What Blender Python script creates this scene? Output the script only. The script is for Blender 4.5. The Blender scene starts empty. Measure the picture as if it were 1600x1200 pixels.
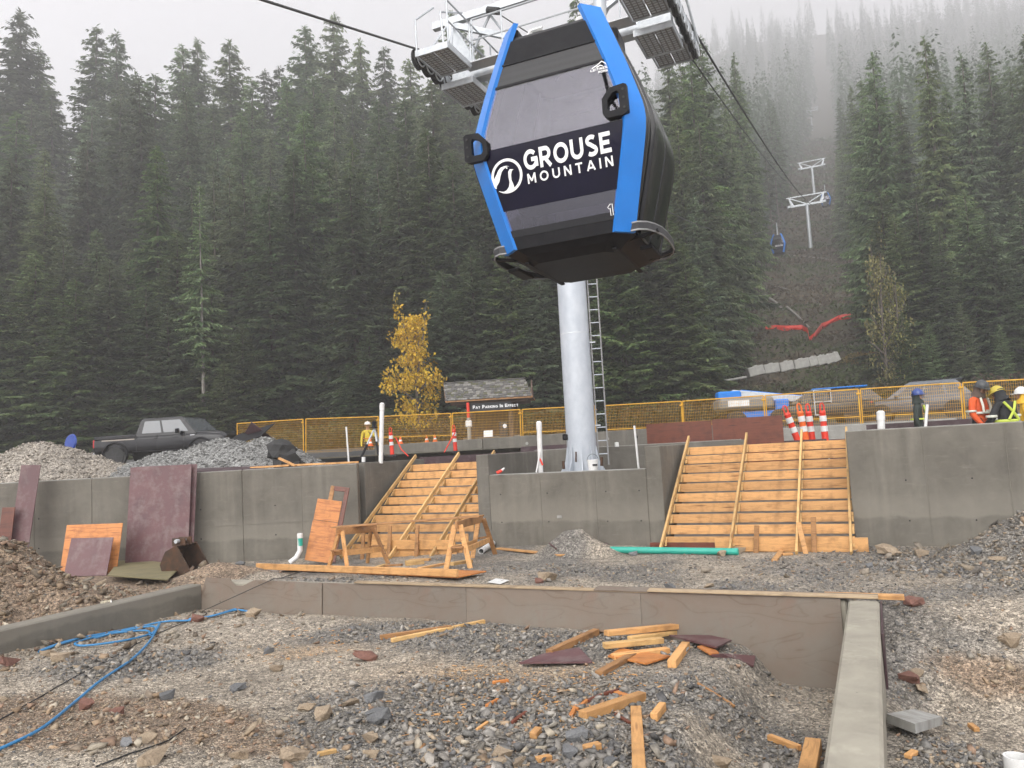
import bpy, bmesh, math, random
import numpy as np
from mathutils import Vector, Matrix
from math import radians, sin, cos, pi
random.seed(7); RNG = np.random.default_rng(11)
sc = bpy.context.scene
COL = sc.collection

# ------------------------------------------------------------------ camera
PITCH, ROLL, EYE, FPX = radians(4.9), radians(3.15), 2.0, 1200.0      # photograph is 1600 x 1200
_f = Vector((0, cos(PITCH), sin(PITCH))); _r0 = Vector((1, 0, 0)); _u0 = Vector((0, -sin(PITCH), cos(PITCH)))
CR = _r0 * cos(ROLL) - _u0 * sin(ROLL); CU = _u0 * cos(ROLL) + _r0 * sin(ROLL)
cam = bpy.data.cameras.new('camera'); co = bpy.data.objects.new('camera', cam); COL.objects.link(co)
cam.sensor_width = 36; cam.lens = 36 * FPX / 1600; cam.clip_end = 3000; cam.clip_start = .05
M = Matrix((CR, CU, -_f)).transposed().to_4x4(); M.translation = (0, 0, EYE); co.matrix_world = M
sc.camera = co

# ------------------------------------------------------------------ sky and sun (overcast)
SUN_EL, SUN_AZ = radians(38), radians(200)
w = bpy.data.worlds.new('World'); sc.world = w; w.use_nodes = True
nt = w.node_tree; nt.nodes.clear()
sky = nt.nodes.new('ShaderNodeTexSky'); sky.sky_type = 'NISHITA'; sky.sun_disc = False
sky.sun_elevation = SUN_EL; sky.sun_rotation = SUN_AZ; sky.air_density = 1.0; sky.dust_density = 6.0; sky.ozone_density = 1.0
hs = nt.nodes.new('ShaderNodeHueSaturation'); hs.inputs['Saturation'].default_value = .10
mixc = nt.nodes.new('ShaderNodeMix'); mixc.data_type = 'RGBA'; mixc.inputs[0].default_value = .75   # cloud cover over the clear sky
mixc.inputs[7].default_value = (8.0, 7.85, 8.15, 1)
bg = nt.nodes.new('ShaderNodeBackground'); bg.inputs[1].default_value = .13
wo = nt.nodes.new('ShaderNodeOutputWorld')
nt.links.new(sky.outputs[0], hs.inputs['Color']); nt.links.new(hs.outputs[0], mixc.inputs[6])
nt.links.new(mixc.outputs[2], bg.inputs[0]); nt.links.new(bg.outputs[0], wo.inputs[0])
sl = bpy.data.lights.new('sun', 'SUN'); sl.energy = 1.5; sl.angle = radians(60); sl.color = (1, .97, .92)
so = bpy.data.objects.new('sun', sl); COL.objects.link(so)
so.rotation_euler = (radians(52), 0, radians(-20))
sc.view_settings.view_transform = 'Standard'; sc.view_settings.look = 'None'
sc.view_settings.exposure = 0.64; sc.view_settings.gamma = 1.0
sc.render.engine = 'CYCLES'; cy = sc.cycles
cy.use_denoising = True; cy.max_bounces = 6; cy.diffuse_bounces = 2; cy.glossy_bounces = 3; cy.transmission_bounces = 4
cy.transparent_max_bounces = 12; cy.volume_bounces = 1; cy.caustics_reflective = False; cy.caustics_refractive = False
cy.sample_clamp_indirect = 4.0; cy.use_adaptive_sampling = True; cy.adaptive_threshold = .035

# ------------------------------------------------------------------ survey helpers
def ray(px, py): return _f * FPX + CR * (px - 800) + CU * (600 - py)
def at(px, py, Y):
    d = ray(px, py); return Vector((0, 0, EYE)) + d * (Y / d.y)
def atz(px, py, z):
    d = ray(px, py); return Vector((0, 0, EYE)) + d * ((z - EYE) / d.z)
TH = radians(25)
UX, VX = Vector((cos(TH), -sin(TH), 0)), Vector((sin(TH), cos(TH), 0))
P0 = Vector((5.95, 13.9, 0))
def S(a, b, z=0.0): return P0 + UX * a + VX * b + Vector((0, 0, z))      # site frame: a along the walls, b away
def ab(x, y): return (x - P0.x) * UX.x + (y - P0.y) * UX.y, (x - P0.x) * VX.x + (y - P0.y) * VX.y
RZ = -TH

# ------------------------------------------------------------------ noise on arrays
_tab = RNG.random((256, 256))
def vnoise(x, y, s=1.0, o=0):
    x = np.asarray(x, float) / s + 37.3 * (o + 1); y = np.asarray(y, float) / s + 91.7 * (o + 1)
    xi = np.floor(x).astype(int); yi = np.floor(y).astype(int); fx = x - xi; fy = y - yi
    fx = fx * fx * (3 - 2 * fx); fy = fy * fy * (3 - 2 * fy)
    g = lambda i, j: _tab[i % 256, j % 256]
    return (g(xi, yi) * (1 - fx) + g(xi + 1, yi) * fx) * (1 - fy) + (g(xi, yi + 1) * (1 - fx) + g(xi + 1, yi + 1) * fx) * fy
def fbm(x, y, s, n=3, o=0):
    t = 0; a = 1; tot = 0
    for i in range(n): t = t + a * (vnoise(x, y, s / 2 ** i, o + i) - .5); tot += a; a *= .5
    return t / tot * 2
def sstep(a, b, x):
    t = np.clip((np.asarray(x, float) - a) / (b - a), 0, 1); return t * t * (3 - 2 * t)

# ------------------------------------------------------------------ mesh builder
class MB:
    def __init__(s): s.v = []; s.f = []; s.mi = []; s.cur = 0
    def add(s, vs, fs):
        n = len(s.v); s.v.extend([tuple(p) for p in vs]); s.f.extend([tuple(i + n for i in f) for f in fs]); s.mi.extend([s.cur] * len(fs)); return s
    def box(s, c, size, R=None, ch=0.0):
        hx, hy, hz = size[0] / 2, size[1] / 2, size[2] / 2; c = Vector(c); R = R or Matrix.Identity(3)
        if ch <= 0:
            vs = [Vector((x * hx, y * hy, z * hz)) for z in (-1, 1) for y in (-1, 1) for x in (-1, 1)]
            fs = [(0, 2, 3, 1), (4, 5, 7, 6), (0, 1, 5, 4), (2, 6, 7, 3), (0, 4, 6, 2), (1, 3, 7, 5)]
        else:
            ch = min(ch, hx * .9, hy * .9, hz * .9); vs = []; ix = {}
            for x in (-1, 1):
                for y in (-1, 1):
                    for z in (-1, 1):
                        for k in range(3):
                            p = [x * hx, y * hy, z * hz]
                            for j in range(3):
                                if j != k: p[j] -= (x, y, z)[j] * ch
                            ix[(x, y, z, k)] = len(vs); vs.append(Vector(p))
            fs = []
            for k in range(3):
                i, j = (k + 1) % 3, (k + 2) % 3
                for sg in (-1, 1):
                    q = []
                    for a_, b_ in ((-1, -1), (1, -1), (1, 1), (-1, 1)):
                        t = [0, 0, 0]; t[k] = sg; t[i] = a_; t[j] = b_; q.append(ix[(*t, k)])
                    fs.append(tuple(q if sg > 0 else q[::-1]))
            for k in range(3):
                i, j = (k + 1) % 3, (k + 2) % 3
                for a_ in (-1, 1):
                    for b_ in (-1, 1):
                        t0 = [0, 0, 0]; t1 = [0, 0, 0]; t0[k] = -1; t1[k] = 1
                        for t in (t0, t1): t[i] = a_; t[j] = b_
                        q = [ix[(*t0, i)], ix[(*t1, i)], ix[(*t1, j)], ix[(*t0, j)]]
                        fs.append(tuple(q if a_ * b_ < 0 else q[::-1]))
            for x in (-1, 1):
                for y in (-1, 1):
                    for z in (-1, 1):
                        q = [ix[(x, y, z, k)] for k in range(3)]; fs.append(tuple(q if x * y * z > 0 else q[::-1]))
        return s.add([c + R @ p for p in vs], fs)
    def beam(s, p0, p1, w, h, up=(0, 0, 1), ch=0.0):
        p0, p1 = Vector(p0), Vector(p1); d = p1 - p0; L = d.length; x = d / L
        up = Vector(up); y = up.cross(x)
        if y.length < 1e-4: y = Vector((0, 1, 0)).cross(x)
        y.normalize(); z = x.cross(y)
        return s.box((p0 + p1) / 2, (L, w, h), Matrix((x, y, z)).transposed(), ch)
    def tube(s, pts, r, n=8, cap=True, closed=False):
        pts = [Vector(p) for p in pts]; m = len(pts); rs = r if isinstance(r, (list, tuple)) else [r] * m
        rings = []; prev = None
        for i, p in enumerate(pts):
            if closed: t = pts[(i + 1) % m] - pts[i - 1]
            else: t = pts[min(i + 1, m - 1)] - pts[max(i - 1, 0)]
            t.normalize()
            if prev is None:
                a_ = Vector((0, 0, 1)) if abs(t.z) < .9 else Vector((1, 0, 0)); x = t.cross(a_).normalized()
            else: x = (prev - t * prev.dot(t)).normalized()
            prev = x; y = t.cross(x)
            rings.append([p + (x * cos(2 * pi * k / n) + y * sin(2 * pi * k / n)) * rs[i] for k in range(n)])
        return s.loft(rings, cap and not closed, closed)
    def loft(s, rings, cap=True, closed=False):
        n = len(rings[0]); m = len(rings); vs = [p for r in rings for p in r]; fs = []
        for i in range(m if closed else m - 1):
            j = (i + 1) % m
            for k in range(n):
                l = (k + 1) % n; fs.append((i * n + k, i * n + l, j * n + l, j * n + k))
        if cap: fs.append(tuple(range(n))[::-1]); fs.append(tuple((m - 1) * n + k for k in range(n)))
        return s.add(vs, fs)
    def cyl(s, p0, p1, r, n=12, r1=None): return s.tube([p0, p1], [r, r if r1 is None else r1], n)
    def lathe(s, prof, n=16, c=(0, 0, 0), R=None):
        R = R or Matrix.Identity(3); c = Vector(c)
        return s.loft([[c + R @ Vector((r * cos(2 * pi * k / n), r * sin(2 * pi * k / n), z)) for k in range(n)] for r, z in prof], True)
    def prism(s, poly, t, fr):            # poly 2d, fr(x,y,d) -> point
        n = len(poly); vs = [fr(x, y, 0) for x, y in poly] + [fr(x, y, t) for x, y in poly]
        fs = [tuple(range(n))[::-1], tuple(range(n, 2 * n))] + [(k, (k + 1) % n, n + (k + 1) % n, n + k) for k in range(n)]
        return s.add(vs, fs)
    def quad(s, a, b, c, d): return s.add([a, b, c, d], [(0, 1, 2, 3)])
    def build(s, name, mat, parent=None, loc=(0, 0, 0), rz=0.0, rot=None, smooth=None, fix=True):
        me = bpy.data.meshes.new(name); me.from_pydata(s.v, [], s.f)
        for m_ in (mat if isinstance(mat, (list, tuple)) else [mat]): me.materials.append(m_)
        if max(s.mi, default=0): me.polygons.foreach_set('material_index', s.mi)
        if fix:
            bm = bmesh.new(); bm.from_mesh(me); bmesh.ops.recalc_face_normals(bm, faces=bm.faces); bm.to_mesh(me); bm.free()
        if smooth is not None:
            me.polygons.foreach_set('use_smooth', [True] * len(me.polygons)); me.set_sharp_from_angle(angle=radians(smooth))
        o = bpy.data.objects.new(name, me); COL.objects.link(o); o.location = loc
        o.rotation_euler = rot if rot is not None else (0, 0, rz)
        if parent: o.parent = parent
        return o
def arr_mesh(name, v, f, mat, cols=None, smooth=False, k=3):
    v = np.asarray(v, np.float32); f = np.asarray(f, np.int32); me = bpy.data.meshes.new(name)
    me.vertices.add(len(v)); me.vertices.foreach_set('co', v.ravel()); me.loops.add(f.size); me.loops.foreach_set('vertex_index', f.ravel())
    me.polygons.add(len(f)); me.polygons.foreach_set('loop_start', np.arange(0, f.size, k, dtype=np.int32))
    me.polygons.foreach_set('loop_total', np.full(len(f), k, np.int32))
    if smooth: me.polygons.foreach_set('use_smooth', np.ones(len(f), bool))
    me.update(calc_edges=True)
    if cols is not None:
        ca = me.color_attributes.new('Col', 'FLOAT_COLOR', 'POINT'); c4 = np.ones((len(v), 4), np.float32); c4[:, :3] = cols; ca.data.foreach_set('color', c4.ravel())
    for m_ in (mat if isinstance(mat, (list, tuple)) else [mat]): me.materials.append(m_)
    return me
def link(name, me, parent=None, loc=(0, 0, 0), rz=0.0):
    o = bpy.data.objects.new(name, me); COL.objects.link(o); o.location = loc; o.rotation_euler = (0, 0, rz)
    if parent: o.parent = parent
    return o
def tag(o, label=None, cat=None, group=None, kind=None):
    if label: o['label'] = label
    if cat: o['category'] = cat
    if group: o['group'] = group
    if kind: o['kind'] = kind
    return o
def thing(name, label, cat, loc=(0, 0, 0), rz=0.0, group=None, rot=None):
    o = bpy.data.objects.new(name, None); COL.objects.link(o); o.location = loc; o.empty_display_size = .2
    o.rotation_euler = rot if rot is not None else (0, 0, rz)
    return tag(o, label, cat, group)
def copy_tree(o, parent=None):
    c = o.copy(); COL.objects.link(c); c.parent = parent
    for ch in o.children: copy_tree(ch, c)
    return c

# ------------------------------------------------------------------ materials
def base_mat(name):
    m = bpy.data.materials.new(name); m.use_nodes = True; t = m.node_tree; b = t.nodes['Principled BSDF']; return m, t, b
def N(t, kind, **kw):
    n = t.nodes.new(kind)
    for k, v_ in kw.items():
        if k.startswith('i_'): n.inputs[k[2:].replace('_', ' ')].default_value = v_
        else: setattr(n, k, v_)
    return n
def mixrgb(t, fac, a_, b_, mode='MIX'):
    n = t.nodes.new('ShaderNodeMix'); n.data_type = 'RGBA'; n.blend_type = mode; n.clamp_factor = True
    for i, x in ((0, fac), (6, a_), (7, b_)):
        if hasattr(x, 'links') or isinstance(x, bpy.types.NodeSocket): t.links.new(x, n.inputs[i])
        elif i == 0: n.inputs[0].default_value = x
        else: n.inputs[i].default_value = (*x, 1)
    return n.outputs[2]
def ramp(t, src, stops):
    n = t.nodes.new('ShaderNodeValToRGB'); e = n.color_ramp.elements
    while len(e) < len(stops): e.new(.5)
    for k, (p, c) in enumerate(stops): e[k].position = p; e[k].color = (*c, 1) if not isinstance(c, (int, float)) else (c, c, c, 1)
    t.links.new(src, n.inputs[0]); return n.outputs[0]
def coords(t, scale=(1, 1, 1), kind='Object'):
    tc = N(t, 'ShaderNodeTexCoord'); mp = N(t, 'ShaderNodeMapping'); mp.inputs['Scale'].default_value = scale
    t.links.new(tc.outputs[kind], mp.inputs[0]); return mp.outputs[0]
def noise(t, vec, sc_, det=4, rough=.55, dist=0.0):
    n = N(t, 'ShaderNodeTexNoise'); n.inputs['Scale'].default_value = sc_; n.inputs['Detail'].default_value = det
    n.inputs['Roughness'].default_value = rough; n.inputs['Distortion'].default_value = dist; t.links.new(vec, n.inputs['Vector']); return n.outputs[0]
def bump(t, b, h, strength=.3, dist=.01):
    n = N(t, 'ShaderNodeBump'); n.inputs['Strength'].default_value = strength; n.inputs['Distance'].default_value = dist
    t.links.new(h, n.inputs['Height']); t.links.new(n.outputs[0], b.inputs['Normal'])
def rnd_tint(t, col, lo=.85, hi=1.15):
    oi = N(t, 'ShaderNodeObjectInfo'); mr = N(t, 'ShaderNodeMapRange'); mr.inputs[3].default_value = lo; mr.inputs[4].default_value = hi
    t.links.new(oi.outputs['Random'], mr.inputs[0]); h = N(t, 'ShaderNodeHueSaturation'); t.links.new(mr.outputs[0], h.inputs['Value']); t.links.new(col, h.inputs['Color']); return h.outputs[0]
def pmat(name, c1, c2=None, scale=3.0, rough=.6, metal=0.0, stretch=(1, 1, 1), bmp=0.0, bscale=40.0, bdist=.004, coat=0.0, tint=0.0, det=5, spec=.5, c3=None, kind='Object'):
    m, t, b = base_mat(name); c2 = c2 or tuple(x * .8 for x in c1); v_ = coords(t, stretch, kind)
    n = noise(t, v_, scale, det)
    stops = [(.34, c1), (.66, c2)] if c3 is None else [(.3, c1), (.5, c3), (.7, c2)]
    col = ramp(t, n, stops)
    if tint: col = rnd_tint(t, col, 1 - tint, 1 + tint)
    t.links.new(col, b.inputs['Base Color']); b.inputs['Roughness'].default_value = rough; b.inputs['Metallic'].default_value = metal
    b.inputs['Coat Weight'].default_value = coat; b.inputs['Specular IOR Level'].default_value = spec
    if bmp: bump(t, b, noise(t, v_, bscale, 4), bmp, bdist)
    return m

def wood_mat(name, light, dark, knot, rough=.65, tint=.12, wet=0.0):
    m, t, b = base_mat(name); v_ = coords(t, (.9, 9, 9)); oi = N(t, 'ShaderNodeObjectInfo')
    ad = N(t, 'ShaderNodeVectorMath'); ad.operation = 'ADD'; cv = N(t, 'ShaderNodeCombineXYZ')
    mu = N(t, 'ShaderNodeMath'); mu.operation = 'MULTIPLY'; mu.inputs[1].default_value = 57.0; t.links.new(oi.outputs['Random'], mu.inputs[0])
    t.links.new(mu.outputs[0], cv.inputs[0]); t.links.new(mu.outputs[0], cv.inputs[1]); t.links.new(v_, ad.inputs[0]); t.links.new(cv.outputs[0], ad.inputs[1])
    g = noise(t, ad.outputs[0], 2.6, 6, .65, 1.2); col = ramp(t, g, [(.28, dark), (.5, light), (.72, tuple(min(1, x * 1.12) for x in light))])
    vo = N(t, 'ShaderNodeTexVoronoi'); vo.inputs['Scale'].default_value = 1.1; t.links.new(ad.outputs[0], vo.inputs['Vector'])
    k = ramp(t, vo.outputs['Distance'], [(.05, 1.0), (.16, 0.0)]); col = mixrgb(t, k, col, knot)
    v2 = coords(t, (2.2, 2.2, 2.2)); d = ramp(t, noise(t, v2, 2.0, 5), [(.5, 0.0), (.72, .55)]); col = mixrgb(t, d, col, tuple(x * .55 for x in dark))
    col = rnd_tint(t, col, 1 - tint, 1 + tint); t.links.new(col, b.inputs['Base Color']); b.inputs['Roughness'].default_value = rough
    bump(t, b, g, .25, .004); return m

MAT = {}
MAT['lumber'] = wood_mat('lumber', (.60, .325, .125), (.40, .19, .065), (.2, .08, .025), tint=.2)
MAT['lumber_old'] = wood_mat('lumber_old', (.37, .19, .075), (.2, .095, .035), (.1, .045, .02))
MAT['lumber_grey'] = wood_mat('lumber_grey', (.40, .30, .19), (.27, .19, .115), (.15, .09, .05))
MAT['lumber_pale'] = wood_mat('lumber_pale', (.6, .38, .155), (.44, .25, .09), (.24, .11, .04), tint=.18)
MAT['ply_orange'] = wood_mat('ply_orange', (.56, .22, .06), (.33, .095, .025), (.18, .045, .015), .55)
MAT['ply_red'] = wood_mat('ply_red', (.15, .042, .022), (.085, .024, .015), (.03, .012, .01), .45)
MAT['blue'] = pmat('blue_paint', (.014, .20, .66), (.013, .18, .6), 4, .4, coat=.1, bmp=.02, spec=.35)
MAT['black_gloss'] = pmat('black_gloss', (.005, .005, .007), (.008, .008, .01), 5, .16, coat=0, spec=.35)
MAT['black_matte'] = pmat('black_matte', (.010, .010, .012), (.016, .016, .018), 9, .5, bmp=.1, spec=.12)
MAT['dark_grey'] = pmat('dark_grey', (.03, .03, .033), (.045, .045, .048), 7, .45, spec=.3)
MAT['galv'] = pmat('galvanised_steel', (.46, .49, .52), (.57, .6, .62), 9, .42, .35, tint=.05)
MAT['galv_post'] = pmat('galvanised_post', (.44, .48, .53), (.52, .555, .6), 5, .5, .2, stretch=(1, 1, .6), bmp=.03)
MAT['white'] = pmat('white_plastic', (.78, .78, .77), (.66, .66, .64), 6, .4)
MAT['white_print'] = pmat('white_print', (.86, .86, .86), (.82, .82, .82), 5, .4)
MAT['rubber'] = pmat('rubber', (.018, .018, .018), (.03, .03, .03), 12, .75)
MAT['steel_rope'] = pmat('steel_rope', (.06, .062, .06), (.11, .11, .105), 60, .5, .5)
MAT['yellow'] = pmat('yellow_paint', (.68, .38, .025), (.58, .29, .02), 3, .5, tint=.06)
MAT['orange_red'] = pmat('safety_red', (.76, .045, .02), (.66, .04, .02), 6, .5, tint=.08)
MAT['orange'] = pmat('safety_orange', (.85, .16, .02), (.75, .13, .02), 6, .5)
MAT['reflect'] = pmat('reflective_white', (.75, .75, .74), (.62, .62, .6), 9, .4)
MAT['teal'] = pmat('teal_pipe', (.035, .42, .32), (.03, .36, .28), 5, .35)
MAT['hose'] = pmat('blue_hose', (.045, .24, .5), (.04, .2, .42), 15, .4)
MAT['rust'] = pmat('rusty_steel', (.12, .055, .025), (.05, .032, .022), 6, .65, .3, c3=(.075, .042, .026), bmp=.3)
MAT['slate'] = pmat('rock_grey', (.2, .2, .2), (.12, .125, .13), 8, .8, bmp=.5, bscale=20, bdist=.02, tint=.25)
MAT['tan_rock'] = pmat('rock_tan', (.38, .3, .21), (.25, .19, .13), 7, .85, bmp=.5, bscale=20, bdist=.02, tint=.22)
MAT['red_rock'] = pmat('rock_red', (.22, .105, .075), (.14, .065, .05), 7, .8, bmp=.5, bscale=20, bdist=.02, tint=.1)
MAT['bark'] = pmat('bark', (.16, .135, .115), (.07, .055, .045), 4, .9, stretch=(3, 3, .5), bmp=.6, bscale=9, bdist=.03, tint=.25)
MAT['bark_pale'] = pmat('bark_pale', (.34, .32, .29), (.19, .17, .15), 4, .9, stretch=(2, 2, .7), tint=.15)

def formply(name, c1, c2, c3, dust):
    m, t, b = base_mat(name); v_ = coords(t, (1, 1, 1)); col = ramp(t, noise(t, v_, 1.6, 6, .6, .4), [(.3, c1), (.5, c3), (.7, c2)])
    d = ramp(t, noise(t, v_, 3.2, 8, .7), [(.48, 0.0), (.75, .75)]); col = mixrgb(t, d, col, dust)
    vo = N(t, 'ShaderNodeTexVoronoi'); vo.inputs['Scale'].default_value = 2.4; t.links.new(v_, vo.inputs['Vector'])
    col = mixrgb(t, ramp(t, vo.outputs['Distance'], [(.02, 1.0), (.05, 0.0)]), col, (.02, .015, .014))
    col = rnd_tint(t, col, .88, 1.12)
    t.links.new(col, b.inputs['Base Color']); b.inputs['Roughness'].default_value = .5; bump(t, b, noise(t, v_, 30, 4), .12, .003); return m
MAT['formply'] = formply('form_plywood', (.135, .06, .064), (.085, .042, .047), (.115, .052, .056), (.24, .19, .18))
MAT['formply_dark'] = formply('form_plywood_dark', (.06, .028, .034), (.04, .022, .026), (.05, .025, .03), (.13, .1, .1))

def grain_ply(name):                     # bare old plywood with contour grain
    m, t, b = base_mat(name); v_ = coords(t, (.55, 1.6, 1.6)); n = noise(t, v_, 1.3, 2, .4, .8)
    mu = N(t, 'ShaderNodeMath'); mu.operation = 'MULTIPLY'; mu.inputs[1].default_value = 16.0; t.links.new(n, mu.inputs[0])
    fr = N(t, 'ShaderNodeMath'); fr.operation = 'PINGPONG'; fr.inputs[1].default_value = 1.0; t.links.new(mu.outputs[0], fr.inputs[0])
    col = ramp(t, fr.outputs[0], [(.0, (.15, .108, .08)), (.14, (.185, .145, .112)), (1.0, (.195, .153, .12))])
    v3 = coords(t, (1, 1, 1)); col = mixrgb(t, ramp(t, noise(t, v3, 1.1, 5, .6), [(.45, 0.0), (.62, .8)]), col, (.2, .178, .148))
    col = mixrgb(t, ramp(t, noise(t, v3, 2.7, 6, .7), [(.55, 0.0), (.75, .5)]), col, (.2, .115, .085))
    vo = N(t, 'ShaderNodeTexVoronoi'); vo.inputs['Scale'].default_value = 3.0; t.links.new(v3, vo.inputs['Vector'])
    col = mixrgb(t, ramp(t, vo.outputs['Distance'], [(.02, 1.0), (.06, 0.0)]), col, (.05, .03, .02))
    t.links.new(rnd_tint(t, col, .92, 1.08), b.inputs['Base Color']); b.inputs['Roughness'].default_value = .75; bump(t, b, fr.outputs[0], .1, .003); return m
MAT['ply_olive'] = pmat('olive_plywood', (.20, .165, .085), (.13, .11, .06), 2.5, .7, c3=(.17, .15, .075), bmp=.1)
MAT['ply_grain'] = grain_ply('weathered_plywood')

def concrete(name, lo, hi, streak=.5, rough=.8, band=None):
    m, t, b = base_mat(name); v_ = coords(t, (1, 1, 1)); n = noise(t, v_, .9, 8, .62, .3)
    col = ramp(t, n, [(.3, lo), (.5, tuple((x + y) / 2 for x, y in zip(lo, hi))), (.72, hi)])
    vs = coords(t, (2.2, 2.2, .16)); st = ramp(t, noise(t, vs, 1.4, 5, .6), [(.5, 0.0), (.74, streak)]); col = mixrgb(t, st, col, tuple(x * 1.35 for x in hi))
    st2 = ramp(t, noise(t, coords(t, (3.1, 3.1, .22)), 1.1, 5, .6), [(.55, 0.0), (.8, streak)]); col = mixrgb(t, st2, col, tuple(x * .6 for x in lo))
    sp = ramp(t, noise(t, coords(t, (.8, .8, 5)), 3.0, 7, .75), [(.56, 0.0), (.68, .35)]); col = mixrgb(t, sp, col, tuple(x * 1.5 for x in hi))
    mt = ramp(t, noise(t, v_, 2.6, 9, .7, .6), [(.32, .72), (.5, 1.0), (.7, 1.3)]); col = mixrgb(t, .5, col, mixrgb(t, 1.0, col, mt, 'MULTIPLY'))
    if band:                                             # pour line: a paler lift with ragged edges
        sp_ = N(t, 'ShaderNodeSeparateXYZ'); t.links.new(v_, sp_.inputs[0]); nz = N(t, 'ShaderNodeMath'); nz.operation = 'MULTIPLY_ADD'; nz.inputs[1].default_value = .22; t.links.new(noise(t, coords(t, (1.2, 1.2, .5)), 1.5, 6, .65), nz.inputs[0]); t.links.new(sp_.outputs[2], nz.inputs[2])
        e_ = ramp(t, nz.outputs[0], [(0, 0.0), (band[0] / 4, 0.0), (band[0] / 4 + .012, .6), (band[1] / 4, .35), (band[1] / 4 + .05, 0.0)]); 
        dv = t.nodes[-1]; 
        q = N(t, 'ShaderNodeMath'); q.operation = 'MULTIPLY'; q.inputs[1].default_value = .25; t.links.new(nz.outputs[0], q.inputs[0]); t.links.new(q.outputs[0], e_.node.inputs[0])
        col = mixrgb(t, e_, col, tuple(x * 1.35 for x in hi))
    vo = N(t, 'ShaderNodeTexVoronoi'); vo.inputs['Scale'].default_value = 5.0; t.links.new(v_, vo.inputs['Vector'])
    col = mixrgb(t, ramp(t, vo.outputs['Distance'], [(.015, .8), (.045, 0.0)]), col, tuple(x * .35 for x in lo))
    t.links.new(col, b.inputs['Base Color']); b.inputs['Roughness'].default_value = rough
    bump(t, b, noise(t, v_, 26, 6, .7), .25, .006); return m
MAT['concrete'] = concrete('concrete_wall', (.118, .108, .089), (.18, .166, .138), band=(.95, 1.3))
MAT['concrete_wet'] = concrete('concrete_wet', (.112, .104, .088), (.168, .157, .134), .6)
MAT['concrete_light'] = concrete('concrete_footing', (.25, .23, .185), (.35, .325, .265), .15)
MAT['concrete_pale'] = concrete('concrete_pale', (.24, .235, .215), (.32, .315, .29), .3)
MAT['lime'] = pmat('dried_lime_cap', (.4, .4, .38), (.26, .25, .23), 5, .85, bmp=.3)

def gravel_mat(name, use_attr=True):
    m, t, b = base_mat(name); v_ = coords(t, (1, 1, 1))
    at_ = N(t, 'ShaderNodeAttribute'); at_.attribute_name = 'Col'; base = at_.outputs['Color']
    hs_ = []
    col = base
    for sc_, amt in ((30, .7), (75, .85)):
        vo = N(t, 'ShaderNodeTexVoronoi'); vo.inputs['Scale'].default_value = sc_; t.links.new(v_, vo.inputs['Vector'])
        sep = N(t, 'ShaderNodeSeparateColor'); t.links.new(vo.outputs['Color'], sep.inputs[0])
        g = ramp(t, sep.outputs[0], [(0, .35), (.5, .95), (1, 1.75)]); col = mixrgb(t, amt, col, mixrgb(t, 1.0, col, g, 'MULTIPLY'))
        hs_.append(vo.outputs['Distance'])
    n = ramp(t, noise(t, v_, 3.0, 6, .65), [(.35, .78), (.65, 1.2)]); col = mixrgb(t, 1.0, col, n, 'MULTIPLY')
    t.links.new(col, b.inputs['Base Color']); b.inputs['Roughness'].default_value = .85
    iv = N(t, 'ShaderNodeMath'); iv.operation = 'ADD'; t.links.new(hs_[0], iv.inputs[0]); t.links.new(hs_[1], iv.inputs[1])
    ng = N(t, 'ShaderNodeMath'); ng.operation = 'MULTIPLY'; ng.inputs[1].default_value = -1; t.links.new(iv.outputs[0], ng.inputs[0])
    bump(t, b, ng.outputs[0], 1.0, .015); return m
MAT['ground'] = gravel_mat('gravel_ground')
def attr_mat(name, rough=.8, tint=0.0, bscale=0):
    m, t, b = base_mat(name); a_ = N(t, 'ShaderNodeAttribute'); a_.attribute_name = 'Col'; col = a_.outputs['Color']
    if bscale:
        v_ = coords(t); col = mixrgb(t, 1.0, col, ramp(t, noise(t, v_, bscale, 4), [(.3, .75), (.7, 1.2)]), 'MULTIPLY')
    if tint: col = rnd_tint(t, col, 1 - tint, 1 + tint)
    t.links.new(col, b.inputs['Base Color']); b.inputs['Roughness'].default_value = rough; b.inputs['Specular IOR Level'].default_value = .3; return m
MAT['stone'] = attr_mat('stone_pieces', .75, 0, 30)
def leaf_mat(name, tint, vary=1.0):
    m, t, b = base_mat(name); a_ = N(t, 'ShaderNodeAttribute'); a_.attribute_name = 'Col'
    oi = N(t, 'ShaderNodeObjectInfo'); h = N(t, 'ShaderNodeHueSaturation'); t.links.new(a_.outputs['Color'], h.inputs['Color'])
    for inp, lo, hi, k in (('Value', 1 - tint, 1 + tint, 1.0), ('Hue', .5 - .015 * vary, .5 + .025 * vary, 7.13), ('Saturation', 1 - .25 * vary, 1 + .15 * vary, 3.7)):
        mu = N(t, 'ShaderNodeMath'); mu.operation = 'MULTIPLY'; mu.inputs[1].default_value = k; t.links.new(oi.outputs['Random'], mu.inputs[0])
        fr = N(t, 'ShaderNodeMath'); fr.operation = 'FRACT'; t.links.new(mu.outputs[0], fr.inputs[0])
        mr = N(t, 'ShaderNodeMapRange'); mr.inputs[3].default_value = lo; mr.inputs[4].default_value = hi; t.links.new(fr.outputs[0], mr.inputs[0]); t.links.new(mr.outputs[0], h.inputs[inp])
    t.links.new(h.outputs[0], b.inputs['Base Color']); b.inputs['Roughness'].default_value = .6; b.inputs['Specular IOR Level'].default_value = .25
    tr = N(t, 'ShaderNodeBsdfTranslucent'); t.links.new(h.outputs[0], tr.inputs[0]); mx = N(t, 'ShaderNodeMixShader'); mx.inputs[0].default_value = .4
    t.links.new(b.outputs[0], mx.inputs[1]); t.links.new(tr.outputs[0], mx.inputs[2]); t.links.new(mx.outputs[0], t.nodes['Material Output'].inputs[0]); return m
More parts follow.
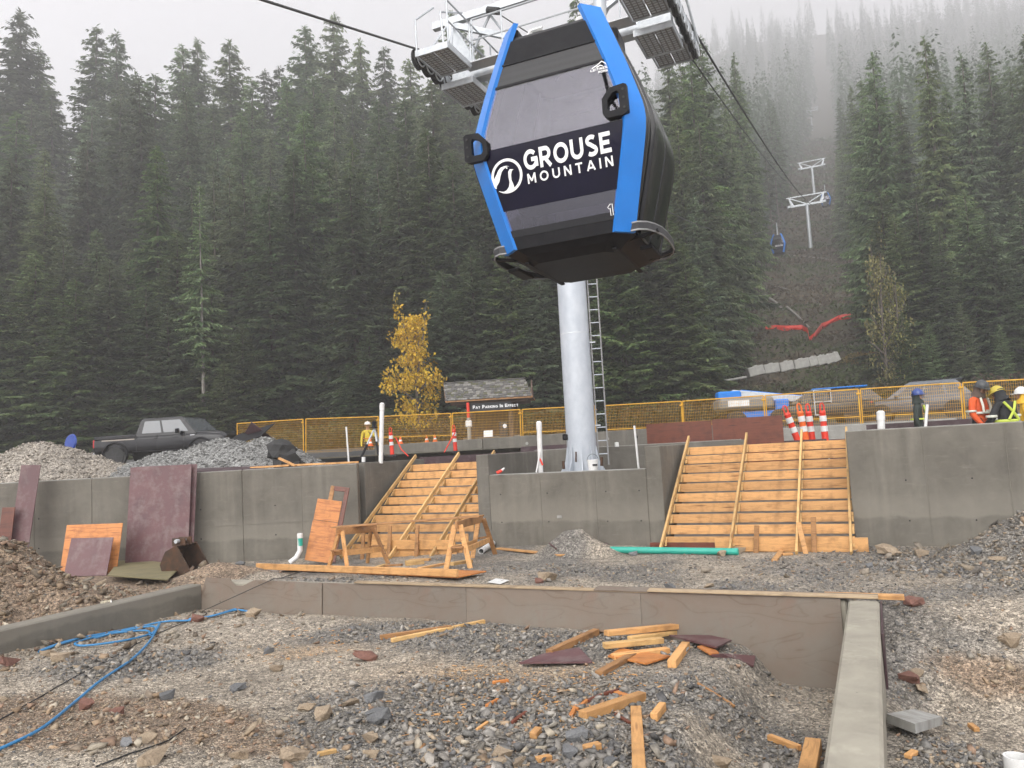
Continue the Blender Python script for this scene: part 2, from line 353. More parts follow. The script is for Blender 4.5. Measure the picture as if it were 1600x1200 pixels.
MAT['needles'] = leaf_mat('conifer_needles', .4)
MAT['leaves'] = leaf_mat('broad_leaves', .18); MAT['gold_leaves'] = leaf_mat('golden_leaves', 0, 0)
MAT['hill'] = pmat('hill_soil', (.075, .055, .04), (.05, .058, .028), .5, .95, c3=(.07, .06, .035), bmp=.8, bscale=6, bdist=.12, det=10)
MAT['asphalt'] = pmat('asphalt', (.06, .06, .06), (.085, .083, .08), 1.5, .7, bmp=.4, bscale=120)
def glass_mat(name, tint, refl=1.0):
    m, t, b = base_mat(name); t.nodes.remove(b)
    tr = N(t, 'ShaderNodeBsdfTransparent'); tr.inputs[0].default_value = (*tint, 1); gl = N(t, 'ShaderNodeBsdfGlossy'); gl.inputs['Roughness'].default_value = .03
    gl.inputs[0].default_value = (.95, .95, 1, 1)
    lw_ = N(t, 'ShaderNodeLayerWeight'); lw_.inputs[0].default_value = .5; pw = N(t, 'ShaderNodeMath'); pw.operation = 'POWER'; pw.inputs[1].default_value = 5.0; t.links.new(lw_.outputs['Facing'], pw.inputs[0])
    mu = N(t, 'ShaderNodeMath'); mu.operation = 'MULTIPLY_ADD'; mu.inputs[1].default_value = .9; mu.inputs[2].default_value = .045 * refl; mu.use_clamp = True
    t.links.new(pw.outputs[0], mu.inputs[0]); mx = N(t, 'ShaderNodeMixShader'); t.links.new(mu.outputs[0], mx.inputs[0]); t.links.new(tr.outputs[0], mx.inputs[1]); t.links.new(gl.outputs[0], mx.inputs[2])
    t.links.new(mx.outputs[0], t.nodes['Material Output'].inputs[0]); return m
MAT['cabin_glass'] = glass_mat('tinted_cabin_glass', (.72, .70, .79), 1.25)
MAT['car_glass'] = glass_mat('car_glass', (.12, .13, .14), 1.6)
def simple(name, c, rough=.5, metal=0.0, coat=0.0, emis=None):
    m, t, b = base_mat(name); b.inputs['Base Color'].default_value = (*c, 1); b.inputs['Roughness'].default_value = rough; b.inputs['Metallic'].default_value = metal; b.inputs['Coat Weight'].default_value = coat; return m
# ================================================================== SETTING: terrain
PILES = [  # (x, y, height, radius x, radius y, rotation)
    (-7.9, 11.6, 1.10, 1.9, 1.25, .3), (-10.4, 12.6, .9, 2.0, 1.6, 0), (-5.6, 14.3, .35, 1.1, .7, 0),        # earth heap left
    (1.05, 14.9, .46, .85, .5, -.4),                                                                          # small gravel heap by the pier
    (8.7, 11.9, .78, 1.7, 1.0, -.4), (11.3, 11.0, .75, 2.0, 1.2, -.4),                                        # rubble heap right
]
def gz(x, y):
    x = np.asarray(x, float); y = np.asarray(y, float)
    a = (x - P0.x) * UX.x + (y - P0.y) * UX.y; b = (x - P0.x) * VX.x + (y - P0.y) * VX.y
    plateau = .06 - .11 * sstep(-5, -1, b) - .17 * sstep(-6, -11, a) + .035 * fbm(x, y, 1.6, 3)
    inside = -.36 + .09 * sstep(-7.6, -6.2, b) * (1 - sstep(-3.5, -1, a)) + .055 * np.clip(-5.75 - b, 0, 6) + .05 * fbm(x, y, 1.3, 3, 4) + .07 * np.exp(-((a + 4.2) ** 2 / 3 + (b + 7.6) ** 2 / 1.6)) - .03
    tr = sstep(-1.25, -.55, a + .12 * fbm(x, y, .6, 2, 9)) * sstep(-10.2, -8.9, b)
    inside = inside - .42 * tr + .02 * fbm(x, y, .35, 2, 5)
    left = -.12 + .05 * fbm(x, y, .8, 3, 6); right = -.10 - .1 * sstep(-6.5, -9, b) + .06 * fbm(x, y, .9, 3, 7)
    pit = np.exp(-(((a - 1.35) / 1.0) ** 2 + ((b + 7.3) / 1.0) ** 2)); right = right - .52 * np.clip(pit * 1.5, 0, 1)
    mi = sstep(-9.85, -9.7, a) * (1 - sstep(.14, .28, a)) * (1 - sstep(-5.68, -5.52, b))
    mr = sstep(.14, .28, a) * (1 - sstep(-6.1, -5.0, b)); ml = (1 - sstep(-9.85, -9.7, a)) * (1 - sstep(-6.0, -5.0, b))
    z = plateau * (1 - np.clip(mi + mr + ml, 0, 1)) + inside * mi + right * mr + left * ml
    for (cx, cy, h, rx, ry, ro) in PILES:
        dx, dy = x - cx, y - cy; X = dx * cos(ro) + dy * sin(ro); Y = -dx * sin(ro) + dy * cos(ro)
        q = np.sqrt((X / rx) ** 2 + (Y / ry) ** 2) + .16 * fbm(x, y, .7, 2, 12)
        z = z + (1 - mi) * h * np.clip(1.18 - q, 0, 1) ** 1.15 * (1 + .12 * fbm(x, y, .4, 2, 3))
    return z + .008 * fbm(x, y, .14, 2, 2)
def gnd(px, py, z0=-.1):
    z = z0
    for _ in range(14):
        p = atz(px, py, z); z = .5 * z + .5 * float(gz(p.x, p.y))
    p = atz(px, py, z); return Vector((p.x, p.y, float(gz(p.x, p.y))))
# zones: 0 fine beige gravel, 1 crushed blue-grey, 2 brown earth
def zone(x, y):
    x = np.asarray(x, float); y = np.asarray(y, float)
    a = (x - P0.x) * UX.x + (y - P0.y) * UX.y; b = (x - P0.x) * VX.x + (y - P0.y) * VX.y
    n = fbm(x, y, 1.1, 3, 20); n2 = fbm(x, y, .6, 3, 24); ins = (a > -9.75) & (a < .2) & (b < -5.6)
    crush = .15 + .55 * n
    def blob(px, py, rx, ry, w): 
        p = atz(px, py, -.2); return w * np.exp(-(((x - p.x) / rx) ** 2 + ((y - p.y) / ry) ** 2))
    ci = -.25 + .35 * n + blob(250, 1030, 1.3, .8, 1.1) + blob(760, 1120, 1.5, 1.0, 1.3) + blob(950, 1170, .9, .7, 1.2) + blob(880, 995, 2.2, .8, .9) + blob(620, 980, 1.5, .6, .8) + blob(1000, 1070, .9, .5, .8) + blob(1260, 1130, .6, 1.3, 1.0) \
        - blob(440, 1030, 1.1, .9, .9) - blob(1120, 1130, .6, .8, .8)
    e = -.75 + .35 * n2 + blob(60, 1130, 1.6, 1.0, 1.4) + blob(260, 1150, 1.2, .6, 1.1) + blob(430, 1190, .8, .4, .8)
    crush = np.where(ins, ci, crush - .1); earth = np.where(ins, e, -.6)
    earth = np.where((a < -9.8) & (b < -3.2), .8 + n, earth); earth = earth + np.where((a > .3) & (b < -4.5), .1 + .75 * np.exp(-(((a - 1.2) / .9) ** 2 + ((b + 6.3) / .35) ** 2)) + .3 * n2, 0)
    rub = np.exp(-(((x - 9.2) / 2.6) ** 2 + ((y - 11.6) / 1.3) ** 2)); crush = np.where(ins, crush, crush + 1.2 * rub)
    return crush, earth
FINE, CRUSH, EARTH, SAW = np.array((.35, .302, .24)), np.array((.212, .196, .172)), np.array((.245, .18, .125)), np.array((.46, .29, .14))
def gcol(x, y):
    c, e = zone(x, y); k = sstep(-.15, .25, c)[..., None]; e = sstep(-.1, .25, e)[..., None]
    col = FINE * (1 - k) + CRUSH * k; col = col * (1 - e) + EARTH * e
    p = atz(770, 1055, -.2); s_ = np.exp(-(((x - p.x) / .9) ** 2 + ((y - p.y) / .5) ** 2)) + .8 * np.exp(-(((x - atz(480, 1010, -.2).x) / .5) ** 2 + ((y - atz(480, 1010, -.2).y) / .3) ** 2))
    s_ = np.clip(s_ * (1.0 + fbm(x, y, .3, 3, 31)), 0, 1)[..., None] * .6; col = col * (1 - s_) + SAW * s_
    return col * (1 + .18 * fbm(x, y, .5, 3, 33)[..., None])
xs = np.concatenate([np.arange(-40, -16, 1.0), np.arange(-16, 16, .09), np.arange(16, 40, 1.0)]); ys = np.concatenate([np.arange(-30, .5, 1.5), np.arange(.5, 20.5, .09)])
GX, GY = np.meshgrid(xs, ys); GZ = gz(GX, GY); vv = np.stack([GX, GY, GZ], -1).reshape(-1, 3); nx, ny = len(xs), len(ys)
ii = (np.arange(ny - 1)[:, None] * nx + np.arange(nx - 1)).ravel(); ff = np.stack([ii, ii + 1, ii + nx + 1, ii + nx], 1)
me = arr_mesh('ground', vv, ff, MAT['ground'], gcol(vv[:, 0], vv[:, 1]), True, 4)
tag(link('ground', me), 'grey gravel and brown earth of the building site', None, None, 'structure')

# hillside: from the parking lot up the mountain
def hz(x, y):
    x = np.asarray(x, float); y = np.asarray(y, float)
    yy = y + .10 * x
    p = np.interp(yy, [20, 41, 46, 55, 66, 85, 110, 145, 202, 450, 780, 900], [2.0, 2.3, 2.9, 5.0, 8.5, 15.5, 24, 36.5, 63, 176, 385, 470])
    r = x / np.maximum(y, 1); f = .66 + .34 * sstep(-.05, .36, r); f = 1 - (1 - f) * sstep(100, 220, y)
    z = 2 + (p - 2) * f + sstep(46, 60, y) * .9 * fbm(x, y, 9, 3, 40) + .3 * sstep(44, 50, y) * fbm(x, y, 2.5, 2, 44)
    cutr = np.exp(-((x - (1.5 + (y - 17.5) * .4519)) / 9) ** 2); return z + .7 * cutr * sstep(50, 70, y) * fbm(x, y, 5, 3, 47)
def pix(p):
    d = Vector(p) - Vector((0, 0, EYE)); w_ = d.dot(_f); return 800 + FPX * d.dot(CR) / w_, 600 - FPX * d.dot(CU) / w_
def hpt(px, py, y0=50, y1=420):                # where the sight line meets the hill
    y = y0
    while y < y1:
        p = at(px, py, y)
        if float(hz(p.x, p.y)) >= p.z: return Vector((p.x, p.y, float(hz(p.x, p.y))))
        y += .4
    return at(px, py, y1)
hx = np.concatenate([np.arange(-420, -80, 20.), np.arange(-80, 140, 2.0), np.arange(140, 700, 20.)]); hy = np.concatenate([np.arange(24, 120, 1.5), np.arange(120, 260, 4.), np.arange(260, 860, 20.)])
HX, HY = np.meshgrid(hx, hy); HZ = hz(HX, HY); vv = np.stack([HX, HY, HZ], -1).reshape(-1, 3); nx, ny = len(hx), len(hy)
ii = (np.arange(ny - 1)[:, None] * nx + np.arange(nx - 1)).ravel(); ff = np.stack([ii, ii + 1, ii + nx + 1, ii + nx], 1)
tag(link('hillside', arr_mesh('hillside', vv, ff, MAT['hill'], None, True, 4)), 'steep forested mountainside with a cleared lift line', None, None, 'structure')

# terraces of fill behind the walls, and the road
def slab(name, pts, z0, z1, mat, label, rough=.05, n=0):
    mb = MB(); mb.prism([(p.x, p.y) for p in pts], 1, lambda x, y, d: Vector((x, y, z0 if d == 0 else z1))); return tag(mb.build(name, mat), label, None, None, 'structure')
LW0, LW1 = Vector((-24, 17.4, 0)), Vector((-3.72, 18.0, 0))         # left wall front line
MAT['fill'] = pmat('fill_gravel', (.27, .25, .22), (.17, .17, .165), 6, .9, c3=(.22, .2, .17), bmp=.8, bscale=50, bdist=.02)
slab('terrace_left', [LW0 + Vector((0, .4, 0)), LW1 + Vector((-.1, .4, 0)), S(-10.45, 3.2), S(-10.2, 7.4), Vector((-24, 29, 0))], -1, 1.35, MAT['fill'], 'gravel terrace behind the left wall')
slab('terrace_right', [S(.4, .4), S(16, .4), S(16, 7.2), S(.25, 7.2), S(.25, 2.4)], -1, 1.05, MAT['fill'], 'gravel terrace behind the right wall')
slab('terrace_back', [S(-10.2, 2.95), S(.2, 2.95), S(.2, 7.2), S(-10.2, 7.4)], -1, 1.25, MAT['fill'], 'gravel terrace behind the stairs')
rd = [S(-34, 7.6), S(24, 7.6), Vector((60, 44.5, 0)), Vector((-60, 44.5, 0))]
roadz = lambda y: 2.03 + .03 * max(0, y - 24)
mb = MB(); mb.add([Vector((p.x, p.y, .5)) for p in rd] + [Vector((p.x, p.y, roadz(p.y))) for p in rd], [(3, 2, 1, 0), (4, 5, 6, 7), (0, 1, 5, 4), (1, 2, 6, 5), (2, 3, 7, 6), (3, 0, 4, 7)]); tag(mb.build('road', MAT['asphalt']), 'wet asphalt parking lot behind the fence', None, None, 'structure')

# ================================================================== retaining walls
def wall(parts, name, label, cat='wall', mat='concrete'):
    t = thing(name, label, cat, parts[0][1])
    return t
def wallbox(name, a0, a1, b0, b1, z0, z1, mat, parent=None, ch=.012):
    mb = MB(); mb.box((0, 0, (z1 - z0) / 2), (a1 - a0, b1 - b0, z1 - z0), None, ch)
    o = mb.build(name, mat, parent, S((a0 + a1) / 2, (b0 + b1) / 2, z0) if parent is None else ((a0 + a1) / 2, (b0 + b1) / 2, z0), RZ if parent is None else 0); return o
# left wall (runs square to the view), with return beside the stairs
lw = thing('retaining_wall', 'long grey concrete retaining wall behind the leaning purple panel', 'wall', (LW1.x, LW1.y, -.6))
d = (LW1 - LW0).normalized(); ang = math.atan2(d.y, d.x)
Lw = (LW1 - LW0).length; segs = [0, 2.66, 6.1, 10.4, 14.6, Lw]
for i in range(5):
    mb = MB(); x0, x1 = -segs[i], -segs[i + 1]; mb.box(((x0 + x1) / 2, .15, 1.235), (abs(x1 - x0) - .004, .3 - .004 * (i % 2), 2.47), None, .01)
    tag(mb.build('wall_segment', MAT['concrete'], lw, (0, 0, 0), ang), None)
    mb = MB(); mb.box(((x0 + x1) / 2, .15, 2.478), (abs(x1 - x0) - .05, .27, .012)); mb.build('lime_cap', MAT['lime'], lw, (0, 0, 0), ang)
    for zz in (.95, 1.62):
        for k in range(2):
            xx = x0 + (x1 - x0) * (.28 + .44 * k); mb = MB(); mb.cyl((xx, -.004, zz), (xx, .01, zz), .016, 8); mb.build('tie_hole', MAT['black_matte'], lw, (0, 0, 0), ang)
mb = MB(); mb.box((0, 1.55, 1.24), (.3, 2.7, 2.5), None, .01); mb.build('return_wall', MAT['concrete_wet'], lw, (-.12, 0.28, 0), RZ)
# pier round the tower foot
PA0, PA1 = -7.55, -3.42
pier = thing('tower_pier', 'open concrete box around the foot of the steel lift tower', 'pier', S((PA0 + PA1) / 2, 0, -.4), RZ)
def pbox(name, a0, a1, b0, b1, z0, z1, mat, ch=.012):
    mb = MB(); c = (PA0 + PA1) / 2; mb.box(((a0 + a1) / 2 - c, (b0 + b1) / 2, (z0 + z1) / 2 + .4), (a1 - a0, b1 - b0, z1 - z0), None, ch); return mb.build(name, mat, pier)
pbox('front_wall', PA0 + .302, PA1 - .302, .0, .3, -.4, 1.47, MAT['concrete']); pbox('front_lime_cap', PA0 + .32, PA1 - .32, .02, .29, 1.471, 1.482, MAT['lime'])
pbox('side_wall', PA0, PA0 + .3, .003, 3.3, -.4, 1.93, MAT['concrete_wet']); pbox('side_wall', PA1 - .3, PA1 + .02, -.003, 2.3, -.4, 1.92, MAT['concrete'])
pbox('back_wall', PA0 + .302, PA1 + 1.2, 3.0, 3.3, -.4, 1.95, MAT['concrete_wet']); pbox('back_lime_cap', PA0 + .1, PA1 + 1.1, 3.02, 3.28, 1.951, 1.961, MAT['lime'])
pbox('fill', PA0 + .302, PA1 - .302, .302, 2.998, -.3, 1.28, MAT['fill'], 0)
for px, py in ((880, 812), (775, 800), (956, 750)):
    pass
mb = MB(); c = (PA0 + PA1) / 2; mb.box((-.15, -.004, .95), (.11, .02, .06), None, .004); mb.build('form_tie_patch', MAT['lime'], pier)
for xx in (-1.5, -.4, .9, 1.6):
    for zz in (.85, 1.45):
        mb = MB(); mb.cyl((xx, -.003, zz), (xx, .02, zz), .014, 8); mb.build('tie_hole', MAT['black_matte'], pier)
# right wall
rw = thing('retaining_wall', 'tall grey concrete retaining wall on the right below the workers', 'wall', S(0, 0, -.4), RZ)
rsegs = [0, 2.72, 6.4, 12]
for i in range(3):
    mb = MB(); mb.box(((rsegs[i] + rsegs[i + 1]) / 2, .15, 1.2), (rsegs[i + 1] - rsegs[i] - .006, .3 - .004 * (i % 2), 2.4), None, .012); mb.build('wall_segment', MAT['concrete'], rw)
    mb = MB(); mb.box(((rsegs[i] + rsegs[i + 1]) / 2, .15, 2.406), (rsegs[i + 1] - rsegs[i] - .03, .27, .012)); mb.build('lime_cap', MAT['lime'], rw)
mb = MB(); mb.box((.15, 1.35, 1.2), (.3, 2.1, 2.4), None, .012); mb.build('return_wall', MAT['concrete'], rw)
for xx in (.9, 1.9, 3.5, 4.6):
    for zz in (.8, 1.5):
        mb = MB(); mb.cyl((xx, -.003, zz), (xx, .02, zz), .014, 8); mb.build('tie_hole', MAT['black_matte'], rw)
# back wall along the road, with the dark form plywood in front of it
bw = thing('road_wall', 'low concrete wall along the road below the yellow fence', 'wall', S(-4, 7.4, 1.0), RZ)
for i, (a0, a1, zt, mt) in enumerate(((-15.5, -11.2, 2.42, 'concrete_wet'), (-11.2, -8.2, 2.43, 'concrete_wet'), (-8.2, -2.0, 2.41, 'concrete_wet'), (-2.0, 2.4, 2.19, 'concrete_pale'), (2.4, 5.5, 2.13, 'concrete_pale'), (5.5, 20, 2.0, 'concrete_pale'))):
    mb = MB(); mb.box(((a0 + a1) / 2 + 4, .15, (zt - 1) / 2), (a1 - a0 - .015, .3, zt - 1), None, .015); mb.build('wall_segment', MAT[mt], bw)
for a_ in (-9.6, -7.6, -6.9, -6.0, -4.7, -3.2):
    mb = MB(); mb.cyl((a_ + 4, -.02, 1.18), (a_ + 4, .01, 1.18), .05, 8); mb.build('tie_cone', MAT['lime'] if a_ < -6.5 else MAT['black_matte'], bw)
for i, (a0, a1, b, z0, z1, lab) in enumerate(((-11.9, -7.2, 4.6, 1.2, 1.93, 'dark purple form panel standing behind the left stairs'), (-9.0, -6.6, 5.6, 1.2, 2.08, 'dark form panel with a split board between pier and road wall'),
        (-2.7, -.55, 4.3, 1.1, 1.86, 'dark purple form panel behind the right stairs, nearer the tower'), (-.5, 1.6, 4.2, 1.1, 1.84, 'reddish form panel behind the red posts'), (.3, 2.6, 6.2, 1.1, 2.14, 'dark form panel behind the blue-helmeted worker'))):
    mb = MB(); mb.box((0, 0, (z1 - z0) / 2), (a1 - a0, .02, z1 - z0), None, .003); tag(mb.build('leaning_formwork', MAT['formply_dark'], None, S((a0 + a1) / 2, b, z0), RZ), lab, 'form panel', 'form panels behind the walls')
mb = MB(); mb.box((0, 0, .02), (4.2, .14, .04), None, .004); tag(mb.build('timber_ledge', MAT['lumber'], None, S(4.3, 3.6, 1.93), RZ), 'light timber rail behind the workers', 'timber')
mb = MB(); mb.box((0, 0, 1.0), (4.2, .05, 2.0), None, .004); tag(mb.build('leaning_formwork', MAT['formply_dark'], None, S(4.3, 3.72, .9 - .97), RZ), 'pale grey form panel under the timber rail behind the workers', 'form panel', 'form panels behind the walls')
# red-stained plywood standing right of the tower
rp = thing('red_plywood_wall', 'two dark red plywood sheets standing right of the tower foot', 'plywood', S(-2.9, 4.1, 1.2), RZ)
for i in range(2):
    mb = MB(); mb.box((-1.05 + 1.66 * i, 0, .63), (1.64, .02, 1.26 + .02 * i), None, .003); mb.build('plywood_sheet', MAT['ply_red'], rp)

# ================================================================== stair forms
def stairs(name, label, a0, a1, b0, run, n, z0, rise, stringers, offs=0.0):
    t = thing(name, label, 'stair form', S(a0, b0, z0), RZ); Wd = a1 - a0; tread = run / n
    for i in range(n):                                   # riser boards, cut between the stringers
        y = i * tread; zb = i * rise + .02; edges = [0] + [s_ for s_ in stringers if 0 < s_ < Wd] + [Wd]
        mb = MB(); mb.box((0, 0, 0), (Wd - .01 - .01 * (i % 3), .038, rise * .93), None, .004)
        mb.build('riser_board', MAT['lumber'], t, (Wd / 2, y + .02, zb + rise * .47), 0, rot=(radians(-4), 0, radians(random.uniform(-.15, .15))))
    sl_ = math.hypot(run, n * rise); pitch = math.atan2(n * rise, run)
    for s_ in stringers:                                 # brace running up in front of the risers
        mb = MB(); mb.box((0, 0, 0), (sl_ + .5, .042, .09), None, .004); o = mb.build('stringer', MAT['lumber_pale'], t)
        o.rotation_euler = Matrix.Rotation(0, 3, 'Z').to_euler()
        R_ = Matrix(((0, 0, 0), (0, 0, 0), (0, 0, 0)))
        x = Vector((0, cos(pitch), sin(pitch))); y_ = Vector((-1, 0, 0)); z_ = x.cross(y_)
        o.matrix_local = Matrix.Translation((s_, run / 2 - tread * .5 - .1, n * rise / 2 + .10)) @ Matrix((x, y_, z_)).transposed().to_4x4()
        for i in range(n):                               # cleats nailed at each riser
            mb = MB(); zz = i * rise + .02; y = i * tread
            mb.prism([(y - tread * .62, zz + .02), (y + .002, zz + .02), (y + .002, zz + rise * .9), (y - tread * .05, zz + rise * .9)], .03, lambda p, q, d_: Vector((s_ + .024 + d_, p, q)))
            mb.build('cleat', MAT['lumber_pale'], t)
    mb = MB(); mb.prism([(-.25, -.25), (run + .1, -.25), (run + .1, n * rise - .42), (run - .1, n * rise - .45), (.25, -.2)], Wd - .02, lambda p, q, d_: Vector((.01 + d_, p + .06, q)))
    mb.build('earth_ramp', MAT['fill'], t)
    return t
st = stairs('stair_form', 'unfinished timber stair form on the right between pier and tall wall', -3.30, .03, -.62, 2.75, 10, .02, .181, [.03, 1.28, 2.40, 3.26])
mb = MB(); mb.box((0, 0, 0), (2.55, .04, .24), None, .004); mb.build('toe_board', MAT['lumber'], st, (2.25, -.1, .06))
mb = MB(); mb.box((0, 0, 0), (2.4, .04, .22), None, .004); mb.build('toe_board', MAT['ply_red'], st, (.95, -.05, -.02))
for (x, y, z, L, rx, ry) in ((1.72, -.17, .16, .5, 0, 6), (2.5, -.25, .16, .62, 18, -10), (2.68, -.17, .24, .6, 3, 3)):
    mb = MB(); mb.box((0, 0, 0), (.085, .04, L), None, .004); mb.build('stake', MAT['lumber_old'] if x != 2.5 else MAT['lumber'], st, (x, y, z), 0, rot=(radians(-rx), radians(ry), 0))
st2 = stairs('stair_form', 'unfinished timber stair form on the left behind the sawhorses', -10.45, -7.58, -.75, 2.85, 10, -.12, .187, [.04, 1.33, 2.34])
for k, zz in enumerate((.06, .26)):
    mb = MB(); mb.box((0, 0, 0), (2.2, .04, .2), None, .004); mb.build('toe_board', MAT['lumber'], st2, (1.7, -.12 - .05 * k, zz - .05))
for x in (1.2, 1.9, .5):
    mb = MB(); mb.box((0, 0, 0), (.085, .04, .75), None, .004); mb.build('stake', MAT['lumber_old'], st2, (x, -.24, .25), 0, rot=(radians(-6), radians(2), 0))

# ================================================================== footing box in the foreground
fb = thing('footing_form', 'low concrete footing box with weathered plywood form at the back', 'footing', S(-4.8, -5.75, -.9), RZ)
O = lambda a_, b_, z: (a_ + 4.8, b_ + 5.75, z + .9)
mb = MB(); mb.box(O(.215, -8.7, -.38), (.31, 5.9, 1.06), None, .022); mb.build('footing_wall', MAT['concrete_light'], fb)
mb = MB(); mb.box(O(-9.8, -8.75, -.4), (.3, 5.96, 1.0), None, .02); mb.build('footing_wall', MAT['concrete'], fb)
mb = MB(); mb.box(O(-4.79, -5.585, -.42), (9.66, .26, 1.1), None, .02); mb.build('footing_wall', MAT['concrete_light'], fb)
px_ = [-9.55, -7.2, -4.75, -2.3, -.02]
for i in range(4):
    a0, a1 = px_[i], px_[i + 1]; mb = MB()
    if i == 0:
        c = O(0, -5.75, 0); poly = [(a0 - .35, -.75), (a1 - .004, -.75), (a1 - .004, .17), (a0 + 1.02, .185), (a0 + .92, .15), (a0 + .78, .09), (a0 + .62, .09), (a0 + .52, .16), (a0 + .5, .2), (a0 - .02, .2)]
        mb.prism(poly, .022, lambda p, q, d_: Vector(O(p, -5.75 - d_, q)))
    else: mb.box(O((a0 + a1) / 2, -5.745, -.44 + .012 * (i == 2)), (a1 - a0 - .002, .022, 1.22), None, .003)
    o = mb.build('plywood_sheet', MAT['ply_grain'], fb); o.data.transform(Matrix.Translation((-(a0 + a1) / 2 - 4.8, 0, -.9))); o.location = ((a0 + a1) / 2 + 4.8, 0, .9); o.rotation_euler = (radians(-3), 0, 0)
for (a0, a1, b, z, w_, h_, mt) in ((-6.6, -2.2, -5.72, .185, .10, .022, 'lumber_grey'), (-2.2, .36, -5.72, .19, .12, .02, 'lumber_grey'), (-2.9, .36, -5.66, .18, .2, .018, 'ply_grain'), (-.2, .62, -5.5, .15, .09, .05, 'lumber')):
    mb = MB(); mb.box((0, 0, 0), (a1 - a0, w_, h_), None, .003); mb.build('cap_board', MAT[mt], fb, O((a0 + a1) / 2, b, z), 0, rot=(radians(3), radians(.25), radians(.3)))
mb = MB(); mb.box((0, 0, 0), (.02, 1.5, .5), None, .003); mb.build('plywood_sheet', MAT['formply_dark'], fb, O(.385, -6.4, -.12))
# faint fins left by the form panel joints
def fins(parent, xs_, zs_, L0, L1, H0, H1, rz_, mat='lime'):
    for x in xs_:
        mb = MB(); mb.box((x, -.003, (H0 + H1) / 2), (.007, .008, H1 - H0)); mb.build('form_joint', MAT['joint'], parent, (0, 0, 0), rz_)
    for z in zs_:
        mb = MB(); mb.box(((L0 + L1) / 2, -.003, z), (abs(L1 - L0), .008, .007)); mb.build('form_joint', MAT['joint'], parent, (0, 0, 0), rz_)
MAT['joint'] = pmat('form_joint_line', (.165, .152, .126), (.205, .19, .158), 2, .85)
fins(lw, [-1.3, -3.9, -5.2, -7.4, -8.7, -11.6], [1.22], -.05, -13, .05, 2.45, ang)
fins(rw, [1.22, 2.44, 3.9], [], .05, 8, .05, 2.36, 0)
fins(pier, [-.55, .68], [], -1.75, 1.75, .05, 1.86, 0)
# ================================================================== stroke lettering (flat print)
def arc(cx, cy, rx, ry, a0, a1, n=18): return [(cx + rx * cos(radians(a0 + (a1 - a0) * i / n)), cy + ry * sin(radians(a0 + (a1 - a0) * i / n))) for i in range(n + 1)]
def glyphs(w):
    h = w / 2; lo, hi = h, 1 - h; G = {}
    G['O'] = (1.02, [arc(.51, .5, .51 - h, .5 - h, 0, 360, 36)])
    G['G'] = (.98, [arc(.5, .5, .5 - h, .5 - h, 42, 338, 30), [(.5 + (.5 - h), .12), (.5 + (.5 - h), .54)], [(.54, .5), (.985, .5)]])
    G['R'] = (.84, [[(h, 0), (h, 1)], [(0, hi), (.42, hi)] + arc(.42, .655, .33 - h + .04, .345 - h, 90, -90, 14) + [(0, .31 + h)], [(.42, .36), (.74, 0)]])
    G['U'] = (.88, [[(h, 1), (h, .42)] + arc(.44, .42, .44 - h, .42 - h, 180, 360, 18) + [(.88 - h, 1)]])
    G['S'] = (.80, [arc(.41, .735, .35 - h + .03, .265 - h + .02, 40, 250, 16) + arc(.40, .265, .37 - h + .03, .265 - h + .02, 70, -140, 16)[1:]])
    G['E'] = (.74, [[(h, 0), (h, 1)], [(0, lo), (.74, lo)], [(0, hi), (.73, hi)], [(0, .5), (.64, .5)]])
    G['M'] = (1.0, [[(h, 0), (h, 1)], [(1 - h, 0), (1 - h, 1)], [(h * 1.1, .99), (.5, .25)], [(1 - h * 1.1, .99), (.5, .25)]])
    G['N'] = (.86, [[(h, 0), (h, 1)], [(.86 - h, 0), (.86 - h, 1)], [(h * 1.1, .97), (.86 - h * 1.1, .03)]])
    G['T'] = (.8, [[(.4, 0), (.4, 1)], [(0, hi), (.8, hi)]])
    G['A'] = (.96, [[(h * .7, 0), (.48, .97)], [(.96 - h * .7, 0), (.48, .97)], [(.2, .27), (.76, .27)]])
    G['I'] = (w, [[(h, 0), (h, 1)]]); G['L'] = (.66, [[(h, 0), (h, 1)], [(0, lo), (.66, lo)]])
    G['P'] = (.78, [[(h, 0), (h, 1)], [(0, hi), (.4, hi)] + arc(.4, .64, .36 - h, .36 - h, 90, -90, 12) + [(0, .28 + h)]])
    G['Y'] = (.86, [[(.43, 0), (.43, .45)], [(h, 1), (.43, .42)], [(.86 - h, 1), (.43, .42)]]); G['K'] = (.82, [[(h, 0), (h, 1)], [(.76, 1), (h, .38)], [(.3, .58), (.78, 0)]])
    G['F'] = (.7, [[(h, 0), (h, 1)], [(0, hi), (.7, hi)], [(0, .5), (.6, .5)]]); G['C'] = (.94, [arc(.5, .5, .5 - h, .5 - h, 45, 315, 26)]); G[' '] = (.4, [])
    return G
def ribbon(mb, pts, w, fr, layer):
    pts2 = [pts[0]]
    for p in pts[1:]:                                   # subdivide so that the print follows its surface
        q = pts2[-1]; n = max(1, int(math.hypot(p[0] - q[0], p[1] - q[1]) / .22))
        pts2 += [(q[0] + (p[0] - q[0]) * i / n, q[1] + (p[1] - q[1]) * i / n) for i in range(1, n + 1)]
    vs = []; m = len(pts2)
    cl = math.hypot(pts2[0][0] - pts2[-1][0], pts2[0][1] - pts2[-1][1]) < 1e-6
    for i, (x, y) in enumerate(pts2):
        a_ = pts2[i - 1] if i else (pts2[-2] if cl else pts2[0]); b_ = pts2[i + 1] if i < m - 1 else (pts2[1] if cl else pts2[-1])
        tx, ty = b_[0] - a_[0], b_[1] - a_[1]; l = math.hypot(tx, ty) or 1; nx_, ny_ = -ty / l * w / 2, tx / l * w / 2
        vs += [fr(x + nx_, y + ny_, layer), fr(x - nx_, y - ny_, layer)]
    mb.add(vs, [(2 * i, 2 * i + 1, 2 * i + 3, 2 * i + 2) for i in range(m - 1)])
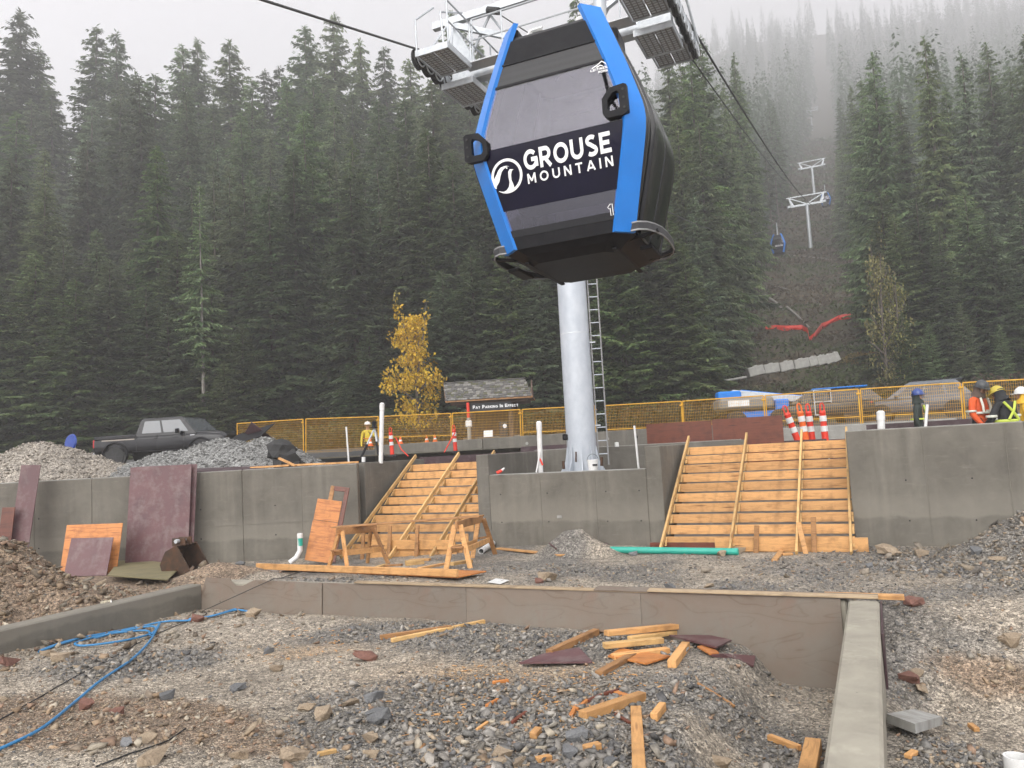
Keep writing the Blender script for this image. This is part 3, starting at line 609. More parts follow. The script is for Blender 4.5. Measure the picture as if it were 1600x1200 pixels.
def lettering(text, x0, x1, z0, z1, w, fr_xz, gap=.14):
    G = glyphs(w); tot = sum(G[c][0] for c in text) + gap * (len(text) - 1); sx = (x1 - x0) / tot; sz = z1 - z0; mb = MB(); x = 0
    k = 0
    for c in text:
        for st_ in G[c][1]:
            ribbon(mb, st_, w, lambda p, q, l, x=x: fr_xz(x0 + (x + p) * sx, z0 + q * sz, l), k % 4); k += 1
        x += G[c][0] + gap
    return mb

# ================================================================== gondola cabin
ZW = [0, .25, .43, .7, .95, 1.05, 1.15, 1.25, 1.35, 1.6, 1.83, 2.12, 2.26, 2.45, 2.62]
def HW(z): return float(np.interp(z, [0, .5, .95, 1.08, 1.15, 1.25, 1.38, 1.9, 2.45, 2.7], [.72, .835, .938, .962, .967, .962, .94, .79, .605, .52]))
def HL(z): return float(np.interp(z, [0, .5, .95, 1.08, 1.15, 1.25, 1.38, 2.0, 2.45, 2.7], [.83, .895, .952, .963, .965, .963, .95, .85, .765, .71]))
CH = .17
def make_gondola(name, label, loc, rz, roll=0.0, scale=1.0, detail=True, group=None):
    t = thing(name, label, 'gondola', loc, group=group, rot=(0, -roll, rz)); t.scale = (scale,) * 3
    fr = lambda x, z, l=0: Vector((x, -HL(z) - .010 - .0006 * l, z))
    for sx in (1, -1):
        for sy in (-1, 1):                               # corner strips
            rings = []
            for z in ZW:
                hw, hl = HW(z), HL(z); p0 = Vector((hw - .002, hl - CH, z)); p1 = Vector((hw - CH, hl - .002, z)); n = Vector((.7, .7, 0)); e = (p0 - p1).normalized() * .012
                ring = [p0 + n * .03 + e, p1 + n * .03 - e, p1 - n * .03 - e, p0 - n * .03 + e]; rings.append([Vector((p.x * sx, p.y * sy, p.z)) for p in ring])
            mb = MB(); mb.loft(rings); mb.build('corner_strip', MAT['blue' if sy < 0 else 'black_gloss'], t, smooth=40)
        # door side: leaves with raised ribs
        for (f0, f1, off, nm, mt) in ((-1, -.84, .0, 'door_frame', 'black_gloss'), (-.84, -.74, -.04, 'door_seal', 'black_matte'), (-.74, -.03, .03, 'door_leaf', 'black_gloss'), (-.03, .03, -.02, 'door_seal', 'black_matte'), (.03, .74, .03, 'door_leaf', 'black_gloss'), (.74, .84, -.04, 'door_seal', 'black_matte'), (.84, 1, .0, 'door_frame', 'black_gloss')):
            rings = []
            for z in [.02] + ZW[1:-1]:
                hw, k = HW(z), HL(z) - CH; o = hw + off + .05 * math.sin(pi * min(1, z / 2.4))
                ring = [(o - .03, f0 * k), (o, f0 * k + .012), (o + .008, (f0 + f1) / 2 * k), (o, f1 * k - .012), (o - .03, f1 * k), (hw - .1, f1 * k - .004), (hw - .1, f0 * k + .004)]
                rings.append([Vector((x * sx, y, z)) for x, y in ring])
            mb = MB(); mb.loft(rings); mb.build(nm, MAT[mt], t, smooth=35)
        if detail:                                        # pale trim line up the door edge
            for f in (-.9,):
                mb = MB(); mb.tube([((HW(z) + .012) * sx, f * (HL(z) - CH), z) for z in np.linspace(.15, 2.4, 16)], .010, 6); mb.build('door_trim', MAT['dark_grey'], t, smooth=60)
    for sy in (-1, 1):                                    # end faces
        def panel(nm, z0, z1, mt, off=0.0, thick=.012, par=None, n=10, inset=0.0):
            zs = [z0 + (z1 - z0) * i / n for i in range(n + 1)]; rings = []
            for z in zs:
                x = HW(z) - CH + .004 - inset; y = HL(z) + off; rings.append([Vector((-x, sy * y, z)), Vector((x, sy * y, z)), Vector((x, sy * (y - thick), z)), Vector((-x, sy * (y - thick), z))])
            mb = MB(); mb.loft(rings); return mb.build(nm, MAT[mt], par or t, smooth=30)
        wnd = panel('window_pane', .21, 1.828, 'cabin_glass', 0, .008)
        panel('printed_band', .43, 1.12, 'navy', .0035, .003, wnd)
        panel('window_gasket', 1.83, 1.86, 'black_matte', .006, .03); panel('vent_panel', 1.862, 2.10, 'vent', -.004); panel('vent_frame', 2.102, 2.125, 'black_matte', .006, .03)
        panel('top_trim', 2.127, 2.40, 'black_matte', .0, .03); panel('bottom_trim', .0, .13, 'black_matte', .0, .03); panel('number_strip', .132, .208, 'black_gloss', .004, .03)
    rings = [[Vector((x * (HW(z) - .05), y * (HL(z) - .05), z2)) for x, y in ((-.8, -1), (.8, -1), (1, -.8), (1, .8), (.8, 1), (-.8, 1), (-1, .8), (-1, -.8))] for z, z2 in ((2.38, 2.36), (2.45, 2.44), (2.45, 2.46))]
    mb = MB(); mb.loft(rings); mb.build('roof', MAT['dark_grey'], t)
    rings = [[Vector((x * k, y * l, z)) for x, y in ((-.75, -1), (.75, -1), (1, -.78), (1, .78), (.75, 1), (-.75, 1), (-1, .78), (-1, -.78))] for k, l, z in ((.5, .6, -.13), (.62, .74, -.06), (.72, .82, 0.0), (.72, .82, .02))]
    mb = MB(); mb.loft(rings); mb.build('floor_pan', MAT['black_matte'], t)
    if not detail:
        return t
    for sy in (-1, 1):
        mb = MB(); mb.box((0, 0, 0), (1.1, .42, .07), None, .02); mb.build('bench_seat', MAT['dark_grey'], t, (0, sy * .6, .5))
        mb = MB(); mb.box((0, 0, 0), (1.1, .06, .5), None, .02); mb.build('bench_back', MAT['dark_grey'], t, (0, sy * .78, .8))
    for x in (-.5, .5):
        mb = MB(); mb.box((0, 0, 0), (.06, 1.3, .03), None, .01); mb.build('floor_beam', MAT['black_matte'], t, (x, 0, -.12))
    # window blinds / far mullion seen through the glass
    mb = MB(); mb.tube([(-.02, .2, 2.3), (-.02, -.2, 2.2), (.0, -.6, 1.9)], .012, 6); mb.build('ceiling_rail', MAT['dark_grey'], t)
    # guide rails under both sides
    for sx in (1, -1):
        path = [(.70, -.72), (.78, -.73), (.86, -.67), (.92, -.54), (.965, -.36), (.98, -.12), (.98, .12), (.965, .36), (.92, .54), (.86, .67), (.78, .73), (.70, .72)]
        sk = thing('guide_rail', None, None); sk.parent = t
        del_keys = None
        mb = MB(); mb.loft([[Vector((x * sx, y, z)) + Vector((o * sx, 0, 0)) for o, z in ((0, .015), (.015, .015), (.015, .09), (0, .09))] for x, y in path]); mb.build('rail_web', MAT['dark_grey'], sk, smooth=40)
        for z in (.012, .094): mb = MB(); mb.tube([(x * sx + .008 * sx, y, z) for x, y in path], .010, 6); mb.build('rail_edge', MAT['rail_steel'], sk, smooth=60)
        for y in (-.5, .5): mb = MB(); mb.beam((.55 * sx, y, -.05), (.96 * sx, y, .03), .06, .03); mb.build('rail_bracket', MAT['black_matte'], sk)
        mb = MB(); mb.box((0, 0, 0), (.14, .5, .04), None, .008); mb.build('latch_box', MAT['black_matte'], sk, (.78 * sx, -.1, -.09))
    # loop handles on the front and back
    for sy in (-1, 1):
        for sx, zc, hh in ((1, 1.31, .185), (-1, 1.17, .185)):
            z0 = zc; xo = .725 if sx > 0 else .86; hs_ = .88; pts = [(-.155, -.12), (-.1, -.185), (.10, -.185), (.155, -.15), (.155, .17), (.12, .19), (-.05, .175), (-.15, .06)]
            inn = [(-.095, -.075), (-.07, -.105), (.03, -.105), (.055, -.08), (.055, .10), (.03, .12), (-.02, .105), (-.09, .03)]
            fo = lambda p, d_: Vector((sx * (xo + p[0] * hs_), sy * (HL(zc) + .03 + d_), z0 + p[1] * hs_))
            mb = MB(); n = len(pts); vs = [fo(p, .03) for p in pts] + [fo(p, .03) for p in inn] + [fo(p, -.035) for p in pts] + [fo(p, -.035) for p in inn]; fs = []
            for k in range(n):
                l = (k + 1) % n; fs += [(k, l, n + l, n + k), (2 * n + k, 2 * n + l, l, k), (n + k, n + l, 3 * n + l, 3 * n + k), (2 * n + k, 3 * n + k, 3 * n + l, 2 * n + l)]
            mb.add(vs, fs); h_ = mb.build('loop_handle', MAT['black_matte'], t)
            for zz in (-.1, .02, .12): mb = MB(); mb.cyl(fo((.11, zz), .032), fo((.11, zz), .038), .014, 8); mb.build('bolt', MAT['rubber'], h_)
    # prints on the downhill end
    mb = lettering('GROUSE', -.335, .635, .812, 1.03, .21, fr, .15); mb.build('name_print', MAT['white_print'], t)
    mb = lettering('MOUNTAIN', -.315, .635, .668, .775, .185, fr, .48); mb.build('name_print', MAT['white_print'], t)
    cx, cz, R_ = -.548, .803, .182
    Lp = lambda x, y, l=0: fr(cx + x * R_ / 1.0, cz + y * R_, l)
    def ring_pt(a_, r): return (r * cos(radians(a_)), r * sin(radians(a_)) * 1.03)
    mb = MB(); n = 60; a0, a1 = -128, 218; vs = []
    for i in range(n + 1):
        a_ = a0 + (a1 - a0) * i / n; th = .16 * min(1, (i + 1.5) / 8, (n + 5 - i) / 10)
        vs += [Lp(*ring_pt(a_, 1.0)), Lp(*ring_pt(a_, 1.0 - th))]
    mb.add(vs, [(2 * i, 2 * i + 1, 2 * i + 3, 2 * i + 2) for i in range(n)]); lg = mb.build('emblem_print', MAT['white_print'], t)
    def blade(left, right, l):
        mb = MB(); m = len(left); vs = []
        for p, q in zip(left, right): vs += [Lp(p[0], p[1], l), Lp(q[0], q[1], l)]
        mb.add(vs, [(2 * i, 2 * i + 1, 2 * i + 3, 2 * i + 2) for i in range(m - 1)]); mb.build('emblem_print', MAT['white_print'], t)
    blade([(-.86, -.42), (-.88, -.10), (-.66, .18), (-.50, .42), (-.33, .56), (-.12, .60), (.04, .60), (.22, .52)], [(-.78, -.56), (-.52, -.26), (-.40, .06), (-.29, .30), (-.14, .44), (.00, .50), (.08, .55), (.22, .515)], 2)
    blade([(.46, .30), (.24, .36), (.12, .22), (.10, -.1), (.13, -.40), (.06, -.66), (-.12, -.84), (-.36, -.90), (-.62, -.80)], [(.47, .285), (.36, .24), (.28, .0), (.27, -.3), (.37, -.62), (.40, -.84), (.14, -.95), (-.20, -.99), (-.60, -.815)], 3)
    mb = MB(); mb.add([Lp(.06 + .05 * cos(k * pi / 4), .46 + .05 * sin(k * pi / 4), 3) for k in range(8)], [tuple(range(8))]); mb.build('emblem_print', MAT['white_print'], t)
    mb = lettering('LEITNER', .475, .665, 1.735, 1.765, .2, fr, .2); mb.build('maker_print', MAT['white_print'], t)
    mb = lettering('POMA', .56, .665, 1.697, 1.727, .2, fr, .2); mb.build('maker_print', MAT['white_print'], t)
    mb = MB()
    for k, pl in enumerate(([(.49, 1.775), (.55, 1.80), (.60, 1.835), (.64, 1.80), (.655, 1.775)], [(.54, 1.775), (.585, 1.79), (.61, 1.775)])): ribbon(mb, pl, .011, fr, k)
    mb.build('maker_print', MAT['white_print'], t)
    mb = MB(); ribbon(mb, [(.520, .255), (.548, .285), (.572, .285), (.572, .17), (.546, .17), (.546, .245), (.534, .238), (.520, .255)], .008, lambda x, z, l=0: Vector((x, -HL(z) - .017, z)), 0); mb.build('number_print', MAT['white_print'], t)
    # roof gear and hanger
    mb = MB(); mb.box((0, 0, 0), (.12, .3, .16), None, .02); mb.build('roof_bracket', MAT['black_matte'], t, (-.44, -.52, 2.52))
    mb = MB(); mb.tube([(-.4, -.45, 2.5), (-.3, -.42, 2.66), (-.16, -.42, 2.66)], .03, 6); mb.build('roof_bracket', MAT['white'], t)
    mb = MB(); mb.cyl((-.02, -.5, 2.44), (-.02, -.5, 2.54), .018, 8); mb.build('roof_stub', MAT['black_matte'], t)
    mb = MB(); mb.box((0, 0, 0), (.12, .3, .1), None, .02); mb.build('roof_bracket', MAT['white'], t, (.34, -.45, 2.53))
    mb = MB(); mb.box((0, 0, 0), (.16, .4, .22), None, .03); mb.build('door_motor', MAT['black_matte'], t, (.62, -.2, 2.36))
    for x in (-.36, .36): mb = MB(); mb.tube([(x, -.55, 2.5), (x, .55, 2.5)], .02, 6); mb.build('roof_rail', MAT['galv'], t)
    for y in (-.5, .5): mb = MB(); mb.tube([(-.36, y, 2.5), (.36, y, 2.5)], .02, 6); mb.build('roof_rail', MAT['galv'], t)
    return t
def hanger(t, h, out):
    mb = MB(); mb.tube([(out * .7, 0, 2.42), (out * .8, 0, 2.75), (out * .9, 0, 3.2), (out, 0, 3.7), (out, 0, h)], [.10, .085, .075, .07, .06], 10); mb.build('hanger_arm', MAT['galv'], t, smooth=50)
    mb = MB(); mb.box((out, 0, h + .02), (.16, .7, .22), None, .03); mb.build('rope_grip', MAT['dark_grey'], t)
MAT['navy'] = pmat('navy_print', (.003, .0025, .012), (.005, .004, .018), 3, .2, spec=.12)
def vent_mat():
    m, t, b = base_mat('perforated_vent'); v_ = coords(t, (1, 1, 1)); vo = N(t, 'ShaderNodeTexVoronoi'); vo.inputs['Scale'].default_value = 70; vo.inputs['Randomness'].default_value = 0
    t.links.new(v_, vo.inputs['Vector']); t.links.new(ramp(t, vo.outputs['Distance'], [(.3, (.004, .004, .005)), (.42, (.016, .016, .018))]), b.inputs['Base Color']); b.inputs['Roughness'].default_value = .5; return m
MAT['vent'] = vent_mat(); MAT['rail_steel'] = pmat('rail_steel', (.3, .3, .3), (.22, .22, .22), 6, .4, .4)
g1 = make_gondola('gondola_cabin', 'large dark gondola cabin with blue corner strips hanging in front of the tower', (.975, 9.15, 4.27), -radians(21.5), radians(1.4), 1.035)

# ================================================================== lift line: towers and ropes
LTH = radians(24.3); LD, LV = Vector((cos(LTH), -sin(LTH), 0)), Vector((sin(LTH), cos(LTH), 0))
TB = Vector((1.5, 17.5, 1.25)); ARM = 11.35
tw = thing('lift_tower', 'tall grey steel lift tower with ladder standing in the concrete pier', 'tower', TB, -LTH)
Zt = lambda z: z - TB.z
mb = MB(); mb.lathe([(.335, 0), (.335, 3), (.325, 6.5), (.31, Zt(ARM) - .2)], 40); mb.build('post', MAT['galv_post'], tw, smooth=40)
for z in (3.3, 6.6): mb = MB(); mb.lathe([(.337, z), (.338, z + .015), (.334, z + .03)], 40); mb.build('weld_seam', MAT['galv'], tw, smooth=60)
mb = MB(); mb.lathe([(.62, 0), (.62, .05), (.34, .05)], 32); mb.build('base_plate', MAT['galv_post'], tw)
for k in range(10):
    a_ = 2 * pi * k / 10; c, s_ = cos(a_), sin(a_); mb = MB(); mb.prism([(.33, .05), (.60, .05), (.56, .12), (.40, .42), (.345, .75), (.33, .75)], .02, lambda p, q, d_: Vector((p * c - (d_ - .01) * s_, p * s_ + (d_ - .01) * c, q))); mb.build('gusset', MAT['galv_post'], tw)
MAT['dark_steel'] = pmat('weathered_steel', (.2, .2, .2), (.28, .28, .28), 8, .6, .2)
lad = thing('ladder', None, None); lad.parent = tw; lad.location = (.455, .14, .3); lad.rotation_euler = (0, 0, LTH)
for x in (-.11, .11): mb = MB(); mb.box((x, 0, 4.7), (.03, .035, 9.4)); mb.build('ladder_rail', MAT['dark_steel'], lad)
for k in range(31): mb = MB(); mb.cyl((-.11, 0, .25 + .3 * k), (.11, 0, .25 + .3 * k), .014, 6); mb.build('rung', MAT['galv_post'], lad)
for k in range(5): mb = MB(); mb.box((-.12, 0, .9 + 1.9 * k), (.2, .05, .03)); mb.build('ladder_bracket', MAT['galv'], lad)
def head(t, z, half, up, deep=True, s_=1.0):
    mb = MB(); mb.beam((-half, 0, z), (half, 0, z), .3 * s_, .32 * s_); mb.build('cross_arm', MAT['galv'], t)
    mb = MB(); mb.beam((-half - .55, 0, z + up), (half + .55, 0, z + up), .16 * s_, .18 * s_); mb.build('lifting_beam', MAT['galv'], t)
    for sg in (-1, 1):
        mb = MB(); mb.loft([[Vector((sg * (half - .45) + x, y, z + .1)) for x, y in ((-.28, -.1), (.28, -.1), (.28, .1), (-.28, .1))], [Vector((sg * (half + .1) + x, y, z + up)) for x, y in ((-.1, -.08), (.1, -.08), (.1, .08), (-.1, .08))]]); mb.build('end_post', MAT['galv'], t)
        mb = MB(); mb.beam((sg * .15, 0, z + .2), (sg * half, 0, z + up - .1), .12 * s_, .14 * s_); mb.build('brace', MAT['galv'], t)
head(tw, Zt(ARM), 2.75, 1.55)
mb = MB(); mb.box((0, 0, Zt(ARM)), (.75, .6, .4), None, .03); mb.build('arm_saddle', MAT['galv'], tw)
def grate_mat():
    m, t, b = base_mat('perforated_grating'); v_ = coords(t, (1, 1, 1)); br = N(t, 'ShaderNodeTexBrick'); br.inputs['Scale'].default_value = 9; br.inputs['Mortar Size'].default_value = .03; br.offset = .5
    br.inputs[1].default_value = (.62, .64, .66, 1); br.inputs[2].default_value = (.5, .52, .55, 1); br.inputs[3].default_value = (.16, .15, .15, 1); t.links.new(v_, br.inputs[0]); t.links.new(br.outputs[0], b.inputs['Base Color']); b.inputs['Roughness'].default_value = .5; b.inputs['Metallic'].default_value = .2; return m
MAT['grate'] = grate_mat()
for sg in (-1, 1):
    asm = thing('sheave_train', None, None); asm.parent = tw; asm.location = (sg * 2.95, 0, Zt(11.55))
    L = 2.9
    mb = MB(); mb.beam((0, -L / 2, -.12), (0, L / 2, -.12), .10, .18, ch=.02); mb.build('sheave_beam', MAT['galv'], asm)
    for k in range(8):
        y = -L / 2 + L * k / 7; mb = MB(); R_ = Matrix.Rotation(pi / 2, 3, 'Y')
        mb.lathe([(.05, -.075), (.20, -.06), (.24, -.055), (.24, -.02), (.215, 0), (.24, .02), (.24, .055), (.20, .06), (.05, .075)], 22, (0, y, -.26), R_); wl = mb.build('sheave_wheel', MAT['rubber'], asm, smooth=35)
        for q in (-.072, .072):
            mb = MB(); mb.tube([(q, y + .18 * cos(2 * pi * j / 18), -.26 + .18 * sin(2 * pi * j / 18)) for j in range(18)], .02, 6, closed=True); mb.build('rim_ring', MAT['galv'], wl)
            mb = MB(); mb.cyl((q, y, -.26), (q * 1.2, y, -.26), .06, 10); mb.build('hub', MAT['galv'], wl)
    for k in range(4):
        y = -L / 2 + L * (k * 2 + .5) / 7; mb = MB(); mb.prism([(y - .42, -.22), (y - .1, -.08), (y + .1, -.08), (y + .42, -.22), (y + .3, -.30), (y, -.18), (y - .3, -.30)], .16, lambda p, q, d_: Vector((d_ - .08 + .0, p, q + .02))); mb.build('rocker', MAT['galv'], asm)
    # catwalk beside the sheaves, in two steps, with guard rails
    cw = thing('catwalk', None, None); cw.parent = tw; cw.location = (sg * 2.42, 0, Zt(11.35))
    for (y0, y1, dz) in ((-1.75, -.62, -.12), (-.55, .55, -.42), (.62, 1.75, -.12)):
        for j in range(2):
            x = -.2 + .4 * j; mb = MB(); mb.box((0, 0, 0), (.37, y1 - y0 - .04, .03)); gr_ = mb.build('grating', MAT['dark_steel'], cw, (x, (y0 + y1) / 2, dz)); mb = MB(); ny_ = int((y1 - y0) / .095)
            for k in range(ny_):
                for q in range(3): mb.box((-.115 + .115 * q, -(y1 - y0) / 2 + .07 + k * .095, -.018), (.08, .045, .016))
            mb.build('grating_teeth', MAT['galv'], gr_)
        for x in (-.42, .42): mb = MB(); mb.box((0, 0, 0), (.03, y1 - y0, .15)); mb.build('toe_plate', MAT['galv'], cw, (x, (y0 + y1) / 2, dz + .03))
        for y in (y0, y1): mb = MB(); mb.box((0, 0, 0), (.86, .03, .15)); mb.build('toe_plate', MAT['galv'], cw, (0, y, dz + .02))
    for x in (-.42,):
        for y in (-1.7, -.58, .58, 1.7): mb = MB(); mb.tube([(x * sg * -1 * -1, y, -.1), (x * sg * -1 * -1, y, 1.0)], .022, 6); mb.build('rail_post', MAT['galv'], cw)
        for z in (.5, 1.0): mb = MB(); mb.tube([(x * sg, -1.7, z), (x * sg, 1.7, z)], .022, 6); mb.build('guard_rail', MAT['galv'], cw)
    mb = MB(); mb.tube([(.42 * sg, -1.7, -.1), (.42 * sg, -1.7, .75), (.2 * sg, -1.2, 1.25)], .025, 6); mb.build('guard_rail', MAT['galv'], cw)
    mb = MB(); mb.tube([(-.3 * sg, -1.7, -.1), (-.25 * sg, -1.7, .75), (-.1 * sg, -.3, 1.5)], .025, 6); mb.build('guard_rail', MAT['galv'], cw)
for x0 in (-2.0, -1.2, .9, 1.7):                          # arm walkway rails
    mb = MB(); mb.tube([(x0, -.45, Zt(ARM) + .1), (x0, -.45, Zt(ARM) + 1.15)], .022, 6); mb.build('rail_post', MAT['galv'], tw)
for z in (.62, 1.15): mb = MB(); mb.tube([(-2.0, -.45, Zt(ARM) + z), (1.7, -.45, Zt(ARM) + z)], .02, 6); mb.build('guard_rail', MAT['galv'], tw)
mb = MB(); mb.box((-.1, -.45, Zt(ARM) - .02), (4.2, .4, .03)); mb.build('grating', MAT['grate'], tw)
for sg in (-1, 1):                                       # lattice between arm and lifting beam
    for x0, x1 in ((.9, 1.75), (2.6, 1.75)): mb = MB(); mb.tube([(sg * x0, .12, Zt(ARM) + .15), (sg * x1, .12, Zt(ARM) + 1.5)], .035, 6); mb.build('lattice_bar', MAT['galv'], tw)
    mb = MB(); mb.tube([(sg * 3.1, -1.2, Zt(ARM) - .1), (sg * 2.9, 0, Zt(ARM) + 1.5), (sg * 3.1, 1.2, Zt(ARM) - .1)], .03, 6); mb.build('hoist_frame', MAT['galv'], tw)
    mb = MB(); mb.tube([(sg * 2.2, -1.2, Zt(ARM) - .1), (sg * 2.75, 0, Zt(ARM) + 1.5), (sg * 2.2, 1.2, Zt(ARM) - .1)], .03, 6); mb.build('hoist_frame', MAT['galv'], tw)
mb = MB(); mb.cyl((-1.65, -.2, Zt(ARM) + 1.42), (-1.35, -.25, Zt(ARM) + 1.28), .09, 12); mb.build('junction_canister', MAT['rubber'], tw)
mb = MB(); mb.box((2.95, -1.9, Zt(11.35)), (.14, .5, .3), None, .03); mb.build('brake_box', MAT['rubber'], tw)
mb = MB(); mb.tube([(-1.4, -.3, Zt(ARM) + 1.25), (-.6, -.3, Zt(ARM) + .5), (.1, -.3, Zt(ARM) + .1)], .015, 6); mb.build('signal_cable', MAT['rubber'], tw)

SL = TB + LD * -2.95; SR = TB + LD * 2.95; SL.z = SR.z = 11.55 + .0
T2 = Vector((55.5, 137.0, 35.2)); T2t = 44.2
def far_tower(x, y, zb, zt, half, label):
    t = thing('distant_lift_tower', label, 'tower', (x, y, zb), -LTH, 'lift towers up the mountain'); h = zt - zb
    mb = MB(); mb.lathe([(.36, -2), (.30, h)], 12); mb.build('post', MAT['galv'], t, smooth=50); head(t, h, half, 1.7, s_=1.1)
    for sg in (-1, 1): mb = MB(); mb.box((sg * (half + .1), 0, .0 + h - .3), (.6, 2.6, .5), None, .1); mb.build('sheave_train', MAT['galv'], t)
    return t
FT = [(55.5, 137, 35.0, 43.6, 'nearest distant white lift tower standing beside the far blue gondola'), (80.74, 194, 62, 70.7, 'second distant lift tower seen just above the nearest one'),
      (181.2, 430, 165, 187.6, 'third pale lift tower fading into the mist'), (320, 750, 358, 384, 'faintest topmost lift tower almost lost in cloud')]
for (x, y, zb, zt, lab) in FT: far_tower(x, y, float(hz(x, y)) - .5, zt, 2.9 if y < 300 else 3.8, lab)
def rope(name, pts, r, label, n=6):
    P = [Vector(p) for p in pts]; mb = MB(); mb.tube([p - P[0] for p in P], r, n); return tag(mb.build(name, MAT['steel_rope'], None, P[0], smooth=60), label, 'cable', 'lift cables')
def sag(p, q, s_, n=24): return [p.lerp(q, i / n) + Vector((0, 0, -4 * s_ * (i / n) * (1 - i / n))) for i in range(n + 1)]
def ends(i, sg):
    x, y, zb, zt, _ = FT[i]; return Vector((x, y, zt)) + LD * (2.95 * sg)
def station(S0): return [S0 - LV * s_ + Vector((0, 0, -.30 * (s_ - 1.4) if s_ > 1.4 else 0)) for s_ in (28, 20, 12, 6, 3, 1.5, .6, 0)]
gA = at(1213, 346, 108); GLO = Vector((gA.x, gA.y, gA.z))
e2L = ends(0, -1); tt = (GLO - SL).dot(LV) / (e2L - SL).dot(LV); GLO.x, GLO.y = SL.lerp(e2L, tt).x, SL.lerp(e2L, tt).y
pl = station(SL) + sag(SL, GLO, 3.0)[1:] + sag(GLO, e2L, .1, 4)[1:]
for i in range(3): pl += sag(ends(i, -1), ends(i + 1, -1), 2.0 + 2 * i, 12)[1:]
rope('haul_rope', pl, .026, 'thick haul rope running to the left wheels of the near tower', 8)
pr_ = station(SR) + sag(SR, ends(0, 1), 2.5)[1:]
for i in range(3): pr_ += sag(ends(i, 1), ends(i + 1, 1), 2.0 + 2 * i, 12)[1:]
rope('haul_rope', pr_, .03, 'thick haul rope running from the right wheels past the gondola uphill', 8)
c0 = at(1050, 48, 16.7); c1 = at(1247, 292, 136.5)
rope('signal_cable', sag(c0, c1, 1.2), .022, 'thinner dark cable just left of the right haul rope')
for k, (sg, dz) in enumerate(((-1.6, 1.7), (1.2, 1.7))):
    pts = []
    for i in range(3): pts += sag(Vector(FT[i][:2] + (FT[i][3] + dz,)) + LD * sg * 2, Vector(FT[i + 1][:2] + (FT[i + 1][3] + dz,)) + LD * sg * 2, 1.5, 8)
    rope('signal_cable', pts, .02, ('left' if k == 0 else 'right') + ' thin pale wire strung between the distant towers')
# ladder of the gondola in front
hanger(g1, 5.05 / 1.035, .52)
g2 = make_gondola('distant_gondola', 'small far blue gondola left of the nearest distant tower', (GLO.x, GLO.y, GLO.z - 4.75), -LTH, 0, 1.05, False, 'distant gondolas'); hanger(g2, 4.45, 0)
mb = lettering('GROUSE', -.375, .635, .812, 1.035, .215, lambda x, z, l=0: Vector((x, -HL(z) - .01, z)), .15); mb.build('name_print', MAT['white_print'], g2)
p3 = at(1287, 336, 160); e = ends(0, 1).lerp(ends(1, 1), (160 - 137) / 57.)
g3 = make_gondola('distant_gondola', 'smaller dark gondola hanging right behind the nearest distant tower', (e.x, e.y, e.z - 4.9), -LTH, 0, 1.05, False, 'distant gondolas'); hanger(g3, 4.5, 0)
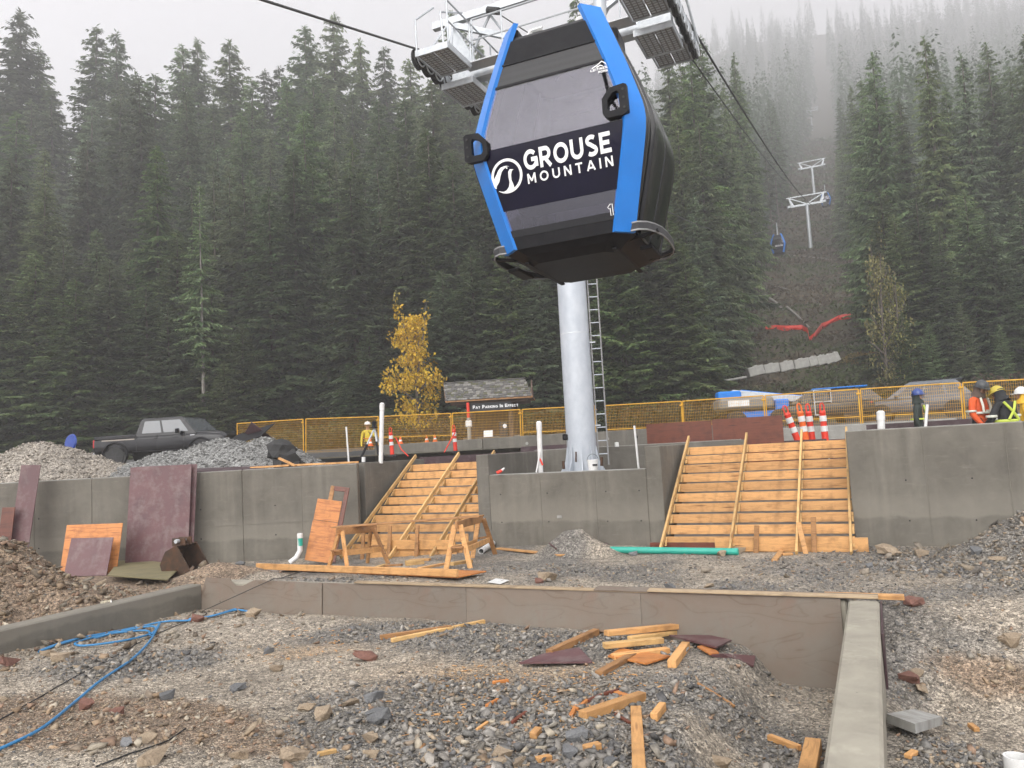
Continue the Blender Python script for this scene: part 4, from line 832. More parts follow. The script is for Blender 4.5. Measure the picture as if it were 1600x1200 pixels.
# ================================================================== vegetation
def kites(P, D, Wv, L, W, droop=0.0):
    """diamond faces: base P, direction D, side Wv, lengths L, widths W"""
    n = len(P); D = D / np.linalg.norm(D, axis=1, keepdims=True); Wv = Wv - D * (Wv * D).sum(1, keepdims=True); Wv /= np.linalg.norm(Wv, axis=1, keepdims=True) + 1e-9
    v = np.empty((n, 4, 3)); L = np.asarray(L)[:, None]; W = np.asarray(W)[:, None]; dn = np.array((0, 0, -1.0)) * droop
    v[:, 0] = P; v[:, 1] = P + D * L * .45 + Wv * W; v[:, 2] = P + D * L + dn * L; v[:, 3] = P + D * L * .45 - Wv * W
    return v.reshape(-1, 3), np.arange(n * 4).reshape(n, 4)
def conifer_mesh(name, seed, H=26.0, R=3.6, base=.06, whorl=.5, per=6, fine=1.0, thin=0.0, droop=.5):
    r = np.random.default_rng(seed); Ps, Ds, Ws, Ls, Wd, Cs = [], [], [], [], [], []
    z = H * base
    while z < H * .985:
        t = z / H; tt = (t - base) / (1 - base); rad = R * (1 - tt) ** .74 * (.55 + .45 * min(1, tt / .12)) + .12
        for k in range(per):
            if r.random() < thin * (1 - tt): continue
            az = r.random() * 2 * pi; Lb = rad * r.uniform(.6, 1.12) * (1.25 if r.random() < .08 else 1); d0 = np.array((cos(az), sin(az), 0)); zb = z + r.uniform(-.3, .3)
            up = .28 * (tt - .3) + r.uniform(-.08, .08); n = max(6, int(Lb * 23 * fine)); s = np.sort(r.random(n)) ** .75
            dz = up * s * Lb - droop * .42 * Lb * s ** 2 + .14 * Lb * s ** 3.2
            P = d0 * (s * Lb)[:, None]; P[:, 2] = zb + dz
            side = np.array((-d0[1], d0[0], 0)); sg = np.where(r.random(n) < .5, -1, 1)[:, None]
            tl = np.clip(Lb * .34 * (1.15 - s), .28, .95) * r.uniform(.7, 1.3, n)
            D = d0 * r.uniform(.35, 1.0, (n, 1)) + side * sg * r.uniform(.25, 1.0, (n, 1)); D[:, 2] += r.uniform(-.55, .1, n) - .2 * droop
            W = np.tile(np.array((0, 0, 1.0)), (n, 1)) * r.uniform(-.3, .3, (n, 1)) + np.cross(D, (0, 0, 1.0))
            Ps.append(P); Ds.append(D); Ws.append(W); Ls.append(tl); Wd.append(tl * r.uniform(.15, .27, n))
            g = r.uniform(.6, 1.35, n) * r.uniform(.6, 1.45); Cs.append(g)
        z += whorl * r.uniform(.7, 1.3) * (1 - .45 * tt)
    n = 24; P = np.zeros((n, 3)); P[:, 2] = r.uniform(H * .955, H * .995, n); a = r.random(n) * 2 * pi; D = np.stack([np.cos(a), np.sin(a), r.uniform(.3, 1.6, n)], 1)
    Ps.append(P); Ds.append(D); Ws.append(np.cross(D, (0, 0, 1.0))); Ls.append(r.uniform(.25, .5, n)); Wd.append(np.full(n, .06)); Cs.append(np.ones(n))
    P, D, W, L, Wd, C = map(np.concatenate, (Ps, Ds, Ws, Ls, Wd, Cs)); v, f = kites(P, D, W, L, Wd, .12)
    hue = r.random(len(P)); col = np.stack([.13 + .06 * hue, .195 + .03 * hue, .09 + .012 * hue], 1) * C[:, None]
    return arr_mesh(name, v, f, MAT['needles'], np.repeat(col, 4, 0), False, 4)
def trunk_mesh(name, H, r0, dead=0, seed=0, pale=False):
    r = random.Random(seed); mb = MB(); pts = []
    for i in range(9):
        t = i / 8; pts.append((r.uniform(-.06, .06) * H / 26, r.uniform(-.06, .06) * H / 26, -1.5 + t * (H * .99 + 1.5)))
    mb.tube(pts, [r0 * (1 - .93 * (i / 8)) * (1.25 if i == 0 else 1) for i in range(9)], 8)
    for k in range(dead):
        z = r.uniform(.08, .5) * H; a = r.random() * 6.28; l = r.uniform(.5, 1.6); mb.tube([(0, 0, z), (cos(a) * l, sin(a) * l, z - .1 + r.uniform(-.2, .2))], [.03, .01], 4)
    me = bpy.data.meshes.new(name); me.from_pydata(mb.v, [], mb.f); me.materials.append(MAT['bark_pale' if pale else 'bark']); me.polygons.foreach_set('use_smooth', [True] * len(me.polygons)); return me
PROTO = []
for i, (R, base, wh, per, thin, dr, dead) in enumerate(((5.0, .04, .55, 8, .0, .6, 6), (4.5, .06, .6, 8, .03, .9, 10), (5.4, .03, .62, 8, .03, .5, 6), (3.4, .34, .7, 6, .15, .7, 26), (3.4, .5, .7, 6, .15, .6, 30), (4.2, .05, .58, 8, .03, 1.0, 8))):
    PROTO.append((conifer_mesh('crown', 100 + i, 26, R, base, wh, per, 1.0, thin, dr), trunk_mesh('trunk', 26, .34 if i < 3 else .25, dead, i)))
LOWP = [(conifer_mesh('crown', 200 + i, 26, R, .08, .8, 5, .5, .05, .6), trunk_mesh('trunk', 26, .3, 0, 50 + i)) for i, R in enumerate((3.4, 2.8))]
def conifer(x, y, h, kind, label, group, name='conifer_tree', wide=1.0, zb=None, low=False):
    zb = float(hz(x, y)) if zb is None else zb; t = thing(name, label, 'tree', (x, y, zb - .2), random.uniform(0, 6.28), group)
    k = h / 26; t.scale = (k * wide, k * wide, k); cm, tm = (LOWP if low else PROTO)[kind]
    link('crown', cm, t); link('trunk', tm, t); return t
ORD = ['first', 'second', 'third', 'fourth', 'fifth', 'sixth', 'seventh', 'eighth', 'ninth', 'tenth', 'eleventh', 'twelfth', 'thirteenth', 'fourteenth', 'fifteenth', 'sixteenth', 'seventeenth', 'eighteenth', 'nineteenth', 'twentieth', 'twenty-first', 'twenty-second', 'twenty-third', 'twenty-fourth', 'twenty-fifth', 'twenty-sixth']
def row(spec, fmt, group, wide=1.0, kinds=(0, 1, 2, 5), name='conifer_tree'):
    """spec: (px of tip, py of tip, distance); labels count the row from the left"""
    for i, (px, py, Y) in enumerate(sorted(spec)):
        p = at(px, py, Y); zb = float(hz(p.x, Y)); h = p.z - zb
        conifer(p.x, Y, h, kinds[(i * 7 + int(px)) % len(kinds)], fmt.format(ORD[i] if i < 26 else 'rightmost'), group, name, wide * random.uniform(.9, 1.12))
R_ = random.Random(5)
# skyline trees behind the left forest
row([(-25, 60, 108), (32, 12, 104), (62, 70, 110), (150, 36, 106), (182, 46, 104), (212, 110, 114), (285, 66, 108), (308, 57, 110), (358, 60, 106), (412, 106, 116), (436, 100, 116), (476, 36, 108), (520, 18, 106), (562, 60, 112), (600, 70, 114), (640, 90, 112), (705, 12, 106), (745, 60, 110)],
    '{} tall misty fir from the left on the skyline above the forest', 'skyline firs of the left forest', 1.08, (0, 2, 1))
row([(x + R_.uniform(-10, 10), R_.uniform(110, 165), R_.uniform(92, 100)) for x in range(-10, 800, 50)], '{} misty fir from the left just below the skyline', 'misty firs below the skyline', 1.05, (0, 2, 5, 1))
# second rank, below the skyline
row([(x + R_.uniform(-12, 12), R_.uniform(110, 230), R_.uniform(68, 84)) for x in range(-20, 740, 50)], '{} fir from the left in the middle rank of the left forest', 'middle rank firs of the left forest', 1.0, (0, 1, 2, 5))
# front rank
row([(x + R_.uniform(-10, 10), R_.uniform(205, 380), R_.uniform(50, 60)) for x in range(-25, 600, 44)], '{} green fir from the left in the front rank behind the pickup truck', 'front rank firs of the left forest', 1.3, (0, 1, 5, 2))
row([(-5, 420, 47), (55, 385, 48), (118, 430, 47), (170, 400, 48.5), (228, 440, 47.5), (262, 470, 47), (330, 440, 48), (378, 500, 47.5), (350, 560, 46), (575, 505, 48.5), (545, 560, 47)], '{} low bushy fir from the left at the edge of the forest', 'low firs at the forest edge', 1.5, (0, 2))
# bare-stemmed firs where trunks show
row([(x + R_.uniform(-8, 8), R_.uniform(170, 290), R_.uniform(54, 60)) for x in list(range(300, 420, 30)) + list(range(455, 600, 18))], '{} bare stemmed fir from the left in the dark gap of the forest', 'bare stemmed firs', 1.0, (3, 4))
t = conifer(at(316, 500, 47).x, 47, 17.5, 3, 'slender fir with a pale bare trunk behind the pickup cab', 'low firs at the forest edge', zb=2.6, wide=.8)
t.children[1].data = trunk_mesh('trunk', 26, .27, 20, 77, True)
# centre forest, behind the tower and kiosk
row([(x + R_.uniform(-10, 10), R_.uniform(185, 260), R_.uniform(50, 54)) for x in range(620, 1000, 42)], '{} green fir from the left between yellow tree and tower', 'firs behind the kiosk', 1.2, (0, 1, 2))
row([(690, 420, 46), (735, 380, 47), (790, 350, 47.5), (840, 400, 46), (960, 330, 46.5), (1000, 290, 48), (1040, 320, 47), (1068, 380, 46.5)], '{} dark drooping fir from the left just behind the kiosk fence', 'near firs behind the kiosk', 1.35, (0, 2, 1))
row([(800, 90, 72), (850, 60, 74), (900, -15, 70), (925, 10, 74), (1040, 70, 66), (1062, 95, 72), (1076, 75, 64), (1092, 52, 70)], '{} tall misty fir from the left behind the gondola', 'tall firs behind the gondola', .8, (0, 2, 1))
row([(1010, 190, 56), (1055, 160, 58), (1090, 185, 56), (1098, 235, 58), (1110, 330, 60), (1084, 300, 54)], '{} green fir from the left right of the tower', 'firs right of the tower', .9, (0, 1, 2))
# left flank of the lift cut, receding uphill
row([(1130, 130, 84), (1146, 80, 92), (1138, 170, 82), (1146, 105, 104), (1156, 150, 112), (1166, 165, 124), (1138, 250, 74), (1130, 300, 66), (1192, 190, 140), (1200, 150, 160), (1208, 160, 178)], '{} fir from the left along the left side of the lift clearing', 'firs along the left of the clearing', .6, (3, 4, 1, 3))
row([(1168, 260, 92), (1158, 290, 84), (1176, 240, 104), (1148, 330, 76), (1184, 250, 118), (1164, 220, 98), (1142, 280, 70)], '{} bare stemmed fir from the left lining the clearing beside the far gondola', 'bare stemmed firs beside the clearing', .55, (4, 3))
# right flank
row([(1312, 215, 118), (1318, 180, 130), (1306, 240, 140), (1310, 150, 165), (1328, 130, 100), (1335, 190, 92)], '{} misty fir from the left along the right side of the clearing', 'firs along the right of the clearing', .65, (0, 1, 5))
row([(1344, 118, 68), (1362, 78, 60), (1404, 150, 62), (1442, 52, 56), (1475, 130, 60), (1500, 78, 58), (1540, 62, 62), (1575, 100, 60), (1600, 50, 56), (1640, 90, 58)], '{} tall dark fir from the left in the right hand forest', 'tall firs of the right hand forest', .82, (0, 2, 1))
row([(1374, 290, 52), (1395, 330, 50), (1430, 300, 51), (1465, 350, 48), (1505, 290, 49), (1545, 340, 47), (1590, 300, 48), (1630, 330, 47), (1378, 420, 50), (1408, 480, 46.5), (1450, 500, 45.5), (1500, 470, 45.5), (1560, 500, 45), (1610, 470, 45)], '{} dark green fir from the left at the near edge of the right hand forest', 'near firs of the right hand forest', 1.1, (0, 2, 0, 1))
# far forest on the mountain, one mass
rr = np.random.default_rng(3); VV, FF, CC, n0 = [], [], [], 0
base_v = [np.empty((len(m[0].vertices), 3)) for m in LOWP]; base_c = []
for b_, m in zip(base_v, LOWP):
    m[0].vertices.foreach_get('co', b_.ravel()) if False else None
def far_tree(r):                       # small fir of layered diamonds
    n = 260; s = r.random(n) ** .8; z = 3 + 23 * (1 - s); a = r.random(n) * 6.283; rad = .2 + 3.3 * s ** .85 * r.uniform(.35, 1, n)
    P = np.stack([np.cos(a) * rad * .4, np.sin(a) * rad * .4, z + .5], 1); D = np.stack([np.cos(a), np.sin(a), -.45 - .3 * r.random(n)], 1); W = np.cross(D, (0, 0, 1.0)); return kites(P, D, W, rad * .6 + .3, .14 + .11 * rad, .05)
FTR = [far_tree(rr) for _ in range(6)]
cnt = 0
while cnt < 1500:
    y = rr.uniform(150, 850) if cnt < 1150 else rr.uniform(105, 260); px = rr.uniform(1000, 1660) if y < 220 else rr.uniform(900, 1680); x = (px - 800) / 1200 * y * 1.02
    off = abs(x - (1.5 + (y - 17.5) * .4519))
    if off < (9.5 if y < 230 else max(6.5, 9.5 - (y - 230) * .02)): continue
    v, f = FTR[cnt % 6]; s_ = rr.uniform(.8, 1.4) * (1 if y < 300 else 1.35); ca, sa = cos(cnt * 1.7), sin(cnt * 1.7)
    q = np.stack([v[:, 0] * ca - v[:, 1] * sa, v[:, 0] * sa + v[:, 1] * ca, v[:, 2]], 1) * s_ + np.array((x, y, float(hz(x, y)) - 1)); VV.append(q); FF.append(f + n0); n0 += len(q)
    CC.append(np.repeat((np.array((.085, .13, .065)) * rr.uniform(.7, 1.3, (len(f), 1)) * rr.uniform(.75, 1.2)), 4, 0)); cnt += 1
tag(link('distant_forest', arr_mesh('distant_forest', np.concatenate(VV), np.concatenate(FF), MAT['needles'], np.concatenate(CC), False, 4)), 'far fir forest fading into cloud on the mountainside', 'forest', None, 'stuff')

# broadleaf: the yellow autumn tree and shrubs
def leafy_mesh(name, seed, blobs, n, size, colf):
    r = np.random.default_rng(seed); w_ = np.array([b[3] * b[4] * b[5] for b in blobs]); w_ = w_ / w_.sum(); k = r.choice(len(blobs), n, p=w_); B = np.array(blobs)[k]
    d = r.normal(size=(n, 3)); d /= np.linalg.norm(d, axis=1, keepdims=True); rad = r.random((n, 1)) ** .42
    P = B[:, :3] + d * rad * B[:, 3:6]; D = d + r.normal(size=(n, 3)) * .8; D[:, 2] -= .3; W = r.normal(size=(n, 3)); L = size * r.uniform(.6, 1.4, n)
    v, f = kites(P, D, W, L, L * .36); return arr_mesh(name, v, f, MAT['leaves'], np.repeat(colf(P, r), 4, 0), False, 4)
def ycol(P, r):
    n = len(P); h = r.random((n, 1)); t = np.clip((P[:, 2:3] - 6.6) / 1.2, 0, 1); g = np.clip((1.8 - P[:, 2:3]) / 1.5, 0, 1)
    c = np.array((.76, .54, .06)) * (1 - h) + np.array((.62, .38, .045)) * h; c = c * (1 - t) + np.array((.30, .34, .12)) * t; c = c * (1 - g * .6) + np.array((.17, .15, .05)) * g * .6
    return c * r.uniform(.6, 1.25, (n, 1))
yt = thing('autumn_tree', 'young broadleaf tree with golden autumn leaves behind the kiosk', 'tree', (at(652, 640, 44).x, 44, 2.2)); yt.scale = (1.0, 1.0, 1.27)
r = np.random.default_rng(8); bl = []
for k in range(64):
    z = r.uniform(.8, 6.0); w_ = 1.75 * (1 - abs(z - 2.7) / 5.2); a = r.random() * 6.28; q = r.uniform(.2, 1); bl.append((cos(a) * w_ * q, sin(a) * w_ * q, z, r.uniform(.35, .75), r.uniform(.35, .75), r.uniform(.2, .45)))
bl += [(-.85, 0, 6.4, .3, .3, .6), (-.95, .1, 7.1, .2, .2, .5), (.75, 0, 6.1, .28, .3, .6), (.85, 0, 6.8, .18, .2, .45), (.1, 0, 5.8, .5, .4, .5), (-.5, .1, 5.6, .4, .4, .5)]
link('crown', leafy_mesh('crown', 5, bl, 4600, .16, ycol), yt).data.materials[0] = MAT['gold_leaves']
mb = MB(); mb.tube([(0, 0, -.6), (.05, 0, 1.5), (0, 0, 3.2), (-.2, 0, 4.6), (-.7, 0, 6.2)], [.13, .11, .09, .06, .02], 7)
for k in range(14): z = .9 + .33 * k; a = k * 2.4; mb.tube([(0, 0, z), (cos(a) * .7, sin(a) * .7, z + .5), (cos(a) * 1.4 * (1 - k / 22), sin(a) * 1.4 * (1 - k / 22), z + .75)], [.05, .03, .012], 5)
mb.tube([(0, 0, 3.2), (.45, 0, 4.8), (.8, 0, 6.8)], [.07, .05, .015], 6); mb.build('trunk', MAT['bark'], yt, smooth=60)
for (px, py, Y, n_, sx_, lab) in ((1364, 350, 47.5, 1700, .85, 'sparse pale yellow tree standing before the right hand firs'), (1392, 400, 46.8, 1500, .7, 'smaller sparse yellow tree right of the pale one')):
    p = at(px, py, Y); zb = float(hz(p.x, Y)); t = thing('autumn_tree', lab, 'tree', (p.x, Y, zb), 1.0 + px); t.scale = (sx_, sx_, (p.z - zb) / 7.6)
    cm = leafy_mesh('crown', int(px), bl, n_, .15, lambda P, r: (np.array((.34, .28, .09)) * r.random((len(P), 1)) + np.array((.16, .17, .07)) * r.random((len(P), 1))) * .75); link('crown', cm, t); link('trunk', yt.children[1].data, t)
def scol(c1, c2):
    def f(P, r): h = r.random((len(P), 1)); return (np.array(c1) * h + np.array(c2) * (1 - h)) * r.uniform(.55, 1.3, (len(P), 1))
    return f
def shrub_mesh(seed, c1, c2, n=1600, size=.14):
    r = np.random.default_rng(seed); bl = [(r.uniform(-1, 1), r.uniform(-1, 1), r.uniform(.25, .95), r.uniform(.3, .6), r.uniform(.3, .6), r.uniform(.25, .45)) for _ in range(11)]; return leafy_mesh('foliage', seed, bl, n, size, scol(c1, c2))
SH = {'green': shrub_mesh(31, (.06, .085, .03), (.035, .055, .025)), 'brown': shrub_mesh(32, (.15, .10, .055), (.08, .06, .035)), 'mixed': shrub_mesh(33, (.11, .10, .045), (.05, .065, .03)), 'yellow': shrub_mesh(34, (.34, .24, .05), (.16, .15, .06)), 'big': shrub_mesh(36, (.30, .25, .08), (.13, .14, .06), 5200, .06), 'rust': shrub_mesh(35, (.30, .12, .03), (.2, .1, .03))}
stem_me = None
def shrub(x, y, z, s_, kind, label, group):
    t = thing('shrub', label, 'shrub', (x, y, z - .15), random.uniform(0, 6), group); t.scale = (s_ * 1.2, s_ * 1.2, s_); link('foliage', SH[kind], t)
    global stem_me
    if stem_me is None:
        mb = MB()
        for k in range(7): a = k * .9; mb.tube([(0, 0, -.1), (cos(a) * .4, sin(a) * .4, .5), (cos(a) * .8, sin(a) * .8, 1.0)], [.03, .02, .008], 4)
        o_ = mb.build('stem', MAT['bark'], t); stem_me = o_.data
    else: link('stem', stem_me, t)
    return t
BANK, FOOT = [], []
for px in range(1060, 1620, 24):
    for row_, (dy, Y) in enumerate(((0, 44.6), (0, 46.6))):
        x = (px + R_.uniform(-9, 9) - 800) / 1200 * Y; s_ = R_.uniform(.9, 1.5); kd = R_.choice(['green', 'mixed', 'brown', 'mixed'])
        BANK.append((x / Y, x, Y, s_, kd, row_))
for px in list(range(395, 700, 22)) + list(range(840, 1040, 26)):
    Y = R_.uniform(43.5, 45.5); x = (px - 800) / 1200 * Y; kd = R_.choice(['brown', 'mixed', 'green']); FOOT.append((x / Y, x, Y, R_.uniform(.8, 1.3), kd, 0))
CN = {'green': 'dark green', 'mixed': 'olive', 'brown': 'brown leafed'}
for lst, where, grp in ((BANK, ('front row behind the parked cars', 'back row behind the parked cars'), 'shrubs on the bank'), (FOOT, ('at the forest foot',), 'shrubs behind the fence')):
    for rw_ in range(len(where)):
        for kd in CN:
            for i, (q, x, Y, s_, k2, r2) in enumerate(sorted(e for e in lst if e[4] == kd and e[5] == rw_)): shrub(x, Y, float(hz(x, Y)), s_, kd, f'{ORD[i]} {CN[kd]} shrub from the left, {where[rw_]}', grp)
for px, py, kd, s_, lab in ((520, 672, 'rust', .7, 'small rust orange shrub behind the left fence panels'), (1322, 560, 'yellow', .9, 'bright yellow shrub at the end of the concrete blocks'), (1350, 553, 'rust', .7, 'orange shrub at the edge of the clearing')):
    p = hpt(px, py + 12, 42); 
    shrub(p.x, p.y, p.z, s_, kd, lab, 'single coloured shrubs')
# ground cover on the cleared strip and forest floor, one mass
r = np.random.default_rng(21); n = 90000; y = 46 + 330 * r.random(n) ** 2.0; c = 1.5 + (y - 17.5) * .4519; x = c + r.uniform(-1, 1, n) * (15 + .03 * y); m_ = r.random(n) < .2; x = np.where(m_, r.uniform(-40, 50, n), x); y = np.where(m_, 45 + 12 * r.random(n), y)
P = np.stack([x, y, hz(x, y)], 1); D = r.normal(size=(n, 3)); D[:, 2] = np.abs(D[:, 2]) * .8 + .15; L = r.uniform(.15, .5, n) * (.6 + y / 110); v, f = kites(P, D, r.normal(size=(n, 3)), L, L * .22, .1)
h = r.random((n, 1)); patch = fbm(x, y, 6, 2, 60)[:, None]; g = np.where(patch > .05, 1.0, 0.0); col = (np.array((.105, .125, .048)) * g + np.array((.14, .105, .072)) * (1 - g)) * r.uniform(.5, 1.35, (n, 1))
tag(link('undergrowth', arr_mesh('undergrowth', v, f, MAT['leaves'], np.repeat(col, 4, 0), False, 4)), 'low ferns, brush and litter on the slope', 'undergrowth', None, 'stuff')
# logs, silt fence, concrete blocks on the slope
for i, (p, q, rr_, lab) in enumerate((((1196, 463), (1222, 482), .16, 'upper fallen log on the cleared slope'), ((1230, 481), (1265, 514), .13, 'long pale fallen log above the red silt fence'), ((1205, 476), (1224, 485), .10, 'short fallen log under the upper log'), ((1232, 400), (1300, 408), .12, 'thin log lying across the clearing below the far tower'), ((1185, 410), (1200, 400), .1, 'short snag leaning near the far gondola'), ((1212, 450), (1236, 455), .1, 'mossy log lying among the brush'))):
    a_, b_ = hpt(*p), hpt(*q); mb = MB(); mb.tube([Vector((0, 0, .1)), (b_ - a_) * .5 + Vector((0, 0, .18)), b_ - a_ + Vector((0, 0, .1))], [rr_, rr_ * .9, rr_ * .6], 7); tag(mb.build('fallen_log', MAT['bark_pale'], None, a_, smooth=60), lab, 'log', 'fallen logs on the slope')
sf = [(1196, 518), (1212, 517), (1228, 521), (1240, 517), (1254, 518), (1263, 523), (1265, 534), (1273, 529), (1285, 515), (1297, 508), (1312, 503), (1326, 500), (1340, 494)]
pts = [hpt(*p, 48) for p in sf]; o0 = pts[0].copy(); mb = MB(); rings = []
for i, p in enumerate(pts): z = Vector((0, 0, 1)); w_ = .42 + .14 * ((i * 7) % 3) / 2; off = Vector((0, .05, 0)); q = p - o0; rings.append([q + z * .02, q + z * w_ * .5 + Vector((0, -.10 * (i % 2), 0)), q + z * w_ + Vector((0, .05, .0)), q + z * w_ + off + Vector((0, .05, 0)), q + z * .02 + off])
mb.loft(rings); tag(mb.build('silt_fence', MAT['orange_red'], None, o0), 'crumpled red plastic fence lying across the cleared slope', 'fence')
cb = thing('block_wall', 'row of pale concrete blocks stepping up the bank', 'wall', hpt(1170, 588, 46)); 
bp = [(1168, 585, 1192, 579), (1192, 580, 1216, 576), (1217, 577, 1238, 572), (1239, 573, 1262, 568), (1262, 569, 1275, 565), (1275, 567, 1288, 563), (1287, 566, 1299, 561), (1298, 563, 1309, 558)]
for (x0, y0, x1, y1) in bp:
    a_ = at(x0, y0 - 2, 50); b_ = at(x1, y1 - 2, 50); L = (b_ - a_).length; ang_ = math.atan2((b_ - a_).z, (b_ - a_).x); mb = MB(); mb.box((0, 0, 0), (L * .985, .6, .62), None, .04); mb.build('concrete_block', MAT['concrete_pale'], cb, (a_ + b_) / 2 - cb.location, 0, rot=(0, -ang_, 0))
    mb = MB(); mb.box((0, 0, 0), (L * .3, .2, .08), None, .03); mb.build('lifting_lug', MAT['concrete_pale'], cb, (a_ + b_) / 2 - cb.location + Vector((0, 0, .34)), 0, rot=(0, -ang_, 0))
cu = thing('stone_edging', 'pale stone edging running below the concrete blocks toward the fence', 'edging', at(1105, 600, 49))
prev = None
for i, (x, y) in enumerate(((1000, 613), (1025, 610), (1048, 607), (1072, 604), (1100, 601), (1122, 597), (1145, 593), (1166, 589))):
    p = at(x, y, 49)
    if prev is not None: mb = MB(); mb.beam(prev - cu.location, p - cu.location, .35, .14, ch=.03); mb.build('edging_stone', MAT['concrete_pale'], cu)
    prev = p
# ================================================================== behind the walls
# gravel heaps on the left terrace
HEAPS = []
def heap(name, label, blobs, box, col, zb, seed):
    x0, x1, y0, y1 = box; xs_, ys_ = np.arange(x0, x1, .09), np.arange(y0, y1, .09); X, Y = np.meshgrid(xs_, ys_); Z = np.zeros_like(X)
    for (cx, cy, h, rx, ry) in blobs:
        q = np.sqrt(((X - cx) / rx) ** 2 + ((Y - cy) / ry) ** 2) + .07 * fbm(X, Y, .8, 2, seed); Z = np.maximum(Z, h * np.clip(1 - np.sqrt(q * q + .03) + .17, -.2, 1))
    Z = Z + .03 * fbm(X, Y, .3, 2, seed + 1); Z = np.maximum(Z, -.1) + zb; v = np.stack([X, Y, Z], -1).reshape(-1, 3); nx_, ny_ = len(xs_), len(ys_)
    i_ = (np.arange(ny_ - 1)[:, None] * nx_ + np.arange(nx_ - 1)).ravel(); f = np.stack([i_, i_ + 1, i_ + nx_ + 1, i_ + nx_], 1); c = np.array(col) * (1 + .3 * fbm(v[:, 0], v[:, 1], .7, 3, seed + 2))[:, None]
    o0 = np.array(((x0 + x1) / 2, (y0 + y1) / 2, zb)); o = link(name, arr_mesh(name, v - o0, f, MAT['ground'], c, True, 4), None, o0)
    tag(o, label, 'gravel heap', 'gravel heaps behind the left wall')
    HEAPS.append((v, col, seed)); return o
heap('gravel_heap', 'pale gravel heap left of the pickup truck', [(-13.4, 21.6, 1.62, 3.3, 2.4), (-16.5, 21.8, 1.4, 3.2, 2.4), (-11.2, 21.2, .9, 2.4, 1.9)], (-21, -8.4, 18.4, 24.2), (.33, .295, .25), 1.34, 70)
heap('gravel_heap', 'darker grey gravel heap in front of the pickup truck', [(-8.2, 21.6, 1.42, 3.1, 2.3), (-7.0, 21.4, 1.36, 2.2, 2.0), (-9.6, 21.3, 1.15, 2.8, 2.0), (-6.0, 20.6, .7, 1.6, 1.6)], (-13.6, -4.0, 18.45, 24.2), (.26, .26, .25), 1.33, 75)
mb = MB(); mb.box((0, 0, 0), (1.35, 1.0, .02), None, .003); tag(mb.build('form_sheet', MAT['black_matte'], None, at(388, 681, 22.9), 0, rot=(radians(24), radians(-12), radians(-14))), 'dark sheet of form plywood propped on the gravel heap', 'form panel', 'form sheets on the heap')
mb = MB(); mb.box((0, 0, 0), (1.3, .02, .45), None, .003); tag(mb.build('form_sheet', MAT['formply_dark'], None, at(415, 688, 23.0), 0, rot=(radians(30), radians(40), radians(5))), 'narrow dark form sheet sloping down behind the propped one', 'form panel', 'form sheets on the heap')
mb = MB(); mb.box((0, 0, 0), (1.9, .5, .018), None, .003); tag(mb.build('form_sheet', MAT['formply_dark'], None, at(352, 733, 18.25), 0, rot=(radians(8), radians(1), radians(2))), 'thin dark sheet lying on the wall top under the gravel', 'form panel', 'form sheets on the heap')
for (p, q, lab) in (((392, 731), (452, 727), 'long timber lying along the top of the left wall'), ((436, 716), (462, 728), 'short timber leaning down onto the wall top'), ((455, 727), (560, 722), 'thin timber strip further right on the wall top')):
    a_, b_ = at(*p, 18.3), at(*q, 18.2); mb = MB(); mb.beam(-(b_ - a_) / 2, (b_ - a_) / 2, .09, .045, ch=.004); tag(mb.build('timber', MAT['lumber'], None, (a_ + b_) / 2), lab, 'timber', 'timbers on the left wall')
# heap of black sheeting
tp = thing('black_sheeting', 'crumpled pile of black plastic sheeting and pipe beside the gravel heap', 'sheeting', at(470, 725, 19.5)); tp.location.z = 1.35; rx = random.Random(3)
mb = MB(); ringsN = 9
for j in range(6):
    cx, cy, s_ = rx.uniform(-.7, .5), rx.uniform(-.3, .3), rx.uniform(.25, .42)
    bm = bmesh.new(); bmesh.ops.create_icosphere(bm, subdivisions=2, radius=s_)
    for v_ in bm.verts: v_.co = v_.co * rx.uniform(.7, 1.25); v_.co.z *= .8; v_.co += Vector((cx, cy, .35 + .12 * j * (j % 2)))
    mb.add([v_.co.copy() for v_ in bm.verts], [[v_.index for v_ in f_.verts] for f_ in bm.faces]) if not bm.verts.ensure_lookup_table() else None; bm.free()
mb.build('sheeting', MAT['rubber'], tp)
for k in range(3): mb = MB(); mb.tube([(-.2 + .1 * k, -.3, .62 - .1 * k), (.4, -.3 - .1 * k, .45), (1.0, -.35, .12)], .045, 8); mb.build('pipe', MAT['black_matte'], tp, smooth=60)

# ---------------------------------------------------------------- yellow site fence
YW = MAT['yellow']
def panel_mesh(Wd, H_, mid):
    mb = MB(); r = .021
    for x in (0, Wd): mb.tube([(x, 0, 0), (x, 0, H_)], r, 6)
    for z in (.12, H_): mb.tube([(0, 0, z), (Wd, 0, z)], r, 6)
    if mid: mb.tube([(0, 0, H_ * .58), (Wd, 0, H_ * .58)], .016, 6)
    wm = MB(); n = int(Wd / .052)
    for i in range(1, n): wm.tube([(Wd * i / n, 0, .12), (Wd * i / n, 0, H_)], .0032, 3, False)
    for i in range(1, 19): wm.tube([(0, .004, .12 + (H_ - .12) * i / 19), (Wd, .004, .12 + (H_ - .12) * i / 19)], .0036, 3, False)
    return mb, wm
fpx = [(368, 662), (474, 655), (590, 651), (704, 646), (813, 640), (930, 634), (944, 634), (1066, 627), (1196, 618), (1345, 608), (1505, 598), (1690, 588)]
def fpos(px): 
    # fence line b = 8.7 in the site frame
    d = ray(px, 650); P = Vector((0, 0, EYE)); n = VX; t_ = ((S(0, 8.75) - P).dot(n)) / d.dot(n); q = P + d * t_; return q
